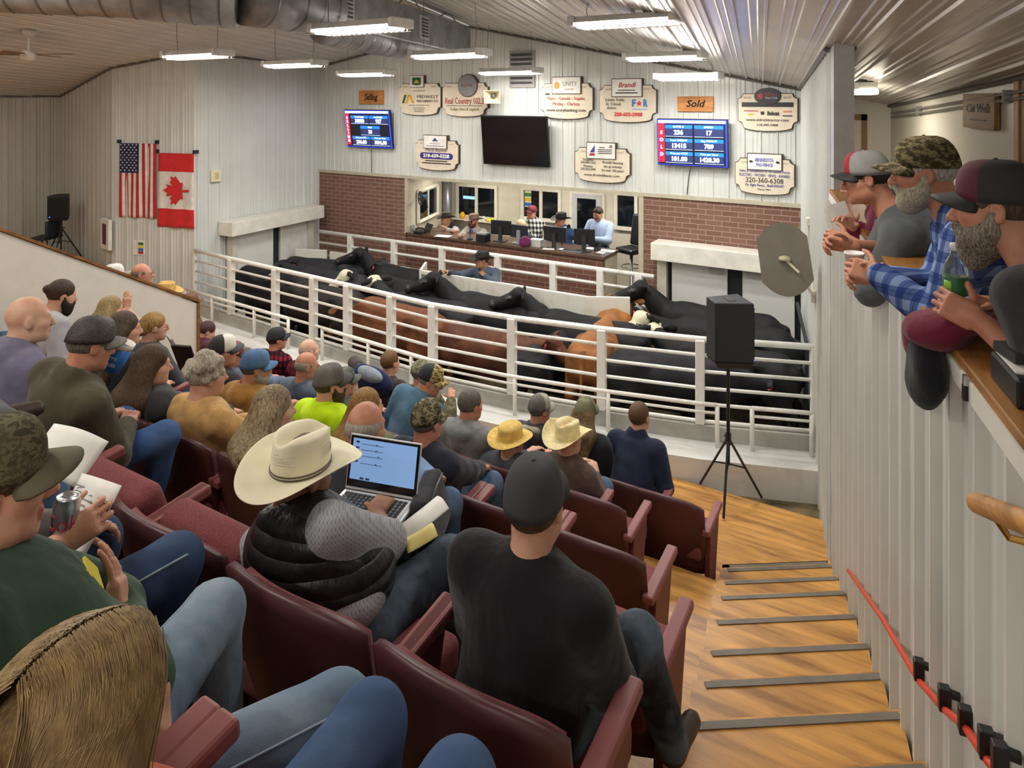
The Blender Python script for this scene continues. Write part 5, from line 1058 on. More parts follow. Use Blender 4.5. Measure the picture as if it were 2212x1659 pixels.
    b.cap(SL + rg * .04, SR - rg * .04, .062 + g * .5, .062 + g * .5, .06); b.cap(N - up * .02 + fw * .004, shd, .068 + g * .2, .09, .05)
    for sh, el, wr_ in arms:
        b.cap(sh, lerp(sh, el, min(1, sleeve * 2)), .058 + g * .7, .05 + g * .5, .04)
        if sleeve > .5: b.cap(el, lerp(el, wr_, (sleeve - .5) * 2 - .06), .05 + g * .5, .038 + g * .35, .025)
    if collar or hood: b.cap(N + up * .015 - fw * .02 - rg * .03, N + up * .015 - fw * .02 + rg * .03, .062, .062, .02)
    if hood:
        b.cap(N - fw * .085 - up * .01 - rg * .07, N - fw * .085 - up * .01 + rg * .07, .048, .048, .04); b.cap(N - fw * .10 - up * .09, N - fw * .09 - up * .02, .05, .07, .05)
        for s in (-1, 1): b.cap(N + rg * s * .085 - fw * .05, N + rg * s * .06 + fw * .07 - up * .05, .036, .028, .03)
    b.cap(N + up * .03 + Rm @ np.array([0, .02, .0]), N + up * .2, .052, .06, .012, 0, 's')
    b.build(topname, max(res, .011), tm, rt, wrinkle(wseed, wr) if wr else None)
    if vest:
        b = Blob(); b.ell(chest, np.array([.175 + g, .125 + g + belly * .25, .205]) * S, Bm, .06); b.ell(bel, np.array([.165 + g + belly * .3, .13 + g + belly * .6, .18]) * S, Bm, .08); b.cap(SL + rg * .07, SR - rg * .07, .075 + g * .5, .075 + g * .5, .06); b.cap(N - up * .03 - fw * .01, N + up * .02 - fw * .015, .082, .072, .03)
        for i, (sh, el, wr_) in enumerate(arms): s = (-1, 1)[i]; b.ell(sh + rg * s * .06 - up * .03, (.075, .12, .15), Bm, .01, 0, 's')
        b.cap(N + up * .0 + fw * .05, N + up * .2, .055, .065, .012, 0, 's'); b.build('vest', max(res, .011), vestmat or cloth(vest), rt, wrinkle(8, .006))
    # ---- trousers and shoes
    if legs:
        pm = pantmat or denim(pants); b = Blob(); b.ell(Hp + (0, .0, .0), np.array([.175, .135, .12]) * S, np.stack([rg, np.cross(up, rg) if False else fw, up], 1) if stand else None, .06)
        for i in (0, 1):
            k, f = np.array(knees[i], float), np.array(feet[i], float); s = (-1, 1)[i]; b.cap(Hp + np.array([s * .09, .03, -.0]), k, .098 * S, .074 * S, .05); b.cap(k, f, .07 * S, .058 * S, .035)
        po = b.build('jeans' if pantmat is None else 'trousers', max(res, .011), pm, rt, wrinkle(5, .004))
        if seam:
            for i in (0, 1):
                k = np.array(knees[i], float); s = (-1, 1)[i]; h0 = Hp + np.array([s * .09, .03, 0]); pts = []
                from mathutils.bvhtree import BVHTree
                tree = BVHTree.FromPolygons([v.co.copy() for v in po.data.vertices], [tuple(q.vertices) for q in po.data.polygons])
                for t in [q / 14 for q in range(2, 15)]:
                    c0 = Vector(lerp(h0, k, t)); dv = Vector((s * .8, -.05, .6)).normalized(); hit = tree.ray_cast(c0 + dv * .3, -dv)[0]
                    if hit is not None: pts.append(hit + dv * .001)
                MB().tube(pts, .0032, 6).build('seam', denim('#93a6b6', '#c4cfd8', .5), rt, True)
        for i in (0, 1):
            f = np.array(feet[i], float); k = np.array(knees[i], float); fwd = np.array([0.12 * (-1, 1)[i], 1, 0]); fwd /= np.linalg.norm(fwd); b = Blob(); b.cap(f + fwd * .02 + (0, 0, -.035), f + fwd * .17 + (0, 0, -.045), .045, .034, .02); b.cap(f, f + (0, 0, -.03), .048, .046, .02); b.build('shoe', .014, plain('#3b2e24', .5), rt)
    # ---- hair
    hm = hairm(*hairc); P = lambda x, y, z: H + Rm @ (np.array([x, y, z]) * S)
    if hair:
        b = Blob(); r1 = np.array([.083, .103, .098]) * S
        if hair == 'fringe':                       # bald crown with a ring of hair
            b.ell(P(0, -.016, .012), np.array([.081, .099, .07]) * S, Rm, .02); b.ell(P(0, .02, .10), np.array([.07, .1, .07]) * S, Rm, .02, 0, 's')
        else: b.ell(P(0, -.016, .034), r1, Rm, .02)
        if hair in ('curly', 'full'):
            rs = np.random.RandomState(4)
            for k in range(46 if hair == 'curly' else 0):
                a, e = rs.uniform(0, 6.28), rs.uniform(-.3, 1.4); b.ell(P(.083 * math.cos(a) * math.cos(e), -.016 + .1 * math.sin(a) * math.cos(e), .03 + .098 * math.sin(e)), np.array([.024] * 3) * S, Rm, .012)
        if hair == 'long':
            back = -up; top_ = P(0, -.05, .02)
            for s, w, l in ((-1, .062, .3), (0, .07, .36), (1, .062, .3)):
                q = N + rg * s * .085 - fw * (.1 if s == 0 else .075) - up * .0; b.cap(P(s * .055, -.05, -.01), q, .05, w, .05); b.cap(q, q - up * (l - .08) * curlh / .6 - fw * .05, w, .035, .05)
        if hair == 'bun': b.ell(P(0, -.115, .045), np.array([.036, .034, .034]) * S, Rm, .02)
        if hair == 'lowbun': b.ell(P(0, -.105, -.02), np.array([.05, .036, .04]) * S, Rm, .03); b.ell(P(0, -.08, .0), np.array([.06, .04, .06]) * S, Rm, .03)
        b.ell(P(0, .105, -.03), np.array([.062, .062, .085]) * S, Rm, .012, 0, 's'); 
        if hair not in ('long', 'curly'):
            b.ell(P(0, .01, -.11), np.array([.12, .12, .085]) * S, Rm, .015, 0, 's')
            for s in (-1, 1): b.ell(P(s * .085, .0, -.015), np.array([.03, .024, .034]) * S, Rm, .008, 0, 's')
        b.build('hair', max(.007, min(res, .011)) if near else min(res, .011), hm, rt)
    if beard:
        b = Blob(); bl = beard[2] if len(beard) > 2 else .0
        b.ell(P(0, .036, -.088 - bl * .3), np.array([.062, .066, .038 + bl * .5]) * S, Rm, .03); b.ell(P(0, .066, -.108 - bl * .6), np.array([.044, .042, .03 + bl]) * S, Rm, .03)
        for s in (-1, 1):
            b.cap(P(s * .074, .0, -.012), P(s * .066, .012, -.055), .013, .022, .03); b.ell(P(s * .05, .035, -.07), np.array([.024, .045, .036]) * S, Rm, .03)
            b.cap(P(s * .028, .096, -.054), P(s * .036, .08, -.088), .012, .018, .02)
        b.cap(P(-.026, .102, -.05), P(.026, .102, -.05), .0095, None, .014)
        b.ell(P(0, .118, -.066), np.array([.015, .022, .005]) * S, Rm, .006, 0, 's')
        rs = np.random.RandomState(2); b.build('beard', .006 if near else .011, hairm(beard[0], beard[1], (90, 90, 22), .7, 1.0), rt, (lambda X, Y, Z: .0011 * np.sin(210 * X + 130 * Z + 3 * np.sin(90 * Y)) * np.sin(260 * Y + 70 * Z + 3 * np.sin(75 * X))) if near else None)
    if moust: b = Blob(); b.cap(P(-.024, .101, -.051), P(.024, .101, -.051), .009, None, .01); b.build('moustache', .008, hairm(moust, shade(moust, 1.3)), rt)
    if cap: shell_cap(rt, H, Rm, S, *cap) if isinstance(cap, tuple) else shell_cap(rt, H, Rm, S, **cap)
    if hat: cowboy(rt, H, Rm, S, **hat)
    if glass_: glasses(rt, H, Rm, S, plain(glass_, .3))
    if extra: extra(rt, dict(H=H, Rm=Rm, N=N, up=up, fw=fw, rg=rg, arms=arms, chest=chest, bel=bel, Hp=Hp, S=S, SL=SL, SR=SR))
    return rt
def seat_head(k, px, py, q): return on_y(px, py, q)
def sit(label, k, px, py, q, chair_=True, x=None, dx=0.0, yaw=0.0, shortlab=None, **kw):
    h = on_y(px, py, q); hy = TY[k] + .36; xb = (h.x if x is None else x) + dx
    if chair_: chair(xb, k, 'maroon auditorium chair under the ' + (shortlab or ' '.join(label.split()[1:9])))
    return person('person ' + label if not label.startswith('person') else label, (xb, hy, TZ[k]), h, yaw, **kw)
# ================================================================== the cast
FAB_GREEN = cloth('#2f4a38', .1, .5); V3 = Vector
W = lambda px, py, q: on_y(px, py, q)
def strands(par, H, Rm, S, n, cols, length, rad=.0014, part=.0, seed=1, drop=.3, spreadz=.0, wave=.012, name='hair', back=.09):
    rs = random.Random(seed); cu = bpy.data.curves.new(name, 'CURVE'); cu.dimensions = '3D'; cu.bevel_depth = rad; cu.bevel_resolution = 0; cu.resolution_u = 2
    P = lambda x, y, z: H + Rm @ (np.array([x, y, z]) * S)
    for i in range(n):
        s = 1 if rs.random() < .5 else -1; v = rs.uniform(-.085, .085); u = rs.random() ** .8
        # root along the parting or over the crown, combed sideways, back and down
        y0 = .075 - u * .17 + rs.gauss(0, .008); ang = rs.uniform(.0, 1.0) ** 1.3 * 1.5 * s + .03 * s; pts = []; jw = rs.gauss(0, .02); jb = rs.gauss(0, .006); jr = rs.uniform(-.002, .0035)
        el = abs(ang); a0 = part + ang
        for k in range(9):
            t = k / 8.0; th = a0 + s * (1.5 - el) * min(1, t * 2.2) ** .9; rr = .099 + .010 * math.sin(t * 3) + jr * (1 + 1.5 * t)
            y = y0 - (back + jb) * min(1, t * 1.6) + wave * math.sin(t * 7 + 6 * u + jw * 9) * t
            if t <= .45: x, z = rr * math.sin(th), .03 + rr * 1.06 * math.cos(th)
            else:
                x0, z0 = rr * math.sin(th), .03 + rr * 1.06 * math.cos(th); f = (t - .45) / .55; x = x0 * (1 + .08 * f) ; z = z0 - f * length * rs.uniform(.8, 1.05) * (1.0)
            k2 = 1 - ((y + .014) / .118) ** 2; sc = math.sqrt(max(.25, k2)) if t <= .45 else max(.55, math.sqrt(max(.3, k2)))
            pts.append(P(x * sc * .98, y, z if t > .45 else .03 + (z - .03) * (.55 + .45 * sc)))
        sp = cu.splines.new('POLY'); sp.points.add(len(pts) - 1)
        for q, p in zip(sp.points, pts): q.co = (*p, 1); q.radius = 1
        for k, q in enumerate(sp.points): q.radius = 1 - .6 * (k / 8) ** 3
        kv = math.sin(ang * 11 + 5 * u + seed) + .7 * math.sin(ang * 29 + 9 * u) + rs.gauss(0, .3); sp.material_index = min(len(cols) - 1, 0 if abs(kv) < .45 else (2 if kv > 0 else 1)) if len(cols) > 2 else rs.choices(range(len(cols)), [c[2] for c in cols])[0]
    for c in cols: cu.materials.append(strand(c[0], c[1]))
    o = bpy.data.objects.new(name, cu); COL.objects.link(o); bpy.context.view_layer.update(); me = bpy.data.meshes.new_from_object(o.evaluated_get(bpy.context.evaluated_depsgraph_get())); me.name = name
    bpy.data.objects.remove(o); bpy.data.curves.remove(cu); o = bpy.data.objects.new(name, me); COL.objects.link(o); o.parent = par; return o
# ---------------------------------------------------------------- nearest row
def green_extra(rt, g):
    p = g['chest'] + g['fw'] * .150 + g['up'] * .0 - g['rg'] * .06; t, n = g['rg'], g['fw']; MT = Matrix((t, n, g['up'])).transposed()
    q = [p + t * x + g['up'] * z for x, z in ((-.05, -.02), (0, .035), (.05, .02), (.05, -.03), (-.0, -.05))]
    e = MB(); e.hexa([Vector(v) for v in q], [Vector(v + n * .006) for v in q]); e.build('yellow_emblem', plain('#d9c92a', .7), rt)
hd = W(-26, 1052, .66)
chair(-1.50, 1, 'maroon auditorium chair under the man in the dark green sweatshirt')
person('person in dark green sweatshirt and light jeans with arms folded, nearest at lower left', (-1.50, .71, 2.1), hd, -.5, hyaw=.2, hpitch=-.12, topmat=FAB_GREEN, topname='sweatshirt', pantmat=denim('#768ea6', '#b3c1cc', .6), res=.009, near=.006, wr=.010, puff=1.15, seam=True, belly=.05,
       hip=(0, .07, .48), armS=1.18, hands=((.0, .19, .645), (-.20, .13, .68)), elbows=((-.8, .2, -.3), (.8, .15, -.6)), knees=((-.389, .357, .50), (.069, .562, .49)), feet=((-.371, .367, .08), (.048, .539, .08)), handpose={0: dict(d=(.8, .0, -.35), n=(0, 1, .5)), 1: dict(d=(-.42, -.1, .9), n=(.2, 1, .15), curl=.2)},
       hair='short', hairc=('#4a3826', '#6e5438'), cap=dict(front=camo('#6b6650', '#57533f', '#4a4636', 22), back=camo('#6b6650', '#57533f', '#4a4636', 22), brim=plain('#5f5b48', .8, 0, .15, 14), brimlen=.075), extra=green_extra)
hd = W(175, 1580, .50)
def whair(rt, g): strands(rt, g['H'], g['Rm'], g['S'], 13000, (('#7a6240', '#9a8055', 5), ('#55402a', '#765c3c', 3), ('#b8a172', '#d8c598', 4)), .24, .0009, -.10, 5, back=.07)
chair(-.93, 1, 'maroon auditorium chair under the long-haired blond woman nearest the bottom edge')
person('person with long streaked blond hair seen from above at the bottom left corner', (-.93, .74, 2.1), hd, 0, hyaw=.22, hpitch=-.16, topmat=cloth('#b4532c'), topname='top', pantmat=denim('#466089', '#7288ab', .4), res=.009, shoulder=.16, S=.98, hair='short', hairc=('#4f3a22', '#7d643c'), extra=whair, wr=.004,
       hands=((-.05, .17, .58), (.06, .17, .56)), elbows=((-.6, -.6, -.6), (.5, -.8, -.6)), knees=((-.13, .42, .52), (.12, .40, .52)), skin_='pale')
hd = W(-250, 1010, .62)
chair(-2.12, 1, 'maroon auditorium chair under the man holding a drink can')
hw = PX(128, 1172, 1.86)
person('person in grey sleeve and dark jeans holding a red and silver drink can', (-2.08, .73, 2.1), hd, 0, topmat=cloth('#5d5a5a', .1, .6), topname='sweatshirt', pantmat=denim('#33476b', '#5f7698', .4), seam=True, res=.01, near=.006, S=1.0, sleeve=.93, hands=(None, hw), knees=((-.16, .46, .52), (.17, .52, .53)), hair='short',
       elbows=(None, (.5, -.5, -.6)), handpose={1: dict(d=(.35, .8, .35), n=(.75, -.35, .35), curl=.95, thumb=.9, side=-1)}, skin_='fair')
cb = PX(133, 1118, 1.88); cr = empty('drink_can', cb - V3((0, 0, .066)), 0, 'red and silver drink can in the hand over the dark jeans', 'can'); cr.rotation_euler = (R(-6), R(4), 0)
MB().lathe([(.026, 0), (.033, .008), (.033, .105), (.027, .118), (.028, .122), (.025, .121), (.024, .116), (.001, .116)], (0, 0, 0), 28).build('body', metal('#c9cbd0', .3), cr, True)
def bent(par, s, size, z, a0, r, mat):
    t = text_obj('lettering', s, size, mat, par, (0, 0, 0), (0, 0, 0), 'CENTER', .0004)
    for v in t.data.vertices:
        a = a0 + v.co.x / r; v.co = Vector(((r + v.co.z) * math.cos(a), (r + v.co.z) * math.sin(a), z + v.co.y))
    t.data.update(); return t
bent(cr, 'Coke', .058, .062, math.atan2(-cb.y, -cb.x) , .0334, plain('#c22334', .4)); MB().box((0, 0, .1225), (.008, .013, .0012)).build('pull_tab', metal('#c9cbd0', .25), cr)
def paper(name, p, w, d, lab, mtx, lines=True):
    r = empty(name, p, 0, lab, 'paper'); r.rotation_euler = mtx
    grid_solid('sheet', lambda u, v: (Vector(((u - .5) * w, (v - .5) * d, .02 * math.sin(u * 3.1) + .012 * v * v)), Vector((0, 0, 1))), 10, 8, .0012, PAPER, r)
    if lines:
        b = MB()
        for k in range(9): b.box((-w * .12 + .03 * (k % 3) * w, d * (.34 - .07 * k), .02 * math.sin(1.2) + .008), (w * (.26 - .04 * (k % 2)), .0018, .0006))
        b.build('printed_lines', plain('#8f8f92', .6), r)
    return r
paper('paper_sheet', PX(178, 1118, 2.02) , .26, .20, 'curling white printed sheet beside the drink can', (R(48), R(-10), R(-5)))
hd = W(-250, 880, .72); chair(-2.72, 1, 'maroon auditorium chair under the person with the folded white paper')
person('person in light jeans with a white paper on the knee, at the left edge', (-2.70, .74, 2.1), hd, 0, topmat=cloth('#4d5662'), pantmat=denim('#54749c', '#93b0cd', .5), res=.012, knees=((-.13, .45, .52), (.14, .45, .58)), hair='short')
paper('folded_paper', PX(140, 985, 2.33), .2, .16, 'folded white paper on the light jeans at the left edge', (R(30), R(18), R(30)), False)
hd = W(-300, 760, .75); chair(-3.32, 1, 'maroon auditorium chair under the person in grey trousers')
person('person in dark grey trousers with one leg crossed, at the left edge', (-3.30, .74, 2.1), hd, 0, topmat=cloth('#4b4f58'), pantmat=cloth('#4a4d52', .08, .5), res=.012, knees=((-.16, .45, .52), (.40, .46, .70)), feet=((-.15, .5, .08), (-.05, .62, .60)), hair='short')
# ---------------------------------------------------------------- second row
def cup(p, r=.045, h=.13, lab='', tilt=(0, 0, 0), cat='cup'):
    o = empty('paper_cup', p, 0, lab, cat); o.rotation_euler = tilt; MB().lathe([(r * .78, 0), (r, h * .82)], (0, 0, 0), 24).build('body', plain('#1f74c8', .4), o, True); MB().lathe([(r, h * .80), (r * 1.06, h), (r * 1.0, h), (r * .95, h * .82)], (0, 0, 0), 24).build('rim', WHT, o, True)
    bent(o, 'Farm', .035, h * .5, -1.3, r * .93, WHT); bent(o, 'Credit', .03, h * .28, -1.3, r * .9, WHT); return o
hw = PX(246, 808, 3.42)
sit('in olive brown fleece jacket and worn dark cap looking down to the right', 2, 196, 745, 1.86, dx=-.10, topmat=cloth('#4a4636', .12, .5), puff=1.5, belly=.08, pantmat=denim('#35548a', '#6c8cb8', .45), res=.010, near=.008, hyaw=-.12, hpitch=-.3, hroll=0, hair='short', hairc=('#5a5148', '#8d8478'), skin_='red', collar=True, hands=(None, None), elbows=(None, (.6, -.3, -.7)), handpose={1: dict(curl=.7)}, knees=((-.15, .48, .54), (.2, .5, .54)), cap=dict(front=plain('#3f3b34', .5, 0, .3, 20, bump=.5), back=plain('#332f2a', .55, 0, .35, 20, bump=.5), brim=plain('#59564e', .6, 0, .2, 18)))
cup(PX(240, 800, 3.55), .055, .15, 'blue and white paper cup held up beside the olive jacket', (R(-18), R(14), 0))
sit('with shaved head in a lilac-grey hooded sweatshirt', 2, 62, 690, 1.90, topmat=cloth('#6d6a82', .1, .5), topname='hooded_sweatshirt', hood=True, puff=1.25, res=.011, hyaw=-.25, hpitch=-.1, skin_='pale', belly=.05, S=1.04)
chair(-2.92, 2, 'empty maroon auditorium chair with seat folded up, nearest the olive jacket', True); chair(-2.29, 2, 'empty maroon auditorium chair with seat folded up, beside the cowboy hat', True)
hk = PX(812, 1100, 2.80)
chair(-1.65, 2, 'maroon auditorium chair with a white mark, under the man in the cowboy hat')
PUFF = NT('padded_nylon'); _c = PUFF.co(); _w = PUFF.n('ShaderNodeTexWave'); _w.bands_direction = 'Z'; _w.wave_profile = 'SIN'; _w.inputs['Scale'].default_value = 5.5; _w.inputs['Distortion'].default_value = 1.2; _w.inputs['Detail Scale'].default_value = 1.5; PUFF.l(_c, _w.inputs['Vector'])
_pw = PUFF.mth('POWER', _w.outputs['Fac'], .35); PUFF.col(PUFF.ramp(PUFF.noise(_c, 20, 3), [(.3, '#17171a'), (.7, '#242427')])); PUFF.bump(PUFF.mth('ADD', _pw, PUFF.mth('MULTIPLY', PUFF.noise(PUFF.co((1, 1, .35)), 30, 3), .9)), .45, .02); PUFF = PUFF.fin(.42, 0, .45)
person('person in cream cowboy hat, black padded vest and grey shirt using a laptop', (-1.74, 1.76, 1.7), W(655, 1022, 1.74), 0, hyaw=-.12, hpitch=-.28, topmat=plaid('#9a9ca2', '#a8aab0', '#8d8f98', .018), topname='shirt', vest='#1c1c1e', vestmat=PUFF, puff=1.05, res=.009, near=.0055, skin_='tan', belly=.08, shoulder=.20, S=1.03, sleeve=.62, hands=(PX(760, 1108, 2.92), hk), elbows=((-.7, -.3, -.6), (1, -.15, -.25)), armS=1.08,
       handpose={1: dict(d=(-.25, .95, -.12), n=(0, .25, 1), curl=.6, spread=.22, side=-1, thumb=.35), 0: dict(d=(.3, .9, -.1), n=(0, .2, 1), curl=.5)}, hair='short', hairc=('#6a6058', '#948a80'), pants='#2f3542', hat=dict(mat=plain('#e9e2c6', .6, 0, .03, 3, bump=.15), band=(plain('#5c5048', .6), True), brimw=.108, curl=.05, crown=.135, tilt=(.05, .27, .06), grow=1.0, holes=True), wr=.004)
# laptop on the lap
lpz = 2.325; h0, h1 = PX(742, 1052, 2.98), PX(903, 1086, 2.88); hm_ = (h0 + h1) / 2; hm_.z = lpz; ly = math.atan2(h1.y - h0.y, h1.x - h0.x)
lt = empty('laptop', hm_, ly, 'open silver laptop with a blue screen on the lap of the cowboy-hatted man', 'laptop'); LW, LD = .335, .235; SIL = plain('#d3d4d6', .3, .3)
MB().bbox((-LW / 2, -LD, -.009), (LW / 2, 0, .009)).build('base', SIL, lt, bevel=.006)
kb = MB().bbox((-LW * .45, -LD * .62, .009), (LW * .45, -LD * .1, .011)).build('keyboard_bed', plain('#e3e3e4', .4), lt); kk = MB()
for r_ in range(6):
    for c_ in range(14): kk.bbox((-LW * .43 + c_ * LW * .0615, -LD * .60 + r_ * LD * .085, .011), (-LW * .43 + c_ * LW * .0615 + LW * .05, -LD * .60 + r_ * LD * .085 + LD * .06, .0145))
kk.build('keys', plain('#33353a', .5), kb); MB().bbox((-LW * .18, -LD * .95, .009), (LW * .14, -LD * .67, .0098)).build('touchpad', plain('#c2c4c7', .3), lt)
ls = empty('screen', (0, .004, .008), 0); ls.parent = lt; ls.rotation_euler = (R(-14), 0, 0); SH = .218
MB().bbox((-LW / 2, -.003, 0), (LW / 2, .006, SH)).build('lid', SIL, ls, bevel=.003); MB().bbox((-LW * .485, -.0045, .012), (LW * .485, -.003, SH - .006)).build('bezel', plain('#14161a', .15), ls)
LX = lambda u: -LW * .45 + u * LW * .9; LZ = lambda v: SH * .93 - v * SH * .74
MB().bbox((LX(0), -.0055, LZ(1)), (LX(1), -.0045, LZ(0))).build('lit_page', emit('#7a9fd0', .36), ls); e = MB()
for k, (u, v, wd_, hh) in enumerate([(.05, .06, .05, .05), (.05, .2, .05, .05), (.05, .34, .05, .05), (.05, .53, .05, .05), (.16, .93, .06, .05), (.25, .93, .06, .05), (.36, .10, .03, .02), (.36, .24, .03, .02), (.4, .38, .03, .02), (.37, .57, .03, .02)]): e.bbox((LX(u), -.006, LZ(v + hh)), (LX(u + wd_), -.0055, LZ(v)))
for v in (.12, .26, .41, .59): e.bbox((LX(.14), -.006, LZ(v + .012)), (LX(.48), -.0055, LZ(v)))
e.build('page_marks', emit('#28374e', .25), ls)
# dark bag and papers right of the laptop, and the neighbour in black
bg = empty('laptop_bag', PX(930, 1105, 2.95), R(25), 'dark grey laptop bag standing beside the laptop', 'bag'); Blob().box((0, 0, 0), (.02, .12, .09), np.array(Matrix.Rotation(R(-12), 3, 'Y')), .025, .01).build('shell', .012, cloth('#2e3034', .08, .3), bg); MB().tube([(.03, -.1, .11), (.03, 0, .118), (.03, .1, .11)], .005).build('zip', plain('#4a4c50', .5), bg, True)
paper('paper_sheet', PX(903, 1130, 2.72), .09, .24, 'white papers between the laptop and the dark bag', (R(15), R(6), R(-20)), False)
paper('yellow_note', PX(907, 1165, 2.60), .07, .12, 'pale yellow note under the white papers by the laptop', (R(10), R(10), R(-30)), False).children[0].data.materials[0] = plain('#e8d98a', .6)
chair(-1.02, 2, 'maroon auditorium chair at the aisle end of the second row')
person('person in black jacket with pale piping in the aisle seat beside the laptop', (-1.02, 1.72, 1.7), (-1.0, 1.80, 2.80), 0, hyaw=.2, topmat=cloth('#1b1c20', .1, .5), puff=1.4, pants='#24262c', res=.011, hair='short', hairc=('#3a2c20', '#5a4632'), knees=((-.13, .46, .5), (.2, .46, .52)), feet=((-.1, .55, .08), (.26, .62, .08)), cap=dict(front=plain('#2a2b2f', .7), back=plain('#3a3b40', .8), brim=plain('#222327', .7)))
# ---------------------------------------------------------------- third row
sit('with short curly grey-blond hair in a tan knitted sweater', 3, 447, 812, 2.58, topmat=cloth('#c19a62', .1, .45, 14, 500), topname='sweater', puff=1.25, shoulder=.17, res=.011, S=1.02, hair='curly', hairc=('#6f675a', '#c9c0ac'), hyaw=-.25, hpitch=-.1, skin_='fair', hands=((-.1, .36, .64), (.25, .38, .66)))
sit('with long straight grey-blond hair and a brown top, behind the cream cowboy hat', 3, 592, 885, 2.50, topmat=cloth('#5a4440'), shoulder=.16, res=.011, hair='long', hairc=('#5a4a36', '#b5a27e'), hyaw=-.3, hpitch=-.1, dx=-.02, skin_='pale')
sit('with long dark brown hair and a charcoal puffer coat', 3, 328, 790, 2.50, topmat=cloth('#3f3d40', .1, .6), puff=1.5, shoulder=.165, res=.011, hair='long', hairc=('#3a2b1e', '#5e4833'), hyaw=-.35, hpitch=-.12, curlh=.4)
sit('with a bald crown and cropped grey hair just above the laptop', 3, 790, 925, 2.56, topmat=cloth('#3b3f46'), res=.011, hair='fringe', hairc=('#8d857a', '#b5aea4'), skin_='red', hyaw=.1, hpitch=-.2, S=1.05)
sit('with long straight dark hair and a black top, at the half wall', 3, 268, 712, 2.76, topmat=cloth('#26272b'), shoulder=.165, res=.012, hair='long', hairc=('#332820', '#6a5a4a'), hyaw=-.3, hpitch=-.08)
sit('with dark hair in a bun and a dark beard, in a grey shirt', 3, 133, 638, 2.96, topmat=cloth('#a3a3a8', .06, .4), topname='shirt', res=.012, hair='bun', hairc=('#2a201a', '#4f3e30'), hyaw=-.15, hpitch=-.25, beard=('#201814', '#3a2c22', .02))
hd = W(-22, 640, 3.0); person('person in dark green jacket cut off by the left edge', (hd.x, TY[3] + .36, TZ[3]), hd, 0, topmat=cloth('#3d4737'), puff=1.6, res=.013, hair='short'); chair(hd.x, 3, 'maroon auditorium chair under the dark green jacket at the left edge')
# ---------------------------------------------------------------- fourth row
sit('in blue faded cap and tan canvas hooded coat with glasses', 4, 552, 795, 3.50, topmat=cloth('#a0733a', .1, .55), topname='coat', hood=True, puff=1.4, res=.012, hair='short', hairc=('#3d3833', '#6a645c'), hyaw=-.45, hpitch=-.15, skin_='red', glass_='#6a5a4a', beard=('#8d8478', '#b5aca0', .0), cap=dict(front=plain('#4f6f97', .8, 0, .12, 12), back=plain('#4a6a92', .8, 0, .12, 12), brim=plain('#4d6e96', .8, 0, .12, 12)))
sit('in black mesh cap with white front and a dark vest', 4, 482, 760, 3.62, topmat=cloth('#2c2a2e'), puff=1.2, res=.012, hair='short', hairc=('#4a4038', '#7a7068'), hyaw=-.4, hpitch=-.05, skin_='red', cap=dict(front=plain('#d8d3c8', .7), back=plain('#2e2c2c', .8), brim=plain('#33373c', .7)))
def hiviz(rt, g):
    p = g['chest'] - g['fw'] * .19 + g['up'] * .05
    e = MB(); n = -g['fw']; MT = Matrix((g['rg'], n, g['up'])).transposed()
    for x, z, a in ((-.05, .02, .6), (-.02, 0, -.5), (.02, .01, .7), (.05, -.01, -.4)): e.box(Vector(p + g['rg'] * x + g['up'] * z), (.028, .012, .006), 0, 0, MT @ Matrix.Rotation(a, 3, 'Y'))
    e.build('back_print', plain('#2b2f28', .7), rt)
sit('in fluorescent yellow hooded sweatshirt and brown-grey cap with a beard', 4, 712, 830, 3.50, topmat=cloth('#c9f21c', .05, .5), topname='hooded_sweatshirt', hood=True, puff=1.35, res=.011, hair='short', hairc=('#3d3020', '#64523a'), hyaw=-.35, hpitch=-.05, beard=('#3a2b1c', '#5a442c', .03), belly=.08, S=1.02, cap=dict(front=plain('#5b5552', .8, 0, .1, 14), back=plain('#6a6460', .85, 0, .1, 14), brim=plain('#3f3c3a', .8)), extra=hiviz)
sit('with long reddish-blond hair in an olive top, right of the yellow sweatshirt', 4, 792, 880, 3.36, topmat=cloth('#6d6f4e'), shoulder=.16, res=.012, hair='long', hairc=('#6f4d28', '#b28c55'), hyaw=-.25, curlh=.5)
sit('in woodland camouflage cap and navy jacket above the laptop', 4, 922, 912, 3.42, topmat=cloth('#262a36'), puff=1.3, res=.011, hair='short', hairc=('#4a4640', '#77726a'), skin_='red', hyaw=0, hpitch=-.1, cap=dict(front=camo(), back=camo(), brim=camo()))
sit('with long blond hair in a bright blue top, one hand raised to the face', 4, 240, 668, 3.70, topmat=cloth('#3a58b0'), shoulder=.16, res=.012, hair='long', hairc=('#6f5a3a', '#b59e70'), hyaw=-.3, hpitch=-.1, hands=(None, W(273, 664, 3.84)), elbows=(None, (.6, .3, -.9)), sleeve=.62, handpose={1: dict(d=(0, .1, 1), n=(.6, -.5, 0), curl=.5)})
sit('with blond hair in a low bun, glasses and a charcoal fleece', 4, 333, 706, 3.56, topmat=cloth('#45474d', .08, .4), shoulder=.165, res=.012, hair='lowbun', hairc=('#6f552f', '#b8935a'), hyaw=-.35, hpitch=-.1, glass_='#5a4a44')
fd = PX(385, 760, 5.6); r = empty('folder', fd, R(-20), 'black and grey folder held open at the end of the half wall', 'folder'); MB().box((-.07, 0, .0), (.09, .008, .13), 0, 0, Matrix.Rotation(R(25), 3, 'X')).build('grey_leaf', plain('#a9a59c', .6), r); MB().box((.09, .03, -.03), (.085, .008, .13), 0, 0, Matrix.Rotation(R(40), 3, 'Z') @ Matrix.Rotation(R(25), 3, 'X')).build('black_leaf', BLACK, r)
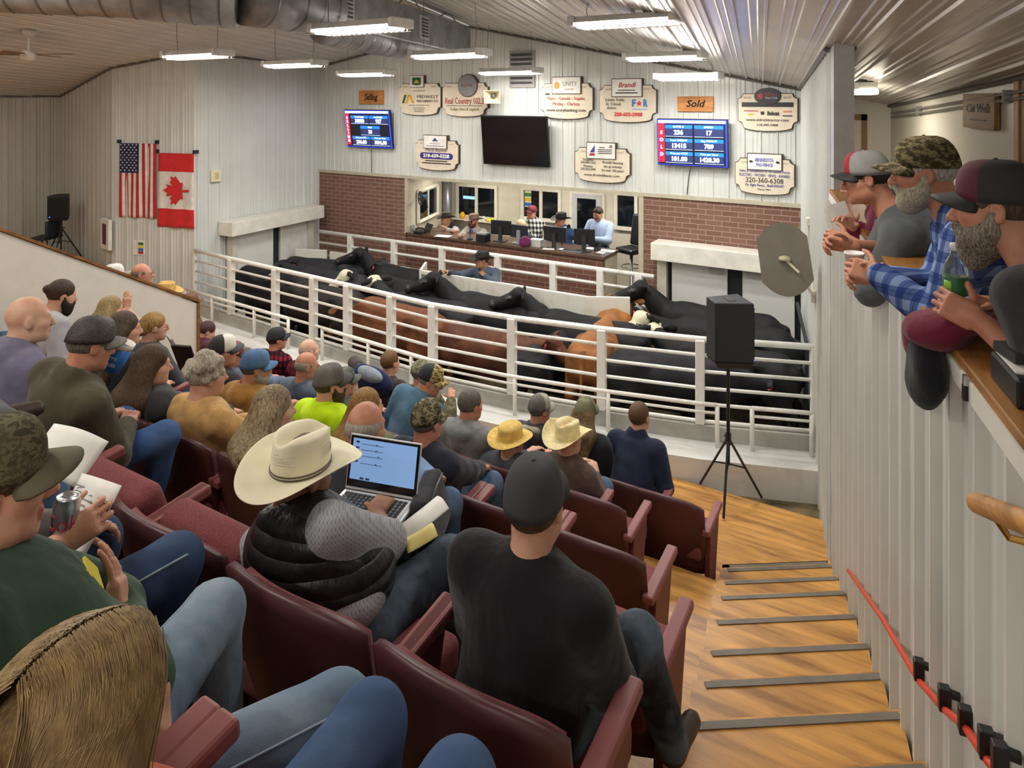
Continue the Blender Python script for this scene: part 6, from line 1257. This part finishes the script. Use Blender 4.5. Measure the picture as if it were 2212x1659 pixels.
# ---------------------------------------------------------------- fifth row
sit('with thinning grey hair in a slate blue shirt, left of the yellow sweatshirt', 5, 663, 790, 4.42, topmat=cloth('#596575', .1, .4), topname='shirt', res=.012, hair='fringe', hairc=('#8a8378', '#a8a196'), hyaw=-.5, hpitch=-.15, skin_='red', glass_='#6a625c')
sit('in grey-green cap with a hand at the chin, behind the yellow sweatshirt', 5, 744, 826, 4.34, topmat=cloth('#5d6464'), topname='shirt', res=.012, S=.92, shoulder=.155, hair='short', hairc=('#5a4632', '#7a6248'), hyaw=-.45, hands=(None, W(765, 845, 4.55)), handpose={1: dict(d=(-.3, .2, .9), n=(.5, -.4, .2), curl=.9)}, elbows=(None, (.7, .4, -.8)), cap=dict(front=camo('#5d625a', '#70746a', '#4d524b', 18), back=camo('#5d625a', '#70746a', '#4d524b', 18), brim=plain('#555a53', .8)))
sit('in faded denim jacket and camouflage-fronted cap leaning forward', 5, 930, 822, 4.74, topmat=denim('#52728f', '#86a3bb', .5), puff=1.5, res=.011, hair='short', hairc=('#6a5d50', '#8f8478'), hyaw=-1.0, hpitch=-.35, skin_='red', dx=-.16, collar=True, belly=.05, cap=dict(front=camo('#a08a58', '#c2ad78', '#5d4c2e', 26), back=plain('#22252c', .8), brim=camo('#a08a58', '#c2ad78', '#5d4c2e', 26)))
sit('in light grey hooded sweatshirt with short grey-brown hair', 5, 1016, 875, 4.55, topmat=cloth('#7f8082', .08, .5), topname='hooded_sweatshirt', hood=True, puff=1.2, res=.011, hair='short', hairc=('#4a4440', '#6f6a66'), hyaw=-.25, hpitch=-.12, skin_='red')
sit('in round yellow straw hat at the front of the aisle seats', 5, 1104, 950, 4.45, topmat=cloth('#4a4d56'), res=.012, hyaw=-.1, hat=dict(mat=plain('#d9b660', .75, 0, .1, 30, bump=.6), band=None, brimw=.075, curl=.012, crown=.10, round_top=True, name='straw_hat'))
sit('in pale straw cowboy hat at the front of the aisle seats', 5, 1228, 948, 4.62, topmat=cloth('#5a4a42'), res=.012, hyaw=-.15, hat=dict(mat=plain('#ddcf9c', .7, 0, .08, 30, bump=.4), band=None, brimw=.10, curl=.07, crown=.115))
sit('in a blue shirt, half hidden by the black and white cap', 5, 505, 768, 4.35, topmat=cloth('#5a6478'), res=.013, hair='short', hairc=('#5a4a3a', '#7d6a52'), hyaw=-.4, skin_='red', S=.95, x=None, cap=dict(front=plain('#7a3a3c', .8), back=plain('#4a4d54', .8), brim=plain('#4a4d54', .8)))
# ---------------------------------------------------------------- front row
sit('in black cap and red and black plaid jacket in the front row', 6, 598, 733, 5.50, topmat=plaid('#8c1f2e', '#4a1620', '#1d1a1e', .07), puff=1.2, res=.013, hair='short', hairc=('#2a221c', '#4a3e34'), hyaw=-.4, skin_='red', cap=dict(front=plain('#1c1c1f', .7), back=plain('#232327', .8), brim=plain('#1a1a1d', .7)))
sit('bald in a dark red plaid shirt in the front row', 6, 668, 757, 5.46, topmat=plaid('#6a2027', '#55181f', '#3c1a20', .06), topname='shirt', puff=1.2, res=.013, hair='fringe', hairc=('#a48a78', '#b8a090'), skin_='pale', hyaw=-.3, S=1.05)
jk = PX(805, 818, 7.1)
sit('with short brown hair in a dark brown top holding up a jacket', 6, 843, 783, 5.60, topmat=cloth('#3f3533'), res=.013, hair='full', hairc=('#4f3622', '#7d5b3a'), hyaw=-.1, hands=(PX(778, 792, 7.2), None), elbows=((-.8, .1, .3), None), sleeve=.9)
r = empty('held_jacket', jk, R(20), 'navy jacket with a pale grey lining held up in the front row', 'jacket'); Blob().ell((0, 0, -.02), (.22, .1, .14), rotm(0, 0, .3), .05).ell((-.12, 0, .02), (.09, .08, .13), None, .05).build('shell', .014, cloth('#20294a', .1, .6), r, wrinkle(6, .01)); Blob().ell((.0, -.07, .07), (.14, .07, .07), rotm(0, 0, .35), .04).build('lining', .012, cloth('#8b929c', .08, .5), r, wrinkle(9, .006))
sit('in olive camouflage knit hat behind the denim jacket', 6, 912, 806, 5.55, topmat=camo('#5f5a44', '#777257', '#47432f', 14), puff=1.4, res=.013, hair='short', hairc=('#5a5248', '#7a7268'), hyaw=-.5, hands=(None, W(975, 862, 5.75)), skin_='red', extra=lambda rt, g: beanie(rt, g['H'], g['Rm'], g['S'] * 1.02, camo('#787660', '#8f8d76', '#5d5b47', 20)))
sit('in dark grey hooded coat with beige lining and a grey cap, front row', 6, 1166, 885, 5.44, topmat=cloth('#3d3b40', .1, .5), hood=True, puff=1.3, res=.012, hair='short', hairc=('#4a443c', '#6a6258'), hyaw=-.35, hpitch=-.1, skin_='red', cap=dict(front=plain('#8f8d80', .8, 0, .15, 14), back=plain('#5d5a52', .85, 0, .15, 14), brim=plain('#8f8d80', .8)), extra=lambda rt, g: Blob().cap(g['N'] - g['fw'] * .085 + g['up'] * .03 - g['rg'] * .06, g['N'] - g['fw'] * .085 + g['up'] * .03 + g['rg'] * .06, .036, None, .01).build('hood_lining', .012, cloth('#9c917c'), rt))
sit('with long brown hair under an olive cap, in a black top, front row', 6, 1265, 893, 5.58, topmat=cloth('#22262b'), puff=1.15, res=.012, hair='long', hairc=('#4f3c28', '#8a7252'), hyaw=-.05, hpitch=-.05, curlh=.35, cap=dict(front=plain('#6a684f', .85, 0, .15, 14), back=plain('#6a684f', .85, 0, .15, 14), brim=plain('#5c5a44', .8)))
sit('with cropped brown hair in a navy jacket, front row by the loudspeaker', 6, 1381, 900, 5.74, topmat=cloth('#232a40', .1, .35), collar=True, puff=1.1, res=.012, hair='short', hairc=('#4a3424', '#6a4e36'), hyaw=-.05, S=1.02)
sit('in dark maroon jacket bending forward by the end of the half wall', 6, 447, 716, 5.60, topmat=cloth('#4a2330'), puff=1.4, res=.013, hair='short', hyaw=-.4, hpitch=-.5, hairc=('#3d2a2c', '#5a3a3e'))
for x, lab in ((-3.6, 'empty maroon auditorium chair in the front row between the knit hat and the grey coat'), (-1.75, 'empty maroon auditorium chair at the aisle end of the front row')): chair(x, 6, lab)
for x, lab in ((-5.4, 'empty maroon auditorium chair in the fifth row behind the red plaid shirts'), (-3.95, 'empty maroon auditorium chair behind the held-up navy jacket'), (-2.0, 'empty maroon auditorium chair at the aisle end of the fifth row')): chair(x, 5, lab)
for x, lab in ((-2.1, 'empty maroon auditorium chair right of the woodland camouflage cap'), (-1.5, 'empty maroon auditorium chair at the aisle end of the fourth row')): chair(x, 4, lab)
for x, lab in ((-1.75, 'empty maroon auditorium chair behind the laptop screen, one from the aisle'), (-1.15, 'empty maroon auditorium chair at the aisle end of the third row'), (-5.35, 'empty maroon auditorium chair right of the man with the hair bun')): chair(x, 3, lab)
bj = PX(888, 1018, 3.25); r = empty('draped_jacket', bj, 0, 'light blue garment lying on the chair behind the laptop', 'garment'); Blob().ell((0, 0, 0), (.12, .09, .07), rotm(0, 0, .2), .03).ell((.08, 0, -.05), (.08, .08, .08), None, .03).build('cloth', .011, cloth('#7fa0d0', .08, .6), r, wrinkle(4, .008))
# ---------------------------------------------------------------- beyond the half wall
def beyond(lab, px, py, q, **kw):
    h = on_y(px, py, q); return person('person ' + lab, (h.x, q - .1, h.z - 1.16), h, 0, res=.013, legs=False, **kw)
beyond('with receding grey hair and glasses beyond the half wall', 307, 592, 4.85, topmat=cloth('#5a6070'), puff=1.3, hair='fringe', hairc=('#5a544c', '#7d766c'), hyaw=-.7, glass_='#4a4440', skin_='red', S=1.05)
beyond('in yellow straw cowboy hat beyond the half wall', 362, 633, 5.3, topmat=cloth('#d0d0cc'), hyaw=-.8, hat=dict(mat=plain('#c9a25c', .75, 0, .1, 30, bump=.5), band=None, brimw=.085, curl=.03, crown=.115))
beyond('in white cap just showing over the half wall', 247, 597, 4.3, topmat=cloth('#5c5f66'), hyaw=-.6, hair='short', cap=dict(front=plain('#d5d3cc', .7), back=plain('#c9c6be', .7), brim=plain('#8c8a80', .7)))
beyond('with brown cap barely showing at the lower end of the half wall', 412, 655, 5.75, topmat=cloth('#5a5048'), hyaw=-.6, hair='short', cap=dict(front=plain('#6a4c3a', .7), back=plain('#6a4c3a', .7), brim=plain('#6a4c3a', .7)))
ch_ = PX(97, 548, 13.0); r = empty('plastic_chair', (ch_.x, ch_.y, 1.0), R(-60), 'dark plastic chair beside the tripod in the far left corner', 'chair'); c_ = plain('#23262c', .5)
grid_solid('backrest', lambda u, v: (Vector(((u - .5) * .46, .2 + .03 * (2 * u - 1) ** 2 * -1, .42 + v * .33)), Vector((0, 1, 0))), 8, 4, .02, c_, r); MB().bbox((-.23, -.22, .40), (.23, .2, .43)).build('seat', c_, r, bevel=.01)
for x in (-.2, .2):
    for y in (-.2, .18): MB().tube([(x, y, 0), (x * .95, y * .95, .4)], .014).build('leg', c_, r)
# ---------------------------------------------------------------- the auction block and the ring
def block(lab, px, py, y, sit_=False, **kw):
    h = on_y(px, py, y); zf = .4 if not sit_ else h.z - 1.17
    return person('person ' + lab, (h.x + kw.pop('dx', 0), y + .05, zf), h, R(180) + kw.pop('turn', 0), stand=not sit_, res=.014, S=kw.pop('S', 1.0), wr=.003, **kw)
block('in dark cowboy hat and black vest seated at the left end of the counter', 964, 473, 11.35, True, topmat=cloth('#9a9a98'), topname='shirt', vest='#14171d', hyaw=-.5, skin_='red', hands=(K(958, 500) + V3((0, .1, .03)), K(972, 503) + V3((0, .06, .03))), hat=dict(mat=plain('#37302c', .7), band=None, brimw=.09, curl=.06, crown=.12))
block('in tan cowboy hat, grey jacket and purple shirt seated at the counter', 1023, 477, 11.3, True, topmat=cloth('#a19e96'), hyaw=-.35, skin_='red', beard=('#4a2e22', '#6a4432', .0), hands=(None, K(990, 515) + V3((0, .06, .05))), hat=dict(mat=plain('#7d6653', .7), band=None, brimw=.105, curl=.05, crown=.115), extra=lambda rt, g: Blob().ell(g['chest'] + g['fw'] * .10, (.05, .05, .2), np.stack([g['rg'], g['fw'], g['up']], 1), .03).build('shirt_front', .014, cloth('#5a5aa0'), rt))
block('with pale blond hair seated behind the dark monitor', 1124, 488, 11.3, True, topmat=cloth('#3a3d44'), shoulder=.16, hair='short', hairc=('#c9b68c', '#e2d3ac'), hyaw=-.3, skin_='pale')
block('in maroon cap and black and white checked shirt standing behind the counter', 1149, 459, 11.7, topmat=plaid('#1c1f20', '#7d8180', '#e2e2de', .09), topname='shirt', hyaw=-.35, skin_='red', hair='short', hands=((.05, .26, 1.08), (.1, .28, 1.05)), cap=dict(front=plain('#5d1a26', .8), back=plain('#5d1a26', .8), brim=plain('#5d1a26', .8)))
block('in black cowboy hat, blue sweater and tie behind the wide monitor', 1211, 476, 11.4, topmat=cloth('#3a5078'), topname='sweater', hyaw=-.5, skin_='red', dx=.0, hat=dict(mat=plain('#17171a', .7), band=None, brimw=.09, curl=.05, crown=.12), extra=lambda rt, g: (Blob().cap(g['N'] + g['fw'] * .07 - g['up'] * .03 - g['rg'] * .03, g['N'] + g['fw'] * .07 - g['up'] * .03 + g['rg'] * .03, .03, None, .01).build('collar', .012, plain('#dcdcd8', .7), rt), Blob().cap(g['N'] + g['fw'] * .09 - g['up'] * .05, g['N'] + g['fw'] * .13 - g['up'] * .14, .014, .02, .01).build('tie', .01, plain('#3a3d46', .6), rt)))
h_ = on_y(1292, 462, 11.6)
block('in light blue shirt standing with hands together at the right end of the counter', 1292, 462, 11.6, topmat=cloth('#9fb2d0', .05, .4), topname='shirt', hyaw=-.2, hpitch=-.25, skin_='tan', hair='short', hairc=('#241c18', '#3a2e28'), moust='#3a2c26', pants='#33425c', hands=((-.04, .30, 1.12), (.05, .30, 1.12)), elbows=((-.8, -.3, -.6), (.8, -.3, -.6)))
rh = on_y(1041, 562, 9.02); x_ = rh.x
person('person in black cowboy hat and slate shirt leaning over the white shield', (x_ + .05, 9.32, 0), rh, R(180), stand=True, res=.013, topmat=cloth('#4a5666', .1, .5), topname='shirt', hyaw=-.65, skin_='tan', pants='#3a4a66', hands=(V3((x_ + .12, YS + .16, 1.30)), V3((x_ - .46, YS - .02, 1.32))), elbows=((-.9, -.3, -.3), (.8, -.1, -.5)), hat=dict(mat=plain('#22211f', .7), band=None, brimw=.09, curl=.055, crown=.115), handpose={1: dict(curl=1.0), 0: dict(curl=.8)}, hair='short')
sp0 = V3((x_ - .42, YS - .05, 1.33)); pd = on_y(922, 615, YS - .14); r = empty('sorting_paddle', (0, 0, 0), 0, 'grey sorting paddle on a thin stick hanging over the shield panel', 'paddle'); hp_ = V3((pd.x + .12, YS - .12, pd.z + .13)); MB().tube([sp0 + V3((.12, .1, .02)), sp0, hp_], .008, 6).build('stick', DARK, r)
MB().hexa([V3((pd.x - .13, YS - .11, pd.z + .15)), V3((pd.x + .13, YS - .11, pd.z + .14)), V3((pd.x + .15, YS - .09, pd.z - .15)), V3((pd.x - .09, YS - .09, pd.z - .15))], [V3((pd.x - .13, YS - .125, pd.z + .15)), V3((pd.x + .13, YS - .125, pd.z + .14)), V3((pd.x + .15, YS - .105, pd.z - .15)), V3((pd.x - .09, YS - .105, pd.z - .15))]).build('blade', plain('#7f8478', .6), r)
# ---------------------------------------------------------------- men on the catwalk, leaning on the ledge
PLB = plaid('#2c3f78', '#4c6196', '#7f93bd', .075, '#24346a')
C2H = PX(1998, 372, 2.62)
person('person with white beard, camouflage cap and blue plaid shirt leaning over the ledge', (.42, 3.08, 2.2), C2H, R(90), stand=True, hyaw=.0, hpitch=-.12, topmat=PLB, topname='shirt', collar=True, res=.008, near=.0048, skin_='red', puff=1.2, shoulder=.185, belly=.05, S=1.0, ndrop=.02, nback=.03, sleeve=1.0, hip=(0, -.02, .93), hands=(PX(1896, 592, 2.62), PX(1900, 598, 2.70)), elbows=((-.3, -.2, -1), (.3, -.2, -1)),
       handpose={0: dict(d=(.3, .95, .1), n=(-.9, .1, .45), curl=.95, side=1, thumb=.55), 1: dict(d=(-.3, .95, .05), n=(.9, .1, .45), curl=1.05, side=-1, thumb=.55)}, hair='full', hairc=('#8f8b80', '#d6d2c6'), beard=('#a39a80', '#e2dcca', .012), cap=dict(front=camo('#5f5840', '#857a58', '#3d3826', 30), back=camo('#5f5840', '#857a58', '#3d3826', 30), brim=camo('#5f5840', '#857a58', '#3d3826', 30), brimlen=.09))
def coffee(p, r, h, lab):
    o = empty('foam_cup', p, 0, lab, 'cup'); MB().lathe([(r * .75, 0), (r, h), (r * 1.06, h), (r * 1.06, h + .008), (r * .92, h + .008), (r * .7, .01)], (0, 0, 0), 22).build('cup', plain('#e9e7e2', .5), o, True); return o
coffee(PX(1846, 596, 2.74), .036, .085, 'white foam cup in the hands of the man in blue plaid')
C3H = PX(2152, 448, 1.92)
person('person in maroon and black cap and charcoal tee with a grizzled beard holding a bottle', (.58, 1.92, 2.2), C3H, R(55), stand=True, hyaw=.42, hpitch=-.1, topmat=cloth('#3a3c40', .1, .5), topname='tee_shirt', res=.008, near=.0048, skin_='red', puff=1.0, shoulder=.175, belly=.08, S=.96, ndrop=.06, nback=.07, sleeve=.42, hip=(0, -.02, .93), hands=(PX(2112, 692, 1.93), PX(2140, 660, 2.14)), elbows=((.3, -.5, -1), (.4, -.2, -1)),
       handpose={0: dict(d=(-.3, .85, .35), n=(-.82, -.5, .2), curl=1.15, side=1, thumb=.5), 1: dict(d=(-.8, .5, .3), n=(0, .3, 1), curl=.5)}, hair='short', hairc=('#3a2e26', '#5d5048'), beard=('#5a4d42', '#b5ada2', .03), cap=dict(front=plain('#5a2634', .8, 0, .05, 12), back=plain('#2f2f31', .85, 0, .05, 12), brim=plain('#2c2d2d', .7), panel=.19))
bt = PX(2064, 636, 2.02); r = empty('water_bottle', bt - V3((0, 0, .06)), 0, 'clear plastic water bottle with a green label held over the ledge', 'bottle')
MB().lathe([(.026, 0), (.032, .008), (.032, .03), (.030, .035), (.032, .04), (.032, .125), (.030, .14), (.024, .158), (.0135, .176), (.0125, .19)], (0, 0, 0), 28).build('body', glass('#f2f7f5', .04, .92), r, True); MB().lathe([(.0145, .188), (.0145, .206), (.013, .209)], (0, 0, 0), 24).build('cap', plain('#e4e4e2', .4), r, True)
lb = MB().lathe([(.0325, .062), (.0328, .064), (.0328, .112), (.0325, .114)], (0, 0, 0), 28); lb.build('label', plain('#2f6b40', .4), r, True); grid_solid('label_patch', lambda u, v: (V3((.0334 * math.cos(3.7 + u * .7), .0334 * math.sin(3.7 + u * .7), .074 + v * .03)), V3((math.cos(3.7 + u * .7), math.sin(3.7 + u * .7), 0))), 6, 2, .0006, plain('#86c43a', .4), r)
C1H = PX(1872, 385, 3.45)
person('person in grey sweatshirt, glasses and red and grey cap leaning over the ledge', (.26, 3.98, 2.2), C1H, R(90), stand=True, hyaw=.05, hpitch=-.2, topmat=cloth('#55595c', .07, .5), topname='sweatshirt', res=.009, near=.005, skin_='red', puff=1.2, shoulder=.185, belly=.05, S=1.0, ndrop=.02, nback=.03, sleeve=.52, hip=(0, -.02, .93), hands=(PX(1832, 520, 3.38), PX(1838, 530, 3.30)), elbows=((-.3, -.2, -1), (.5, -.3, -1)),
       handpose={0: dict(d=(.25, .95, .1), n=(-.8, .2, .5), curl=1.15, side=1), 1: dict(d=(-.25, .95, .1), n=(.8, .2, .5), curl=1.15, side=-1)}, hair='short', hairc=('#1f1a18', '#3a332e'), glass_='#2a2a2c', cap=dict(front=plain('#9a2a38', .8, 0, .05, 12), back=plain('#8a8a88', .85, 0, .05, 12), brim=plain('#26272b', .7), panel=.14))
C4H = PX(1862, 392, 4.05)
person('person in maroon and yellow sleeves reading a paper, hidden behind the grey sweatshirt', (.16, 4.52, 2.2), C4H, R(90), stand=True, hpitch=-.3, topmat=cloth('#6d1f3a', .08, .4), topname='jacket', res=.012, near=.007, skin_='fair', puff=1.2, sleeve=.93, hip=(0, -.02, .93), hands=(PX(1836, 486, 4.0), PX(1842, 488, 3.9)), hair='short', extra=lambda rt, g: Blob().cap(g['N'] + g['fw'] * .05 - g['rg'] * .09 - g['up'] * .05, g['N'] + g['fw'] * .07 + g['rg'] * .09 - g['up'] * .05, .06, None, .02).build('yellow_collar', .012, cloth('#d9c22c'), rt))
for k_, (px, py, a) in enumerate(((1816, 470, .2), (1806, 478, -.1))): r = empty('paper_sheet', PX(px, py, 4.02 + .02 * k_), R(60), ('white sheet of paper held up behind the clasped hands on the catwalk', 'second sheet of paper just behind the one held up on the catwalk')[k_], 'paper'); r.rotation_euler = (R(78), R(-14 + 8 * k_), R(40)); MB().box((0, 0, 0), (.06, .085, .001)).build('sheet', PAPER, r)
jp = on_lw(2012, 742, -.07); r = empty('draped_jacket', jp, R(11), 'maroon and black jacket hanging over the ledge below the blue plaid man', 'jacket')
Blob().ell((.02, 0, .04), (.09, .12, .06), None, .04).ell((.10, .02, .075), (.09, .13, .035), None, .04).ell((-.02, .07, .0), (.05, .06, .07), None, .04).build('maroon_body', .009, cloth('#6f2438', .1, .6), r, wrinkle(11, .018)); Blob().ell((-.015, -.01, -.09), (.055, .10, .10), None, .03).ell((-.01, .04, -.03), (.05, .08, .06), None, .03).build('black_lining', .009, cloth('#1d1f26', .1, .5), r, wrinkle(12, .014))
bx = on_z(2188, 822, ZL); bx = V3((lw(2.12) + .10, 2.10, ZL)); r = empty('cash_box', bx, R(11), 'black box with papers on the ledge at the right edge', 'box'); MB().bbox((-.09, -.1, 0), (.09, .1, .07)).build('case', BLACK, r, bevel=.006); MB().bbox((-.08, -.06, .07), (.06, .09, .075)).build('paper', PAPER, r); MB().box((.0, .05, .09), (.08, .05, .012), .2).build('wallet', plain('#2a2b2d', .6), r)
kp = V3((lw(2.2) - .045, 2.22, ZL - .02)); r = empty('lighter', kp, R(11), 'small black and clear tag hanging at the edge of the ledge', 'keyring'); MB().box((0, 0, -.045), (.006, .009, .02)).build('tag', BLACK, r); MB().box((0, 0, -.012), (.005, .008, .014)).build('clear_case', metal(), r)
# ================================================================== cattle in the ring
HOOF = plain('#2a241e', .6); MUZ = plain('#2b2626', .35)
def cow_proto(kind):
    b = Blob(); c, e = b.cap, b.ell
    e((0, .42, .80), (.25, .40, .335), None, .08); e((0, -.08, .77), (.29, .55, .33), None, .1); e((0, -.58, .83), (.25, .32, .28), None, .1)
    c((0, .5, 1.02), (0, -.62, 1.03), .10, .10, .12); c((0, .38, .56), (0, .68, .66), .13, .12, .1); c((0, -.4, .53), (0, .2, .50), .12, .14, .1)
    for s in (-1, 1):
        e((s * .16, .5, .82), (.11, .2, .28), None, .08); e((s * .17, -.42, 1.0), (.07, .1, .06), None, .08); e((s * .17, -.62, .78), (.12, .22, .25), None, .08); e((s * .1, -.82, .95), (.06, .07, .06), None, .06)
        c((s * .17, .55, .66), (s * .16, .58, .37), .10, .058, .06); c((s * .16, .58, .37), (s * .16, .56, .12), .052, .04, .02); c((s * .16, .57, .11), (s * .16, .60, .03), .05, .058, .01, 3)
        c((s * .19, -.55, .66), (s * .18, -.80, .46), .125, .068, .08); c((s * .18, -.80, .46), (s * .18, -.75, .13), .058, .042, .03); c((s * .18, -.74, .11), (s * .18, -.70, .03), .05, .058, .01, 3)
    c((0, -.86, 1.0), (0, -.93, .82), .035, .025, .03); c((0, -.93, .82), (0, -.95, .5), .022, .018, .01); c((0, -.95, .5), (0, -.95, .34), .03, .045, .02)
    yw, pt, nk = {'level': (0, -.35, (0, 1.02, 1.06)), 'left': (.9, -.3, (-.12, 1.0, 1.06)), 'right': (-.9, -.3, (.12, 1.0, 1.06)), 'up': (.5, -.02, (-.04, .96, 1.22)), 'down': (.1, -.75, (0, 1.02, .84)), 'back': (-.4, -.1, (.05, .98, 1.18))}[kind]
    nk = np.array(nk, float); c((0, .60, .86), nk - (0, .03, .03), .20, .115, .08); c((0, .55, .66), nk - (0, .02, .13), .14, .07, .08)
    Rm = rotm(yw, pt); P = lambda x, y, z: nk + Rm @ np.array([x, y, z])
    e(P(0, .10, .05), (.112, .13, .115), Rm, .03, 1); c(P(0, .16, .02), P(0, .43, -.06), .10, .068, .03, 1); e(P(0, .47, -.07), (.078, .062, .066), Rm, .03, 2); c(P(-.05, .1, .10), P(.05, .1, .10), .06, .06, .05, 1); c(P(0, .1, -.03), P(0, .34, -.10), .06, .045, .05, 1)
    for s in (-1, 1):
        c(P(s * .09, .04, .10), P(s * .14, .03, .10), .025, .03, .015); e(P(s * .20, .02, .095), (.10, .024, .055), rotm(yw, pt, s * .2), .012); c(P(s * .092, .22, .045), P(s * .098, .24, .045), .022, None, .012, 2)
    o = b.build('cow', .017, [fur('#17171a'), fur('#17171a'), MUZ, HOOF], None)
    t = Blob().ell(P(.22, .055, .06), (.034, .01, .042), rotm(yw, pt, .2), .0); g = t.build('ear_tag', .007, plain('#d8566a', .5), o); return o
CP = {}
BK, BK2, CH_ = fur('#151518'), fur('#202024'), fur('#26211f'); RD = fur('#6b3f24', .25); TN = fur('#8a5a30', .22); RD2 = fur('#5a3526', .25); WF = fur('#d6cfb2', .12, '#a08a60')
def cow(x, y, h, kind, hide, face, label, s=1.0, tagged=True, shade2=None):
    if kind not in CP: CP[kind] = cow_proto(kind); o = CP[kind]
    else:
        o = CP[kind].copy(); COL.objects.link(o)
        if tagged: g = [c for c in CP[kind].children if c.name.startswith('ear_tag')][0].copy() if [c for c in CP[kind].children if c.name.startswith('ear_tag')] else None
        if tagged and g is not None: COL.objects.link(g); g.parent = o
    o.location = (x, y, 0); o.rotation_euler = (0, 0, R(h - 90)); o.scale = (s, s, s)
    for i, m in ((0, hide), (1, face)): o.material_slots[i].link = 'OBJECT'; o.material_slots[i].material = m
    tag(o, label, 'cow', 'cattle in the sale ring'); return o
for a in (
 (-9.15, 7.82, 8, 'down', BK, BK, 'black cow at the far left of the ring, broad rump toward the left gate', 1.06),
 (-9.3, 8.95, 15, 'level', BK2, BK2, 'black cow farthest back beside the left gate', 1.0),
 (-7.55, 9.2, 180, 'up', BK, BK, 'long black cow standing along the walkway fence, head toward the left gate', 1.0),
 (-7.05, 8.5, 178, 'left', BK, WF, 'black cow with a white blaze and pink ear tag beside the end of the shield', 1.02),
 (-8.55, 8.4, 182, 'level', BK2, BK, 'black cow in the second rank of the left group', 1.0),
 (-8.05, 7.74, 180, 'level', CH_, WF, 'dark cow with a cream face looking left, left of the brown cow', .98),
 (-6.4, 7.53, 177, 'down', RD, TN, 'reddish-brown cow with lowered head facing left, behind the middle of the fence', 1.0),
 (-5.3, 8.46, 182, 'up', BK, BK, 'black cow standing broadside right against the white shield', 1.02),
 (-6.35, 8.15, 185, 'back', BK2, WF, 'black cow with a white forehead patch at the left end of the shield', .95),
 (-5.0, 7.68, 2, 'level', RD2, RD2, 'dark red-brown cow facing right close behind the fence', .88),
 (-3.6, 8.32, 97, 'level', TN, TN, 'light brown cow seen from behind, facing away from the fence', 1.0),
 (-4.2, 8.02, 88, 'down', BK2, BK, 'black cow seen from behind, left of the light brown cow', .82),
 (-3.9, 8.45, 178, 'up', BK, BK, 'black cow with raised head against the right part of the shield', .98),
 (-2.05, 8.5, 180, 'right', BK, WF, 'black cow with a white face turned beside the light brown cow', .92),
 (-2.55, 7.97, 19, 'down', BK2, BK2, 'large dark cow standing along the fence left of the loudspeaker', .92),
 (-2.45, 9.55, 180, 'up', BK, BK, 'black cow with head raised in front of the right gate', 1.02),
 (-2.2, 9.05, 184, 'left', BK, WF, 'black cow with a broad cream face behind the loudspeaker', 1.0)): cow(*a)
